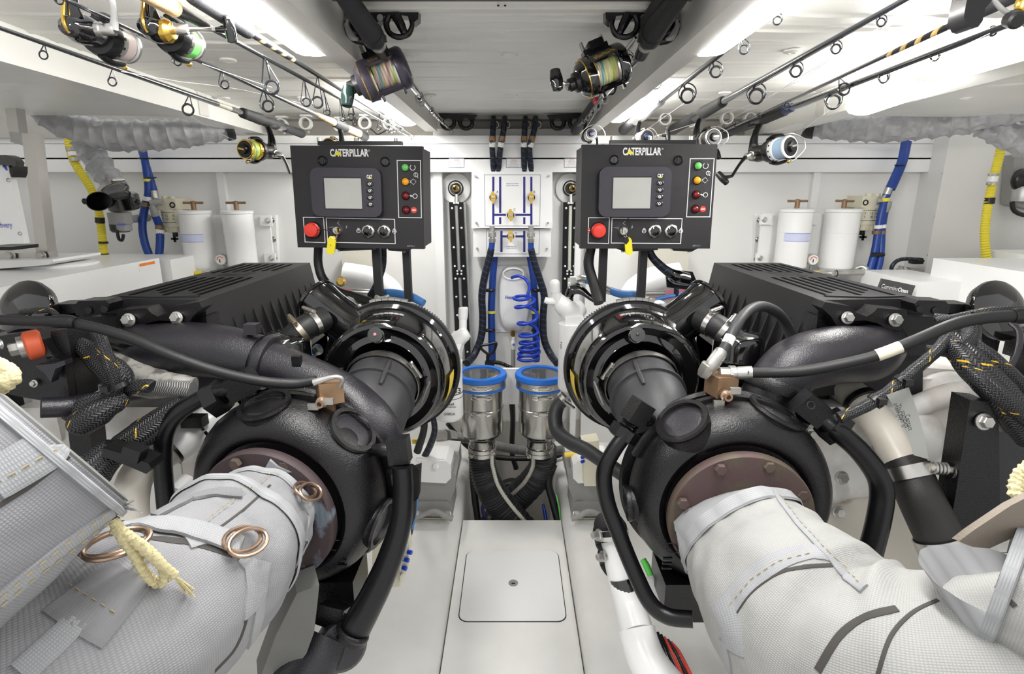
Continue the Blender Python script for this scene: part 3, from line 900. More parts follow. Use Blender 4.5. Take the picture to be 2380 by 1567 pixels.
# ---------------------------------------------------------------- air filters
def make_filter(side):
    global FLIP
    FLIP = side > 0
    sx = 1 if FLIP else -1
    lab = ('glossy black air filter canister beside the white spin-on fuel filter with large lettering' if not FLIP else
           'glossy black air filter canister beside the heater hose and the arched black hose')
    t = thing('air_filter', lab, 'air filter')
    c = P(914, 852, 1.50)
    ax = V((0, -1, 0))
    prof = [(-.004, .12), (-.004, .176), (0, .182), (.006, .186), (.014, .186), (.018, .178), (.022, .172), (.06, .167), (.105, .160), (.118, .157), (.126, .150), (.128, .142), (.122, .134), (.117, .122), (.120, .112), (.124, .106), (.119, .099), (.114, .092), (.10, .088)]
    ob('canister', MB().lathe(c, ax, prof, 80), GLOB, t)
    ob('rear_band', MB().lathe(c, ax, [(-.002, .180), (-.002, .1885), (.004, .190), (.010, .190), (.016, .1885), (.016, .18)], 80, close=True), PLAB, t)
    e = MB()
    n = 110
    rings = []
    for a, r in ((-.19, .11), (-.17, .150), (-.12, .163), (-.06, .171), (0, .174)):
        rings.append([e.bm.verts.new(c + ax * a + V((math.cos(2 * PI * i / (2 * n)), 0, math.sin(2 * PI * i / (2 * n)))) * (r - (.006 if i % 2 else 0))) for i in range(2 * n)])
    for A, B in zip(rings, rings[1:]):
        for i in range(2 * n):
            j = (i + 1) % (2 * n)
            e.bm.faces.new((A[i], A[j], B[j], B[i]))
    ob('pleated_element', e, RUBG, t, sharp=15)
    # buckle on top of the band
    b = MB()
    for i in range(6):
        a = 1.35 + i * .09
        q = c + V((math.cos(a) * -sx, 0, math.sin(a))) * .194 + ax * .006
        b.box(q, (.016, .016, .006), .002, (V((-math.sin(a) * -sx, 0, math.cos(a))), V((0, 1, 0)), V((math.cos(a) * -sx, 0, math.sin(a)))))
    ob('band_buckle', b, ZINC, t)
    # yellow label wrapped on the flank facing the walkway
    b = MB()
    g = []
    for j in range(7):
        a = .02 - j * .085
        g.append([b.bm.verts.new(c + V((math.cos(a) * -sx, 0, math.sin(a))) * (.1735 - (x - .02) * .085 + .0012) + ax * x) for x in (.032, .062, .092)])
    for A, B in zip(g, g[1:]):
        for i in range(2):
            b.bm.faces.new((A[i], A[i + 1], B[i + 1], B[i]))
    ob('label', b, YLAB, t, 'yellow label')
    # boot to the turbocharger
    hose = [(893, 884, 1.385, 80), (880, 912, 1.33, 82), (866, 946, 1.275, 85), (854, 985, 1.235, 85), (848, 1015, 1.215, 80)]
    pts = [P(x, y, Y) for x, y, Y, r in hose]
    ho = ob('intake_boot', MB().pt(hose, 40), RUBG, t)
    # cross-shaped moulded ribs
    d = (pts[2] - pts[1]).normalized()
    u, v, _ = basis(d)
    for k, q in ((0, .45),):
        cc = pts[1].lerp(pts[2], q)
        rr = M(89, 870, 935, 1.25)
        ob('moulded_rib', MB().lathe(cc, d, [(-.006, rr - .004), (-.004, rr + .005), (.004, rr + .005), (.006, rr - .004)], 48, close=True), RUBG, ho)
        n0 = V((-sx * .38, -.25, .9)); n0 = (n0 - d * n0.dot(d)).normalized()
        s = d.cross(n0)
        b = MB()
        b.tube([pts[1].lerp(pts[2], k_) + n0 * (M(87.5, 870, 935, 1.25) + .001) for k_ in (-.35, .0, .5, 1.0, 1.3)], [.004, .006, .0065, .006, .004], 10, 3)
        ob('moulded_rib', b, RUBG, ho)
    clamp_ring(pts[0].lerp(pts[1], .32), d, M(86, 890, 895, 1.35), .016, STEEL, t, V((-sx * .85, 0, .45)))
    tail = pts[0].lerp(pts[1], .32) + V((-sx * .10, -.008, .0))
    ob('clamp_tail', MB().box(tail + V((-sx * .012, 0, -.02)), (.004, .012, .07), .001, (V((1, 0, .4 * sx)).normalized(), V((0, 1, 0)), V((-.4 * sx, 0, 1)).normalized())), STEEL, t)
    # inlet neck
    neck = [(862, 800, 1.46, 52), (822, 765, 1.50, 50), (770, 726, 1.53, 50), (736, 700, 1.55, 53)]
    nk = ob('inlet_neck', MB().pt(neck, 28), GLOB, t)
    e0, e1 = P(770, 726, 1.53), P(736, 700, 1.55)
    rr = M(53, 736, 700, 1.55)
    ob('neck_rim', MB().lathe(e1, e1 - e0, [(-.006, rr * .9), (-.004, rr + .004), (.004, rr + .004), (.005, rr * .9)], 32), GLOB, nk)
    # breather can with clamped hose
    can = P(664, 800, 1.40)
    r0 = M(56, 664, 800, 1.40)
    bc = ob('breather_can', MB().lathe(can + V((0, 0, -.09)), (0, 0, 1), [(0, r0 * .9), (.004, r0), (.05, r0), (.054, r0 * 1.03), (.06, r0), (.098, r0), (.112, r0 * .93), (.120, r0 * .75), (.122, 0)], 36), GLOB, t)
    hs = [(672, 792, 1.40, 28), (700, 768, 1.41, 29), (728, 752, 1.43, 29), (752, 740, 1.46, 29)]
    q = [P(x, y, Y) for x, y, Y, r in hs]
    ob('breather_hose', MB().pt(hs, 22), RUB, bc)
    for k in (1, 2):
        clamp_ring(q[k], q[k + 1] - q[k - 1], M(29.5, *hs[k][:3]), .014, mat('worn_clamp', (.55, .47, .36), .35, 1) if k == 1 and not FLIP else STEEL, bc, V((sx * .3, -.5, 1)))
    return t
fil_l = make_filter(-1)
fil_r = make_filter(1)
FLIP = False
def indicator(x, y, Y, parent):
    c = P(x, y, Y)
    ax = V((0, -.92, .40)).normalized()
    b = MB().lathe(c - ax * .05, ax, [(0, .012), (.012, .012), (.014, .008), (.02, .008), (.022, .016), (.040, .017), (.046, .015), (.047, .018), (.052, .018), (.052, .013)], 24)
    o = ob('restriction_indicator', b, PLAB, parent)
    ob('indicator_collar', MB().lathe(c - ax * .05, ax, [(.022, .0168), (.024, .0178), (.034, .0178), (.036, .0168)], 24), CHROME, o)
    ob('indicator_window', MB().lathe(c, ax, [(.001, .0125), (.0018, .0115), (.002, .004), (.005, .0035), (.0055, 0)], 20), PURP if x < 1190 else PLAB, o)
indicator(872, 778, 1.30, fil_l)
indicator(1482, 778, 1.30, fil_r)
from mathutils.bvhtree import BVHTree
# ================================================================= EXHAUST BLANKETS, PIPES, HOSES, LOOMS AT THE NEAR ENDS
def wrinkle(seed, amp, fold=()):
    def fn(l, a):
        z = amp * noise.noise(V((math.cos(a * 2 * PI) * 1.6, math.sin(a * 2 * PI) * 1.6, l * 9 + seed)))
        z += amp * .5 * noise.noise(V((math.cos(a * 2 * PI) * 4, math.sin(a * 2 * PI) * 4, l * 22 + seed)))
        for l0, a0, w, dep, sk in fold:
            da = (a - a0 + .5) % 1 - .5
            d = (l - l0 - sk * da) / w
            if abs(d) < 3:
                z += dep * math.exp(-d * d) * max(0, 1 - (da / .22) ** 2)
        return z
    return fn
def edge_on(x, y, Y, tx, ty, r, lens):
    """cloth elbow whose open end lies edge-on to the eye; returns points from far inside to the end"""
    e = P(x, y, Y)
    q = ray(x, y).normalized()
    d = P(x + tx, y + ty, Y) - e
    d = (d - q * d.dot(q)).normalized()
    s = Sleeve.__new__(Sleeve)
    s.p = [e - d * l for l, k in lens]
    s.r = [M(r, x, y, Y) * k for l, k in lens]
    return s
class Sleeve:
    """a cloth tube measured in pixels, with helpers that put straps and seams on its surface"""
    def __init__(s, pts):
        s.p = [P(x, y, Y) for x, y, Y, r in pts]
        s.r = [M(r, x, y, Y) for x, y, Y, r in pts]
    def at(s, k):
        i = min(int(k), len(s.p) - 2)
        f = k - i
        p0 = s.p[i - 1] if i else s.p[i] * 2 - s.p[i + 1]
        p1, p2 = s.p[i], s.p[i + 1]
        p3 = s.p[i + 2] if i + 2 < len(s.p) else p2 * 2 - p1
        c = .5 * ((2 * p1) + (p2 - p0) * f + (2 * p0 - 5 * p1 + 4 * p2 - p3) * f * f + (3 * p1 - p0 - 3 * p2 + p3) * f ** 3)
        d = .5 * ((p2 - p0) + 2 * (2 * p0 - 5 * p1 + 4 * p2 - p3) * f + 3 * (3 * p1 - p0 - 3 * p2 + p3) * f * f)
        g = f * f * (3 - 2 * f)
        return c, d.normalized(), s.r[i] + (s.r[i + 1] - s.r[i]) * g
    def surf(s, k, n, lift=0):
        """point on the surface at k along, in the direction nearest to n"""
        c, d, r = s.at(k)
        n = V(n); n = (n - d * n.dot(d)).normalized()
        return c + n * (r + lift), n, d
    def mesh(s, seg, sub, fn):
        """builds the cloth and keeps a search tree of it"""
        s.fn = fn
        b = MB().tube(s.p, s.r, seg, sub, fn=fn)
        b.bm.normal_update()
        s.tree = BVHTree.FromBMesh(b.bm)
        return b
    def hit(s, x, y, lift=.002):
        """where the line of sight through a pixel meets the cloth"""
        o = V((0, 0, CAMZ)); d = ray(x, y).normalized()
        p, n, _, _ = s.tree.ray_cast(o, d)
        if p is None:
            p, n, _, _ = s.tree.find_nearest(o + d * ((s.at(1)[0] - o).dot(d)))
        if n.dot(d) > 0: n = -n
        return p + n * lift, n, d
    def near(s, q, lift, ref):
        p, n, _, _ = s.tree.find_nearest(q)
        if n.dot(ref) < 0: n = -n
        return p + n * lift, n
def strip(sl, pix, w, lift=.001, th=.003):
    """webbing strip laid on the cloth along a row of pixels, w metres wide"""
    pts = []
    m = len(pix)
    for i in range(m - 1):
        p0, p1, p2, p3 = pix[max(i - 1, 0)], pix[i], pix[i + 1], pix[min(i + 2, m - 1)]
        for k in range(8):
            t = k / 8
            pts.append([.5 * (2 * p1[e] + (p2[e] - p0[e]) * t + (2 * p0[e] - 5 * p1[e] + 4 * p2[e] - p3[e]) * t * t + (3 * p1[e] - p0[e] - 3 * p2[e] + p3[e]) * t ** 3) for e in (0, 1)])
    pts.append(pix[-1])
    H = [sl.hit(x, y, 0) for x, y in pts]
    b = MB()
    rows = []
    L = 0
    for i, (p, n, a) in enumerate(H):
        tdir = (H[min(i + 1, len(H) - 1)][0] - H[max(i - 1, 0)][0]).normalized()
        s_ = n.cross(tdir).normalized()
        if i: L += (p - H[i - 1][0]).length
        rows.append(([b.bm.verts.new(sl.near(p + s_ * (w * q), lift + th * z, n)[0]) for q, z in ((-.5, -1), (-.5, .7), (-.42, 1), (-.15, 1), (.15, 1), (.42, 1), (.5, .7), (.5, -1))], L))
    for (A, la), (B, lb) in zip(rows, rows[1:]):
        for i in range(7):
            f = b.bm.faces.new((A[i], A[i + 1], B[i + 1], B[i]))
            for lp, (uu, vv) in zip(f.loops, ((i, la), (i + 1, la), (i + 1, lb), (i, lb))):
                lp[b.uv].uv = (uu / 7, vv)
    b.bm.faces.new(rows[0][0]); b.bm.faces.new(rows[-1][0][::-1])
    return b
def stitch(sl, pix, parent, lift=.006, step=.006, r=.0008):
    """row of thread stitches"""
    H = []
    for (x0, y0), (x1, y1) in zip(pix, pix[1:]):
        for i in range(30):
            H.append(sl.hit(x0 + (x1 - x0) * i / 30, y0 + (y1 - y0) * i / 30, lift)[0])
    b = MB()
    acc, on, seg = 0, True, H[0]
    for p, q in zip(H, H[1:]):
        acc += (q - p).length
        if acc > step:
            if on and (q - seg).length < .03: b.tube([seg, q], r, 5, 1)
            seg, on, acc = q, not on, 0
    o = ob('stitching', b, THREAD, parent)
    o['kind'] = 'stuff'
    return o
def dring(c, n, along, w, parent, m=COPPER):
    """pair of oval rings lying against cloth"""
    n, a = V(n).normalized(), V(along).normalized()
    a = (a - n * a.dot(n)).normalized()
    s_ = n.cross(a)
    for k in range(2):
        q = V(c) + n * (.013 + .006 * k) + a * (.010 * k)
        pts = []
        for i in range(20):
            th = 2 * PI * i / 20
            pts.append(q + a * (math.sin(th) * w * .34) + s_ * (math.cos(th) * w * .5) + n * .004 * math.sin(th * 1.0 + k))
        ob('ring', MB().tube(pts, .0033, 8, 1, closed=True), m, parent)

# ---- left blanket: turbocharger outlet to the lower left
LB = [(612, 1196, .99, 118), (566, 1244, .92, 142), (480, 1330, .81, 188), (335, 1440, .70, 224), (140, 1550, .61, 250), (-140, 1650, .55, 270)]
tb = thing('exhaust_blanket', 'grey woven exhaust lagging with two pairs of bronze rings, wrapped below the scuffed flange', 'blanket')
S1 = Sleeve(LB)
circ = 2 * PI * S1.r[3]
FAB1 = weave('glass_cloth_main', (.30, .30, .31), circ, pitch=.0034)
ob('sleeve', S1.mesh(96, 16, wrinkle(1.3, .009, ((.10, .30, .018, .012, .05), (.16, .22, .02, -.012, .1), (.30, .28, .018, .010, -.1), (.42, .3, .03, -.010, .15), (.48, .25, .02, .010, .1)))), FAB1, tb)
def hem(sl, k, w, mname, parent, m, lift=.002, th=.004):
    """webbing band sewn right round the sleeve"""
    L = 0; l0 = 0
    for i in range(int(k * 40) + 1):
        a_, b_ = sl.at(i / 40)[0], sl.at((i + 1) / 40)[0]
        L += (b_ - a_).length
    dk = w / max(.02, (sl.at(min(k + .1, len(sl.p) - 1.01))[0] - sl.at(max(k - .1, 0))[0]).length) * .2
    ks = [max(0, min(k + dk * (i / 8 - .5), len(sl.p) - 1.001)) for i in range(9)]
    q = [sl.at(v) for v in ks]
    b = MB().tube([e[0] for e in q], [e[2] + lift + (th if 0 < i < 8 else 0) for i, e in enumerate(q)], 96, 1, caps=False, fn=lambda l, a: sl.fn(max(0, L - w / 2 + l), a) * .9)
    return ob(mname, b, m, parent)
hem(S1, .10, .032, 'top_hem', tb, FABW)
hem(S1, 1.22, .034, 'webbing', tb, FABW, .004)
stitch(S1, [(640, 1100), (560, 1150), (470, 1220)], tb)
SEAM_SHADE = mat('seam_shadow', (.06, .055, .05), .8)  # dark strips paint the shadow lying in seams and creases
ob('shaded_seam', strip(S1, [(628, 1128), (560, 1190), (470, 1255)], .004, .0004, .0008), SEAM_SHADE, tb)
strap1 = ob('strap', strip(S1, [(640, 1092), (672, 1112), (700, 1140)], .030, .0015, .0025), FABW, tb)
ob('strap', strip(S1, [(700, 1160), (728, 1205), (742, 1260)], .028, .0015, .0025), FABW, tb)
p, n, a = S1.hit(696, 1150)
dring(p, n + V((0, 0, .3)), V((.3, -.3, -1)), .058, tb)
ob('strap', strip(S1, [(430, 1255), (480, 1245), (530, 1258), (556, 1272)], .036, .0015, .0025), FABW, tb)
ob('strap', strip(S1, [(562, 1292), (592, 1330), (604, 1370), (598, 1440), (576, 1530)], .026, .0015, .0025), FABW, tb)
p, n, a = S1.hit(552, 1266)
dring(p, n + V((0, 0, .3)), V((.3, -.3, -1)), .062, tb)
ob('strap_loop', strip(S1, [(600, 1304), (598, 1350), (590, 1420)], .052, .0015, .0025), FABW, tb)
ob('shaded_seam', strip(S1, [(470, 1255), (420, 1262), (340, 1252)], .006, .0004, .0008), SEAM_SHADE, tb)
ob('shaded_seam', strip(S1, [(575, 1395), (570, 1450), (545, 1510), (500, 1560)], .007, .0004, .0008), SEAM_SHADE, tb)
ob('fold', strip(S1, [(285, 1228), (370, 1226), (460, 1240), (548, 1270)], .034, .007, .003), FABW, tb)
ob('fold_shadow', strip(S1, [(300, 1256), (380, 1252), (465, 1268), (540, 1290)], .010, .0004, .0008), SEAM_SHADE, tb)
ob('fold', strip(S1, [(360, 1204), (420, 1172), (500, 1148), (560, 1150)], .018, .004, .003), FAB1, tb)
# patch over the lower ties
ob('patch', strip(S1, [(185, 1358), (240, 1395), (300, 1428)], .085, .0015, .0025), FAB1, tb)
stitch(S1, [(160, 1360), (215, 1395), (280, 1435)], tb, lift=.005)
ob('strap', strip(S1, [(180, 1440), (120, 1500), (50, 1565)], .030, .0015, .0025), FABW, tb)
p, n, a = S1.hit(262, 1300)
dring(p + n * .012, n, V((.2, -.3, -1)), .075, tb)
# hanging flap under the turbocharger
ob('flap', MB().prism([P(x, y, .93) for x, y in ((742, 1360), (738, 1400), (730, 1470), (712, 1520), (660, 1585), (600, 1590), (640, 1480), (690, 1380))], (-.03, .06, .0), .006), FABD, tb)
# small tongue of cloth behind the hem
ob('cloth_tongue', MB().pp([(615, 1090), (626, 1070), (645, 1085), (680, 1098), (650, 1100), (622, 1096)], 1.0, .012, .003), FABW, tb)
# cords
def rope(pts, r, parent, name='cord'):
    q = [P(x, y, Y) for x, y, Y in pts]
    b = MB().tube(q, r, 12, 10, fn=lambda l, a: r * .16 * math.sin(l * 900 + a * 4 * PI))
    return ob(name, b, ROPE, parent)
rope([(262, 1205, .60), (285, 1250, .60), (310, 1285, .61), (335, 1330, .62), (362, 1355, .63), (380, 1350, .63), (378, 1318, .63), (345, 1280, .62), (300, 1248, .605), (262, 1228, .60)], .0062, tb)
rope([(268, 1222, .598), (310, 1255, .605), (360, 1300, .62), (405, 1338, .635)], .0062, tb)
b = MB()
rr_ = random.Random(4)
for i in range(11):
    e = (440 + rr_.uniform(-14, 14), 1380 + rr_.uniform(-12, 12))
    b.tube([P(403, 1336, .635), P((405 + e[0]) / 2 + rr_.uniform(-4, 4), (1338 + e[1]) / 2, .643), P(e[0], e[1], .65)], .0012, 5, 4)
ob('frayed_end', b, ROPE, tb)
# ---- left upper blanket (near elbow)
tu = thing('exhaust_blanket', 'grey woven lagging elbow with a frayed webbing hem, above the cream cord', 'blanket')
S2 = edge_on(150, 1048, .62, 60, -46, 186, ((.34, 1.16), (.24, 1.13), (.14, 1.08), (.04, 1.02), (0, 1)))
FAB2 = weave('glass_cloth_elbow', (.29, .29, .305), 2 * PI * S2.r[2], pitch=.0034)
ob('sleeve', S2.mesh(96, 16, wrinkle(4.1, .004)), FAB2, tu)
hem(S2, 3.70, .032, 'webbing_hem', tu, FABW, .002, .004)
c, d, r = S2.at(3.97)
ob('opening_shade', MB().lathe(c, d, [(.0, r * .96), (.004, r * .97), (.006, r * .9), (-.02, r * .7), (-.02, 0)], 64), FABD, tu)  # dark cap paints the shade inside the open sleeve end
ob('strap', strip(S2, [(-20, 1120), (60, 1075), (150, 1020)], .045, .0015, .0025), FABW, tu)
stitch(S2, [(-10, 1128), (70, 1080), (160, 1030)], tu, lift=.005)
ob('shaded_seam', strip(S2, [(-10, 1180), (70, 1130), (160, 1060)], .005, .0004, .0008), SEAM_SHADE, tu)
ob('seam_ridge', strip(S2, [(-10, 1400), (90, 1318), (180, 1250), (262, 1188)], .022, .0015, .0025), FABW, tu)
stitch(S2, [(-5, 1404), (95, 1324), (185, 1256), (262, 1196)], tu, lift=.005)
stitch(S2, [(-5, 1386), (85, 1308), (175, 1240), (250, 1184)], tu, lift=.005)
b = MB()
for i in range(14):
    a0 = P(288 + rr_.uniform(-6, 6), 1176 + rr_.uniform(-8, 8), .60)
    b.tube([a0, a0 + V((rr_.uniform(.0, .02), 0, rr_.uniform(-.008, .006)))], .0006, 4, 1)
ob('frayed_edge', b, FABW, tu)
rope([(-30, 845, .70), (10, 862, .69), (20, 880, .68), (-10, 900, .68)], .012, tu)

# ---- right blanket
RB = [(1712, 1232, .99, 142), (1768, 1312, .92, 172), (1852, 1420, .82, 214), (1985, 1535, .72, 244), (2170, 1600, .64, 255), (2460, 1610, .58, 260)]
tr = thing('exhaust_blanket', 'pale woven exhaust lagging with webbing bands, wrapped below the bolted brown flange', 'blanket')
S3 = Sleeve(RB)
FAB3 = weave('glass_cloth_pale', (.385, .385, .37), 2 * PI * S3.r[3], pitch=.0034)
ob('sleeve', S3.mesh(96, 16, wrinkle(8.7, .008, ((.22, .3, .02, .010, .1), (.28, .3, .03, -.010, -.1), (.36, .26, .018, .012, .2)))), FAB3, tr)
hem(S3, .12, .036, 'top_hem', tr, FABW)
def band(sl, pix, w, parent, nm='webbing_band', m=FABW, lift=0):
    return ob(nm, strip(sl, pix, w, .0006, .0008 if m is SEAM_SHADE else .0022), m, parent)
band(S3, [(1690, 1410), (1740, 1350), (1800, 1310), (1870, 1285), (1920, 1280)], .036, tr)
stitch(S3, [(1698, 1408), (1748, 1348), (1808, 1308), (1900, 1286)], tr, lift=.004)
band(S3, [(1700, 1440), (1745, 1378), (1805, 1335), (1870, 1318), (1935, 1314)], .006, tr, 'shaded_seam', SEAM_SHADE)
band(S3, [(1585, 1290), (1605, 1215), (1660, 1165), (1720, 1140), (1780, 1150)], .005, tr, 'shaded_seam', SEAM_SHADE)
band(S3, [(1900, 1560), (1950, 1480), (2010, 1435), (2085, 1415)], .010, tr, 'shaded_seam', SEAM_SHADE, .006)  # wide dark strip drawn for a crease shadow
ob('strap_loop', strip(S3, [(1568, 1180), (1560, 1240), (1572, 1300)], .040, .0015, .0025), FABW, tr)
ob('strap_loop', strip(S3, [(1672, 1395), (1690, 1450), (1706, 1515)], .050, .0015, .0025), FABW, tr)
ob('strap', strip(S3, [(1682, 1490), (1692, 1540), (1700, 1590)], .020, .0015, .0025), FABW, tr)
ob('side_seam', strip(S3, [(1795, 1140), (1850, 1210), (1925, 1290), (1960, 1335), (2010, 1370)], .014, .0015, .0025), FABW, tr)
stitch(S3, [(1800, 1142), (1855, 1212), (1930, 1292), (2005, 1362)], tr, lift=.005)
ob('tie_fold', MB().pt([(1990, 1340, .72, 10), (2020, 1372, .72, 12), (2060, 1380, .715, 12), (2085, 1395, .71, 9), (2080, 1425, .71, 7)], 12), FABW, tr)
ob('shaded_seam', strip(S3, [(2040, 1570), (2070, 1480), (2120, 1425), (2180, 1395)], .005, .0004, .0008), SEAM_SHADE, tr)
# ---- right upper blanket, at the frame's edge
t4 = thing('exhaust_blanket', 'pale woven lagging elbow with an open flap, beside the lower boot clamp', 'blanket')
S4 = edge_on(2318, 1352, .62, -60, -26, 140, ((.30, 1.3), (.2, 1.25), (.07, 1.12), (0, 1)))
ob('sleeve', S4.mesh(72, 14, wrinkle(12.2, .006)), FAB3, t4)
hem(S4, 2.9, .03, 'hem', t4, FABW)
ob('flap', MB().prism([P(x, y, Y) for x, y, Y in ((2230, 1258, .62), (2260, 1235, .61), (2350, 1175, .60), (2400, 1150, .60), (2400, 1230, .61), (2300, 1275, .62), (2262, 1272, .62))], (0, .012, -.004), .003), mat('brown_webbing', (.26, .22, .18), .8, bump=.6, bscale=500), t4)
ob('shaded_seam', strip(S4, [(2275, 1310), (2310, 1360), (2360, 1410)], .006, .0004, .0008), SEAM_SHADE, t4)
rope([(2400, 1080, .66), (2372, 1105, .66), (2362, 1140, .65), (2375, 1165, .64)], .009, t4)

# ---------------------------------------------------------------- rigid oil and water pipes
def elbow(x, y, Y, ang, s, parent, m=CASTB, flip=1):
    """forged elbow: block body with two hex nuts; ang = image angle of the pipe leg"""
    c = P(x, y, Y)
    dx, dz = math.cos(ang), -math.sin(ang)
    a = V((dx, -.15, dz)).normalized()
    u, v, w = basis(a)
    b = MB().box(c, (s, s, s * 1.25), s * .16, (u, v, w))
    o = ob('elbow_body', b, m, parent)
    ob('hex_nut', MB().lathe(c + a * s * .62, a, [(0, s * .42), (.004, s * .5), (.008, s * .40), (.012, s * .5), (.014, s * .42), (.016, s * .80), (s * .95, s * .80), (s * 1.05, s * .58)], 6), m, o)
    return o
def pipe(label, pts, m, ends=(), cat='pipe', name='coolant_pipe', seg=20):
    t = thing(name, label, cat)
    ob('tube', MB().pt(pts, seg), m, t)
    return t
t = pipe('bent black pipe from a hex elbow down beside the tan water pipe', [(540, 902, 1.14, 18), (505, 912, 1.13, 19), (460, 930, 1.13, 19), (412, 962, 1.125, 20), (385, 1005, 1.12, 20), (378, 1060, 1.115, 20), (382, 1130, 1.11, 20), (392, 1230, 1.10, 20)], SATB)
elbow(562, 893, 1.15, math.radians(152), .050, t)
ob('threads', MB().pt([(575, 915, 1.15, 20), (590, 945, 1.15, 19)], 16, fn=lambda l, a: .0012 * math.sin(l * 2200)), CASTB, t)
t = pipe('bent black pipe from a hex elbow down to a square flange above the stringer', [(935, 1085, 1.06, 23), (937, 1150, 1.05, 24), (930, 1220, 1.035, 26), (905, 1300, 1.015, 29), (870, 1380, .99, 32), (835, 1445, .97, 35), (815, 1485, .96, 37)], GLOB if False else SATB, seg=24)
elbow(928, 1045, 1.09, math.radians(84), .043, t)
ob('union', MB().pt([(870, 1045, 1.1, 14), (895, 1047, 1.09, 17), (915, 1046, 1.09, 17)], 14), CASTB, t)
b = MB().prism([P(x, y, .97) for x, y in ((800, 1425), (862, 1438), (832, 1500), (776, 1472))], (0, .02, -.03), .004)
ob('flange', b, CASTB, t)
ob('pipe_collar', MB().torus(P(820, 1470, .955), P(835, 1445, .97) - P(815, 1485, .96), .030, .006, 24, 8), CASTB, t)
b = MB().pt([(760, 1480, 1.0, 60), (735, 1530, .97, 62), (690, 1600, .93, 66)], 24)
ob('water_neck', b, CASTP, t)
ob('neck_block', MB().prism([P(x, y, .99) for x, y in ((740, 1405), (800, 1420), (785, 1470), (715, 1445))], (0, .05, -.03), .006), CASTB, t)
ob('neck_cover', MB().lathe(P(795, 1500, .98), (.3, -.6, .4), [(-.05, .05), (0, .052), (.01, .045), (.012, 0)], 28), CASTP, t)
t = pipe('bent black pipe from a hex elbow passing the white spill pipe', [(1462, 1000, 1.12, 17), (1425, 1050, 1.11, 18), (1404, 1100, 1.10, 19), (1412, 1170, 1.09, 19), (1440, 1245, 1.06, 19), (1475, 1330, 1.02, 19), (1510, 1400, .985, 19), (1550, 1432, .965, 19), (1610, 1440, .95, 19)], SATB)
elbow(1482, 958, 1.14, math.radians(122), .042, t)
ob('threads', MB().pt([(1495, 965, 1.14, 15), (1512, 978, 1.15, 16)], 14, fn=lambda l, a: .001 * math.sin(l * 2200)), CASTB, t)
t = pipe('bent black pipe from a marked hex elbow down across the tan plate', [(1912, 975, 1.12, 22), (1950, 1005, 1.10, 24), (1995, 1045, 1.09, 24), (2036, 1098, 1.08, 25), (2050, 1145, 1.07, 26), (2042, 1210, 1.055, 26), (2022, 1290, 1.04, 26), (2008, 1360, 1.03, 26)], SATB, seg=24)
e = elbow(1885, 948, 1.13, math.radians(38), .050, t)
ob('cast_mark', MB().torus(P(1885, 942, 1.1), (0, -.9, .4), .008, .0012, 18, 6), CASTP, e)
ob('threads', MB().pt([(1868, 970, 1.13, 20), (1855, 985, 1.14, 20)], 14, fn=lambda l, a: .0012 * math.sin(l * 2200)), CASTB, t)

# ---------------------------------------------------------------- bronze blocks on the turbochargers with wing cocks
def block(x, y, Y, label, yaw):
    t = thing('oil_block', label, 'fitting')
    c = P(x, y, Y)
    ax = (V((math.cos(yaw), math.sin(yaw), 0)), V((-math.sin(yaw), math.cos(yaw), 0)), V((0, 0, 1)))
    ob('block', MB().box(c, (.050, .050, .046), .003, ax), BRONZE, t)
    ob('stem', MB().lathe(c + V((0, 0, -.045)), (0, 0, 1), [(0, .016), (.016, .016), (.018, .020), (.028, .020)], 6), BRONZE, t)
    f = c + V((-.004, -.032, -.012))
    k = ob('cock', MB().lathe(f, (0, -1, .1), [(0, .012), (.012, .012), (.014, .008), (.026, .009), (.026, .005), (.012, .004), (.012, 0)], 16), COPPER, t)
    b = MB()
    for s_ in (-1, 1):
        b.box(f + V((s_ * .016, -.016, s_ * .006 * (1 if x < 1190 else 2.4))), (.022, .008, .013), .003)
    ob('wing', b, ZINC, k)
    return t
block(766, 908, 1.14, 'small bronze block with a wing cock, below the bare wire end', .5)
block(1676, 893, 1.16, 'small bronze block with a wing cock and two hose fittings', .25)

# ---------------------------------------------------------------- flexible oil hoses
def hose(name, label, pts, m, cat='hose', seg=14, group=None, **k):
    return tag(ob(name, MB().pt(pts, seg, **k), m), label, cat, group)
t = thing('oil_hose', 'long black hose sweeping from the frame edge down to the bronze block', 'hose')
ob('hose_body', MB().pt([(-30, 742, 1.08, 12), (60, 746, 1.08, 12), (140, 748, 1.08, 12), (215, 760, 1.08, 12), (300, 785, 1.08, 12), (400, 827, 1.08, 12), (500, 862, 1.09, 12), (600, 885, 1.10, 12), (680, 892, 1.12, 12), (735, 884, 1.13, 11)], 16), RUB, t)
ob('sleeve', MB().pt([(125, 747, 1.075, 15), (145, 747, 1.075, 16), (162, 748, 1.075, 16), (176, 751, 1.075, 13)], 16), PLAB, t)
ob('bare_end', MB().pt([(730, 890, 1.12, 9), (760, 880, 1.12, 6), (785, 876, 1.12, 5), (796, 884, 1.125, 5), (790, 900, 1.13, 5)], 10), ALU, t, 'bare metal hose end')
t = thing('oil_hose', 'long black hose with a cream printed sleeve running right from the bronze block', 'hose')
ob('hose_body', MB().pt([(1735, 866, 1.14, 12), (1800, 866, 1.13, 12.5), (1870, 862, 1.11, 13), (1950, 848, 1.09, 13), (2040, 826, 1.07, 13), (2130, 790, 1.06, 13.5), (2220, 753, 1.06, 14), (2300, 738, 1.06, 14), (2420, 733, 1.06, 14)], 16), RUB, t)
s_ = ob('printed_sleeve', MB().pt([(2038, 826.5, 1.0705, 14.2), (2065, 817, 1.066, 14.2), (2093, 806, 1.063, 14.2)], 16), CREAM, t)
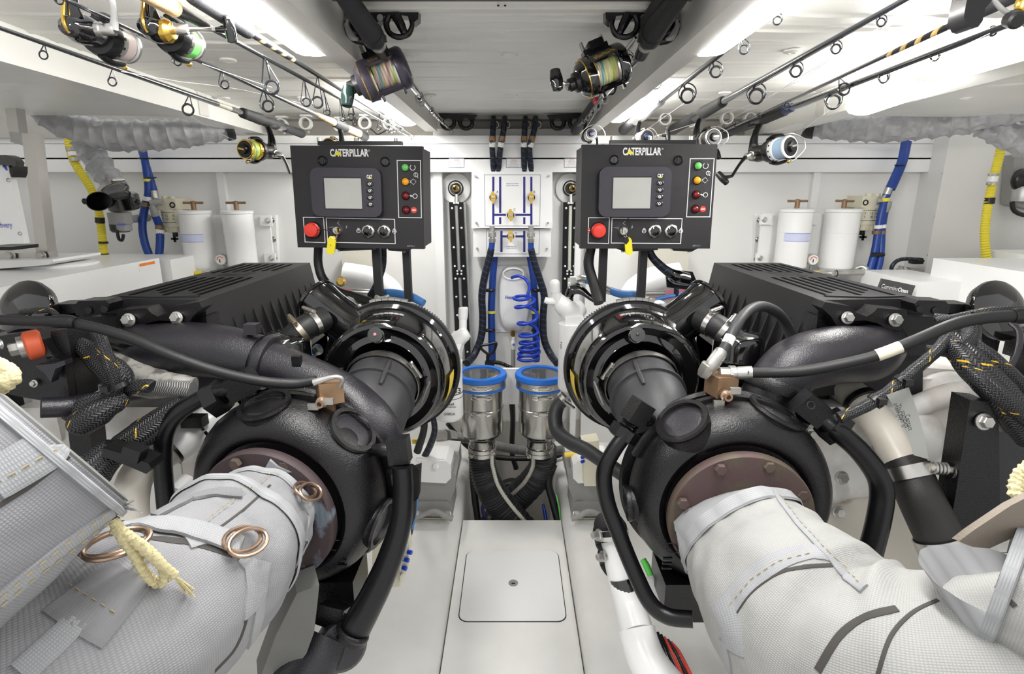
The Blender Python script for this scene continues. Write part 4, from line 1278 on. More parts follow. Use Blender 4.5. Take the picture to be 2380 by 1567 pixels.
ob('ferrule', MB().pt([(1702, 868, 1.15, 13), (1716, 867, 1.148, 13), (1718, 867, 1.147, 15), (1748, 866, 1.14, 15.5)], 16), ZINC, t)
ob('hex_nut', MB().lathe(P(1672, 866, 1.155), (1, -.05, 0), [(0, .012), (.020, .012), (.020, .016), (.034, .016)], 6), ZINC, t)
ob('end_sleeve', MB().pt([(2352, 735, 1.06, 16), (2372, 734, 1.06, 19), (2420, 733, 1.06, 19)], 16), PLAB, t)
t = thing('oil_hose', 'arched black hose with a white band rising from the bronze block to the cover', 'hose')
arch = [(1668, 838, 1.15, 13), (1690, 798, 1.16, 12), (1712, 755, 1.19, 12), (1740, 722, 1.24, 12), (1772, 712, 1.30, 12), (1805, 726, 1.36, 12), (1828, 755, 1.40, 12), (1845, 800, 1.42, 12)]
ob('hose_body', MB().pt(arch, 16), RUBG, t)
ob('white_band', MB().pt([(1689, 800, 1.16, 13), (1698, 782, 1.168, 13)], 16, 2), PWHITE, t)
ob('ferrule', MB().pt([(1645, 868, 1.15, 10), (1655, 848, 1.15, 16), (1672, 824, 1.152, 16), (1678, 815, 1.155, 14)], 16), ZINC, t)
ob('hex_nut', MB().lathe(P(1640, 862, 1.155), (.2, -.1, .6), [(-.014, .013), (.0, .017), (.016, .017), (.018, .012)], 6), ZINC, t)

# ---------------------------------------------------------------- wiring looms
def loom(label, runs, ties=(), m=None):
    t = thing('wiring_loom', label, 'cable')
    for pts in runs:
        ob('braided_sleeve', MB().pt(pts, 26, 8, fn=lambda l, a: .0016 * noise.noise(V((l * 45, a * 5, len(pts))))), m or BRAIDT, t)
    for x, y, Y, r, ang in ties:
        c = P(x, y, Y)
        ax = V((math.cos(ang), 0, -math.sin(ang)))
        R_ = M(r, x, y, Y)
        o = ob('cable_tie', MB().lathe(c - ax * .005, ax, [(0, R_), (0, R_ + .003), (.010, R_ + .003), (.010, R_)], 30, close=True), PLAB, t)
        u, v, w = basis(ax)
        ob('tie_head', MB().box(c + V((0, -R_ - .004, .006)), (.016, .012, .012), .002), PLAB, o)
    return t
loom('thick braided loom forking below the long hose, with a black cable tie', [
    [(172, 790, 1.16, 16), (205, 815, 1.15, 22), (240, 845, 1.14, 30), (272, 875, 1.13, 33), (285, 905, 1.12, 22), (276, 930, 1.11, 18)],
    [(222, 765, 1.14, 14), (238, 800, 1.11, 14), (256, 850, 1.10, 14), (268, 885, 1.10, 13), (272, 912, 1.10, 13)],
    [(278, 915, 1.11, 14), (250, 925, 1.10, 20), (205, 942, 1.09, 25), (170, 958, 1.085, 22), (155, 955, 1.085, 20)],
    [(290, 925, 1.10, 17), (262, 940, 1.08, 24), (225, 962, 1.065, 31), (192, 982, 1.06, 30), (172, 985, 1.06, 24)],
    [(290, 908, 1.12, 14), (320, 900, 1.11, 16), (345, 898, 1.11, 17), (352, 900, 1.11, 16)]],
    [(268, 900, 1.09, 26, 1.2)])
loom('flat braided loom strapped along the white pipe by a wide clamp', [
    [(425, 935, 1.16, 18), (395, 962, 1.14, 28), (345, 1000, 1.12, 34), (290, 1035, 1.10, 30), (262, 1050, 1.09, 24)],
    [(270, 1040, 1.075, 28), (245, 1065, 1.065, 36), (215, 1095, 1.05, 44), (200, 1120, 1.04, 40)]],
    [])
t = bpy.data.objects[[o.name for o in SC.objects if o.name.startswith('wiring_loom')][-1]]
b = MB()
pts = [(238, 1042), (300, 1060), (345, 1078), (352, 1090), (340, 1102), (300, 1085), (240, 1062)]
b.prism([P(x, y, 1.035) for x, y in pts], (0, .045, 0), .004)
cl = ob('wide_clamp', b, PLAB, t)
ob('clamp_block', MB().prism([P(x, y, 1.02) for x, y in ((286, 1038), (326, 1052), (318, 1080), (278, 1066))], (0, .03, 0), .003), PLAB, cl)
loom('bundle of braided looms dropping past the bracket at the frame edge', [
    [(2205, 790, 1.16, 26), (2235, 820, 1.13, 30), (2265, 855, 1.10, 34), (2310, 900, 1.08, 36), (2350, 950, 1.06, 36), (2400, 1015, 1.05, 36)],
    [(2215, 805, 1.15, 16), (2250, 850, 1.10, 18), (2290, 890, 1.06, 19), (2335, 930, 1.04, 20), (2400, 985, 1.03, 20)],
    [(2245, 790, 1.15, 16), (2300, 830, 1.11, 18), (2345, 870, 1.09, 18), (2410, 930, 1.08, 18)],
    [(2255, 760, 1.17, 20), (2250, 790, 1.15, 24), (2225, 815, 1.13, 26)]], [])
loom('slim braided loom from the bundle down to the marked hex elbow', [
    [(2215, 770, 1.16, 12), (2170, 822, 1.13, 13), (2120, 865, 1.11, 14), (2060, 915, 1.09, 14), (2000, 950, 1.08, 14), (1950, 972, 1.08, 13)],
    [(2150, 810, 1.16, 9), (2180, 815, 1.15, 12), (2215, 822, 1.14, 12)]],
    [(2095, 888, 1.10, 16, -.7), (2035, 932, 1.085, 16, -.7)])
loom('thin braided cable lying on the housing by the dark pulley guard', [[(50, 725, 1.25, 6), (90, 722, 1.24, 8), (118, 722, 1.24, 7), (135, 735, 1.23, 5)], [(20, 735, 1.25, 5), (70, 728, 1.25, 6)]], (), BRAID)
loom('thin braided cable arching over the long hose at the frame edge', [[(2175, 745, 1.2, 8), (2230, 735, 1.18, 8), (2300, 722, 1.16, 8), (2400, 718, 1.15, 8)], [(2170, 738, 1.22, 10), (2215, 742, 1.2, 9), (2260, 752, 1.18, 8)]], [(2255, 735, 1.175, 12, .1)], BRAID)
# printed paper tag hanging on the slim loom
t = thing('paper_tag', 'curled grey paper tag with printed lines hanging from the slim loom', 'tag')
b = MB()
rows = []
for i in range(13):
    k = i / 12
    x0, y0 = 2060 + 62 * k + 8 * math.sin(k * 3), 918 + 140 * k
    x1, y1 = 2112 + 45 * k + 6 * math.sin(k * 3), 900 + 168 * k
    rows.append([b.bm.verts.new(P(x0, y0, 1.065 + .012 * math.sin(k * 4))), b.bm.verts.new(P(x1, y1, 1.075 + .014 * math.sin(k * 4 + .6)))])
for A, B in zip(rows, rows[1:]):
    b.bm.faces.new((A[0], A[1], B[1], B[0]))
bmesh.ops.solidify(b.bm, geom=b.bm.faces, thickness=.0006)
ob('paper', b, mat('tag_paper', (.62, .63, .60), .6), t)
for i, s in enumerate(('property of', 'This item is', 'standard', 'Contact')):
    text('printed_line', s, P(2082 + i * 9 + 4, 958 + i * 8, 1.060), .010, BLPRINT, t, right=(.32, .02, -.75), up=(.85, .05, .4), squeeze=.8)
# ================================================================= ENGINE CONTROL PANELS
def rr_px(x0, y0, x1, y1, r, n=5):
    out = []
    for cx, cy, a0 in ((x1 - r, y0 + r, 3), (x1 - r, y1 - r, 0), (x0 + r, y1 - r, 1), (x0 + r, y0 + r, 2)):
        for i in range(n + 1):
            a = (a0 + i / n) * PI / 2
            out.append((cx + r * math.cos(a), cy + r * math.sin(a)))
    return out
def outline(quad, w, Y):
    """thin printed frame following a four-cornered outline in pixels"""
    b = MB()
    n = len(quad)
    cx = sum(p[0] for p in quad) / n; cy = sum(p[1] for p in quad) / n
    inn = []
    for x, y in quad:
        dx, dy = x - cx, y - cy
        inn.append((x - math.copysign(w, dx), y - math.copysign(w, dy)))
    for i in range(n):
        j = (i + 1) % n
        b.prism([P(*quad[i], Y), P(*quad[j], Y), P(*inn[j], Y), P(*inn[i], Y)], (0, .0004, 0))
    return b
FR = V((0, -1, 0))
def control_panel(Y, K, label):
    """K maps a unit square (0..1 across, 0..1 down) to pixels of the panel's front"""
    t = thing('control_panel', label, 'control panel')
    def q(u, v):
        return K(u, v)
    def pr(poly, y, dep, bev=0):
        return MB().pp([q(*p) for p in poly], y, dep, bev)
    sq = [(0, 0), (1, 0), (1, 1), (0, 1)]
    box = ob('enclosure', pr([(.012, .012), (.988, .012), (.988, .988), (.012, .988)], Y + .03, .20, .006), PANB, t)
    door = ob('door', pr(sq, Y, .027, .004), PANB, t)
    w_px = q(1, 0)[0] - q(0, 0)[0]
    mpx = M(1, *q(.5, .5), Y)
    def c(u, v, off=0):
        return P(*q(u, v), Y - off)
    # lettering with a yellow triangle
    text('maker_lettering', 'CATERPILLAR', c(.445, .068, .0008), 17 * mpx, WPRINT, door, width=88 * mpx, bold=.035)
    a = q(.325, .094)
    b = MB().pp([(a[0], a[1] + 0), (a[0] + 20, a[1]), (a[0] + 10, a[1] - 11)], Y - .0016, .0006)
    ob('yellow_triangle', b, YEL, door)
    ob('registered_mark', MB().torus(c(.595, .045, .0008), FR, 1.6 * mpx, .4 * mpx, 12, 5), WPRINT, door)
    for u, v in ((.24, .148), (.715, .155)):
        lk = ob('quarter_turn_lock', MB().lathe(c(u, v), FR, [(0, 11 * mpx), (.004, 11 * mpx), (.006, 9.5 * mpx), (.0045, 8 * mpx), (.003, 7.5 * mpx), (.003, 0)], 24), PLAB, door)
        ob('lock_slot', MB().box(c(u, v, .004), (2 * mpx, .003, 14 * mpx), .0005), PANG, lk)
    # display unit
    d = pr([p for p in [(x, y) for x, y in rr_unit(.135, .215, .675, .695, .06, w_px)]], Y - .030, .030, .008)
    dis = ob('display', d, PANG, t)
    ob('screen_recess', pr([(.232, .305), (.528, .305), (.528, .622), (.232, .622)], Y - .0312, .002), PLAB, dis)
    ob('screen', pr([(.240, .318), (.524, .318), (.524, .615), (.240, .615)], Y - .0318, .002), SCREEN, dis)
    pl = ob('badge', pr([(.563, .278), (.617, .278), (.617, .327), (.563, .327)], Y - .0315, .002, .0005), GLOB, dis)
    text('badge_lettering', 'CAT', P(*q(.59, .300), Y - .0325), 8 * mpx, WPRINT, dis, width=13 * mpx, bold=.05)
    a = q(.582, .322)
    ob('badge_triangle', MB().pp([(a[0], a[1]), (a[0] + 7, a[1]), (a[0] + 3.5, a[1] - 5)], Y - .0332, .0006), YEL, dis)
    for i, s in enumerate(('^', 'o', '>o', 'o=')):
        v = .372 + i * .066
        cc = P(*q(.59, v), Y - .030)
        bb = MB().lathe(cc, FR, [(0, 8.4 * mpx), (.003, 8.2 * mpx), (.0045, 6.5 * mpx), (.0045, 0)], 20)
        for z in bb.bm.verts:
            z.co.z = cc.z + (z.co.z - cc.z) * .72
        k = ob('key', bb, GLOB, dis)
        ob('key_mark', MB().torus(cc + FR * .0048, FR, 2.3 * mpx, .9 * mpx, 8 + 2 * i, 5), WPRINT, k)
    # indicator lamps
    ob('printed_frame', outline([q(u, v) for u, v in ((.802, .135), (.985, .135), (.985, .700), (.802, .700))], 1.8, Y - .0004), WPRINT, door)
    for i, mm in enumerate((GREENL, AMBER, DRED, DRED)):
        v = .208 + i * .138
        o = ob('lamp', MB().lathe(c(.865, v), FR, [(0, 9.5 * mpx), (.003, 9.5 * mpx), (.003, 8.2 * mpx), (.006, 7.8 * mpx), (.009, 5.5 * mpx), (.0105, 2.5 * mpx), (.011, 0)], 24), mm, t)
        ob('lamp_collar', MB().lathe(c(.865, v), FR, [(0, 10 * mpx), (.003, 10 * mpx), (.003, 8.3 * mpx)], 24, cap=False), PLAB, o)
    # pictograms
    ob('symbol', MB().tube([c(.922, .208, .0008) + V((math.cos(a_) * 6 * mpx, 0, math.sin(a_) * 6 * mpx)) for a_ in [2.1 + i * .42 for i in range(13)]], .8 * mpx, 5, 1), WPRINT, door)
    b = MB().torus(c(.945, .278, .0008), FR, 4.6 * mpx, .7 * mpx, 8, 5).tube([c(.945, .262, .0008), c(.945, .29, .0008)], .6 * mpx, 5, 1).tube([c(.955, .298, .0008), c(.962, .305, .0008)], .9 * mpx, 5, 1)
    ob('symbol', b, WPRINT, door)
    b = MB().torus(c(.925, .346, .0008), FR, 6.5 * mpx, .7 * mpx, 4, 5).torus(c(.898, .346, .0008), FR, 2.4 * mpx, .6 * mpx, 8, 5)
    ob('symbol', b, WPRINT, door)
    b = MB().torus(c(.936, .486, .0008), FR, 5.2 * mpx, .9 * mpx, 8, 5).tube([c(.895, .48, .0008), c(.915, .49, .0008)], 1.8 * mpx, 6, 1)
    ob('symbol', b, WPRINT, door)
    s_ = ob('stop_symbol', MB().lathe(c(.925, .622), FR, [(0, 6.8 * mpx), (.0008, 6.8 * mpx), (.0008, 0)], 20), RED, door)
    ob('stop_bar', MB().box(c(.925, .622, .0012), (9 * mpx, .0004, 2.6 * mpx)), WPRINT, s_)
    # lower controls
    for u0, u1 in ((.058, .222), (.236, .775)):
        ob('printed_frame', outline([q(u0, .700 if u1 < .3 else .705), q(u1, .700 if u1 < .3 else .71), q(u1, .955), q(u0, .950)], 1.8, Y - .0004), WPRINT, door)
    sb = ob('stop_button', MB().lathe(c(.135, .825), FR, [(0, 17 * mpx), (.012, 17 * mpx), (.014, 14 * mpx), (.022, 13.6 * mpx), (.022, 15.4 * mpx), (.030, 15.4 * mpx), (.033, 13.5 * mpx), (.033, 11 * mpx), (.0335, 9.5 * mpx), (.0335, 0)], 32), RED, t)
    ob('button_collar', MB().lathe(c(.135, .825), FR, [(0, 19 * mpx), (.010, 19 * mpx), (.012, 17.2 * mpx)], 32, cap=False), PLAB, sb)
    if Y > 0 and K is KR:
        s_ = ob('stop_symbol', MB().lathe(c(.072, .825), FR, [(0, 5.5 * mpx), (.0008, 5.5 * mpx), (.0008, 0)], 20), RED, door)
        ob('stop_bar', MB().box(c(.072, .825, .0012), (8 * mpx, .0004, 2.2 * mpx)), WPRINT, s_)
    ks = ob('key_switch', MB().lathe(c(.325, .828), FR, [(0, 12 * mpx), (.006, 12 * mpx), (.010, 10 * mpx), (.016, 9.5 * mpx), (.018, 8 * mpx), (.018, 0)], 26), ZINC, t)
    ky = ob('key', MB().box(c(.325, .828, .030), (.0035, .024, .014), .001), BRASS if K is KL else STEEL, t)
    for u in (.565, .690):
        kn = ob('push_button', MB().lathe(c(u, .83), FR, [(0, 16 * mpx), (.008, 16 * mpx), (.010, 14.5 * mpx), (.011, 11.5 * mpx)], 8, cap=False), STEEL, t)
        ob('button_cap', MB().lathe(c(u, .83), FR, [(.003, 11.6 * mpx), (.010, 11.4 * mpx), (.012, 9 * mpx), (.012, 0)], 24), GLOB, kn)
        s = 1 if u > .6 else -1
        b = MB().torus(c(u + s * .078, .832, .0008), FR, 4.6 * mpx, .7 * mpx, 8, 5).tube([c(u + s * .078 - .012, .832, .0008), c(u + s * .078 + .012, .832, .0008)], .7 * mpx, 5, 1).torus(c(u + s * .078, .812, .0008), FR, 2.2 * mpx, .6 * mpx, 6, 5)
        ob('symbol', b, WPRINT, door)
    b = MB().tube([c(.322, .755, .0008), c(.342, .735 + .04, .0008)], .8 * mpx, 5, 1).tube([c(.342, .735, .0008), c(.325, .755, .0008)], .6 * mpx, 5, 1)
    b.prism([c(.388, .790, .0006), c(.400, .775, .0006), c(.396, .793, .0006), c(.404, .793, .0006), c(.386, .815, .0006), c(.392, .798, .0006)], (0, .0003, 0))
    b.torus(c(.285, .80, .0008), FR, 2.2 * mpx, .6 * mpx, 8, 5).tube([c(.255, .80, .0008), c(.278, .80, .0008)], .7 * mpx, 5, 1)
    ob('symbol', b, GPRINT, door)
    # brackets at the top and bottom, bolts
    b = MB()
    x0, y0 = q(.21, -.035); x1, y1 = q(.84, -.012)
    b.prect(x0, y0 - 2, x1, y0 + 7, Y + .05, .03, .003)
    br_ = ob('top_bracket', b, PLAB, t)
    for u in (.22, .50, .80):
        ob('bolt', MB().cyl(P(*q(u, -.04), Y + .06), (0, 0, 1), .006, .012, 10), ZINC, br_)
    b = MB().pp([q(.26, .99), q(.60, .99), q(.60, 1.015), q(.34, 1.03)], Y + .02, .03, .002).pp([q(.70, .99), q(.92, .99), q(.86, 1.03), q(.72, 1.02)], Y + .02, .03, .002)
    lb = ob('lower_bracket', b, PLAB, t)
    for u in (.33, .84):
        ob('bolt', MB().cyl(P(*q(u, 1.035), Y + .03), (0, 0, 1), .005, .012, 10), ZINC, lb)
    text('small_print', 'B8976-1', c(.895, .972, .0008), 4 * mpx, GPRINT, door)
    return t
def rr_unit(x0, y0, x1, y1, r, w):
    asp = 1.27
    out = []
    for cx, cy, a0 in ((x1 - r, y0 + r * asp, 3), (x1 - r, y1 - r * asp, 0), (x0 + r, y1 - r * asp, 1), (x0 + r, y0 + r * asp, 2)):
        for i in range(6):
            a = (a0 + i / 5) * PI / 2
            out.append((cx + r * math.cos(a), cy + r * asp * math.sin(a)))
    return out
def quadmap(tl, tr, br, bl):
    def K(u, v):
        a = (tl[0] + (tr[0] - tl[0]) * u, tl[1] + (tr[1] - tl[1]) * u)
        b = (bl[0] + (br[0] - bl[0]) * u, bl[1] + (br[1] - bl[1]) * u)
        return (a[0] + (b[0] - a[0]) * v, a[1] + (b[1] - a[1]) * v)
    return K
KL = quadmap((674, 338), (982, 340), (986, 579), (692, 575))
KR = quadmap((1353, 336), (1668, 335), (1650, 578), (1348, 578))
YP = 1.78
pan_l = control_panel(YP, KL, 'black engine control panel whose amber key tag hangs from a black ring, by the hanging gold reel')
pan_r = control_panel(YP, KR, 'black engine control panel with a red stop symbol left of its red button')
pan_l['label'] = 'black engine control panel standing beside the small gold hanging reel'
# legs and cables
def legs(parent, posts, cable, cm):
    for x, y0, y1, w in posts:
        a, b = P(x, y0, YP + .08), P(x + .5, y1, YP + .08)
        ob('leg', MB().box((a + b) / 2, (M(w, x, y0, YP), .03, (a - b).length), .003), PANB, parent)
legs(pan_l, ((879, 572, 720, 19), (947, 575, 700, 17)), None, None)
legs(pan_r, ((1400, 575, 700, 18), (1491, 575, 720, 18)), None, None)
hose('panel_cable', 'thick black cable curling from the panel by the gold reel down to the filter', [(740, 575, 1.86, 10), (740, 615, 1.86, 10), (752, 650, 1.85, 10.5), (785, 678, 1.82, 11), (830, 692, 1.78, 11.5), (872, 708, 1.72, 12)], RUB, 'cable')
hose('panel_cable', 'black spiral-wrapped cable hanging behind the middle leg of the panel by the gold reel', [(892, 575, 1.92, 7), (890, 620, 1.92, 7), (876, 660, 1.9, 8), (862, 688, 1.86, 9)], BLKSP, 'cable')
hose('panel_cable', 'thick black cable dropping from the panel past its thin leg to the filter', [(1374, 575, 1.86, 11), (1368, 615, 1.86, 12), (1380, 660, 1.84, 12), (1392, 705, 1.80, 12)], RUB, 'cable')
t = thing('sensor_lead', 'spiral-wrapped lead from the panel down to the black connector bracket', 'cable')
ob('lead', MB().pt([(1508, 580, 1.86, 9), (1518, 600, 1.86, 9), (1540, 622, 1.86, 10), (1565, 640, 1.86, 12)], 14), BLKSP, t)
ob('connector', MB().pt([(1560, 638, 1.85, 14), (1575, 645, 1.85, 17), (1600, 650, 1.85, 15)], 16), GLOB, t)
ob('bracket', MB().pp([(1548, 640), (1565, 628), (1610, 632), (1625, 668), (1600, 674), (1550, 668)], 1.90, .01, .003), SATB, t)
ob('cable_tail', MB().pt([(1572, 668, 1.9, 6), (1572, 690, 1.9, 6)], 10), BLKSP, t)
# key tags
def keytag(label, ring, tag_px, Y, tilt):
    t = thing('key_tag', label, 'key tag', None)
    x0, y0, x1, y1 = tag_px
    k = (x1 - x0) * .22
    ob('tag_body', MB().pp([(x0 + k + tilt, y0), (x1 - k + tilt, y0), (x1 + tilt * .8, y0 + k * 1.6), (x1 - tilt * .3, y1 - k), (x1 - k - tilt * .3, y1), (x0 + k - tilt * .5, y1), (x0 - tilt * .5, y1 - k), (x0 + tilt * .6, y0 + k * 1.6)], Y, .008, .0025), YEL, t)
    ob('ring', MB().tube([P(*p) for p in ring], .0011, 6, 6), STEEL, t)
    return t
kt = keytag('yellow key tag hanging on the panel beside the gold reel', [(778, 536, YP - .03), (783, 548, YP - .045), (779, 556, YP - .045), (768, 550, YP - .045)], (760, 549, 778, 591), YP - .045, 3)
text('tag_mark', '< .', P(768, 572, YP - .0465), .006, BLPRINT, kt, right=(0, 0, -1), up=(1, 0, 0))
kt = keytag('yellow key tag hanging on the panel with the stop symbol', [(1452, 536, YP - .03), (1456, 548, YP - .045), (1459, 556, YP - .045), (1450, 548, YP - .045)], (1453, 552, 1470, 592), YP - .045, -2)
ob('fob', MB().pp([(1450, 553), (1460, 550), (1462, 560), (1456, 568), (1450, 565)], YP - .050, .005, .002), PLAB, kt)
tag(ob('key_lanyard', MB().tube([P(x, y, YP - .02) for x, y in ((1409, 512), (1412, 502), (1425, 493), (1442, 491), (1455, 500), (1463, 515), (1464, 530))], .0012, 6), PLAB), 'thin black wire loop arching over the key switch', 'cord')
tag(ob('key_lanyard', MB().tube([P(x, y, YP - .03) for x, y in ((738, 535), (752, 534), (764, 537), (770, 545), (775, 547))], .0012, 6), PLAB), 'thin black wire between the stop button and the key by the gold reel', 'cord')

# ================================================================= FUEL VALVE BOARDS, GAUGES, HOSES ON THE BULKHEAD
Y1, Y2 = 2.58, 2.60
def board(name, label, px, Y, cat='valve board'):
    t = thing(name, label, cat)
    x0, y0, x1, y1 = px
    ob('plate', MB().prect(x0, y0, x1, y1, Y, .07, .002), PWHITE, t)
    return t
def line(b, x0, y0, x1, y1, Y):
    b.prect(x0, y0, x1, y1, Y - .0008, .0006)
def valve(x, y, parent, m=GOLD):
    c = P(x, y, Y1 - .002)
    o = ob('valve', MB().lathe(c, FR, [(0, .0165), (.006, .0165), (.008, .013), (.010, .013)], 24), PLAB, parent)
    ob('valve_handle', MB().pp([(x - 3, y - 14), (x + 1, y - 14), (x + 6, y - 4), (x + 6, y + 5), (x + 3, y + 10), (x + 1, y + 15), (x - 1, y + 15), (x - 3, y + 9), (x - 6, y + 4), (x - 6, y - 5)], Y1 - .020, .008, .003), m, o)
    ob('valve_bolt', MB().hexa(P(x, y, Y1 - .020), FR, .0055, .006, True), STEEL, o)
t = board('fuel_valve_board', 'upper white fuel return board with three yellow valves and blue lines', (1096, 399, 1284, 530), Y1)
b = MB()
for x0, y0, x1, y1 in ((1144, 411, 1149, 445), (1144, 472, 1149, 522), (1160, 411, 1165, 495), (1160, 505, 1165, 521), (1216, 411, 1221, 495), (1216, 505, 1221, 521), (1232.5, 411, 1237.5, 445), (1232.5, 472, 1237.5, 522), (1149, 497, 1176, 502), (1198, 497, 1233, 502)):
    line(b, x0, y0, x1, y1, Y1)
ob('blue_lines', b, NAVY, t)
ob('border', outline([(1125, 406), (1257, 406), (1255, 526), (1127, 526)], 1.2, Y1 - .0006), GPRINT, t)
for x, y in ((1146, 459), (1235, 459), (1187, 500)): valve(x, y, t)
for x, y, s in ((1156, 446, 'A'), (1242, 446, 'B'), (1196, 487, 'C')):
    text('letter', s, P(x, y, Y1 - .001), .010, NAVY, t)
text('printed_title', 'ENGINE FUEL RETURN', P(1191, 427, Y1 - .001), .0045, NAVY, t, width=.055)
text('printed_title', 'CROSS OVER SYSTEM', P(1191, 431.5, Y1 - .001), .0045, NAVY, t, width=.055)
text('maker_name', 'T.W.LINE', P(1238, 525, Y1 - .001), .0055, GPRINT, t, width=.045)
for x, y in ((1105, 410), (1275, 409), (1107, 518), (1273, 518)):
    ob('screw', MB().cyl(P(x, y, Y1), FR, .005, .012, 12), ZINC, t)
t = board('fuel_valve_board', 'lower white fuel feed board with one yellow valve', (1100, 533, 1281, 597), Y2)
b = MB()
for q in ((1163, 537, 1168, 586), (1216, 537, 1221, 586), (1168, 547, 1178, 552), (1198, 547, 1217, 552)): line(b, *q, Y2)
ob('blue_lines', b, NAVY, t)
ob('border', outline([(1130, 534), (1255, 534), (1253, 591), (1131, 591)], 1.2, Y2 - .0006), GPRINT, t)
valve(1187, 549, t)
text('letter', 'D', P(1200, 542, Y2 - .001), .010, NAVY, t)
text('printed_title', 'ENGINE FUEL FEED', P(1188, 573, Y2 - .001), .0045, NAVY, t, width=.045)
text('printed_title', 'CROSS OVER LINE', P(1188, 577, Y2 - .001), .0045, NAVY, t, width=.045)
text('maker_name', 'T.W.LINE', P(1240, 591, Y2 - .001), .005, GPRINT, t, width=.04)
for x, y in ((1109, 577), (1271, 578)):
    ob('screw', MB().cyl(P(x, y, Y2), FR, .005, .010, 12), ZINC, t)
# warning labels on the lower rail
for x, y, lb in ((1061, 379, 'small white warning label on the rail above the hose-side sight gauge'), (1194, 379, 'small white warning label on the rail between the black hose pairs'), (1329, 379, 'small white warning label on the rail half hidden by a control panel')):
    t = thing('warning_label', lb, 'label')
    ob('sticker', MB().prect(x - 18, y - 11, x + 18, y + 11, 2.5885, .0012), PWHITE, t)
    ob('border', outline([(x - 18, y - 11), (x + 18, y - 11), (x + 18, y + 11), (x - 18, y + 11)], 1.3, 2.588), GPRINT, t)
    text('printed_title', 'WARNING', P(x, y - 7, 2.5878), .005, RPRINT, t, width=.026)
    for k, (s, w) in enumerate((('ENSURE VALVES ARE', .034), ('OPEN BEFORE', .03), ('STARTING ENGINES AND', .048), ('CHECK FUEL LEVELS', .044))):
        text('printed_line', s, P(x, y - 3 + k * 3.6, 2.5878), .0042, GPRINT, t, width=w)
# tank sight gauges
def gauge(xt, xb, label, face, yb):
    t = thing('sight_gauge', label, 'gauge')
    Y = 2.655
    w = 16.5
    ob('back_channel', MB().pp([(xt - w - 2, 470), (xt + w + 5, 470), (xb + w + 5, yb), (xb - w - 2, yb)], Y + .005, .03, .002), ALU, t)
    pl_ = ob('black_plate', MB().pp([(xt - w, 470), (xt + w, 470), (xb + w, yb), (xb - w, yb)], Y - .004, .012, .001), PLAB, t)
    def xx(y): return xt + (xb - xt) * (y - 470) / (yb - 470)
    for y0, y1 in ((478, 628), (646, yb - 8)):
        ob('sight_glass', MB().pt([(xx(y0), y0, Y - .006, 4), (xx(y1), y1, Y - .006, 4)], 12, 2), ALU if face else mat('sight_tube', (.60, .62, .52), .15), pl_)
    for y in (472, 484, 530, 575, 619, 630, 637, 648, 690, 733, 775, 818):
        k = 4.5 if y in (472, 630, 637) else 10
        if y > yb - 4: continue
        for s_ in (-1, 1):
            ob('rivet', MB().ball(P(xx(y) + s_ * k, y, Y - .005), .0052, 1, .5, 1, 10), PWHITE, pl_)
    yv = 438
    c = P(xt - .5, yv, 2.69)
    ob('disc', MB().lathe(c, FR, [(0, .068), (.004, .068), (.005, .066), (.005, 0)], 40), PWHITE, t)
    v = ob('gauge_valve', MB().lathe(c, FR, [(.005, .034), (.010, .036), (.012, .033), (.013, .026), (.02, .024), (.04, .018), (.05, .012)], 32), PLAB, t)
    ob('valve_collar', MB().lathe(c, FR, [(.012, .031), (.0145, .030), (.0145, .024)], 28, cap=False), STEEL, v)
    ob('valve_stem', MB().lathe(c + V((.004, 0, 0)), FR, [(.035, .016), (.06, .015), (.062, .011), (.066, .010), (.070, .006), (.07, 0)], 20), BRASS, v)
    ob('valve_knob', MB().lathe(c + V((.004, 0, 0)), FR, [(.066, .009), (.082, .008), (.084, 0)], 16), GLOB, v)
    ob('down_pipe', MB().pt([(xt + 1, 452, 2.66, 4), (xt + 1, 474, 2.655, 5)], 12, 2), STEEL, v)
    return t
gauge(1060, 1078, 'black riveted sight gauge rising behind the large-lettered fuel filter', True, 846)
gauge(1326, 1322, 'black riveted sight gauge half hidden by the control panel with the stop symbol', False, 700)
# four black hoses from the ledge to the upper board
for i, (x0, x1, x2, lb) in enumerate(((1146, 1144, 1147, 'black wrapped hose, first of the four above the fuel board'), (1172, 1163, 1158, 'black wrapped hose, second of the four above the fuel board'), (1220, 1217, 1219, 'black wrapped hose, third of the four above the fuel board'), (1244, 1231, 1235, 'black wrapped hose, fourth of the four above the fuel board'))):
    t = thing('fuel_hose', lb, 'hose', 'black hoses above the fuel board')
    w = 6.6
    ob('hose_body', MB().pt([(x0 + 1, 276, 2.66, w), (x0, 290, 2.58, w), (x1 + (x0 - x1) * .6, 315, 2.56, w), (x1, 345, 2.565, w), (x2, 400, 2.60, w)], 14), BLKSP, t)
    xa = lambda y: x0 + (x1 - x0) * (y - 290) / 55
    ob('brown_band', MB().pt([(xa(316), 316, 2.559, w + .9), (xa(329), 329, 2.561, w + .9)], 14, 2), BRONZE, t)
    ob('silver_band', MB().pt([(xa(331), 331, 2.561, w + .7), (xa(342), 342, 2.563, w + .7)], 14, 2), PWHITE, t)
    ob('ledge_fitting', MB().torus(P(x0 + 6, 290, 2.69), FR, .014, .004, 16, 6), ZINC, t)
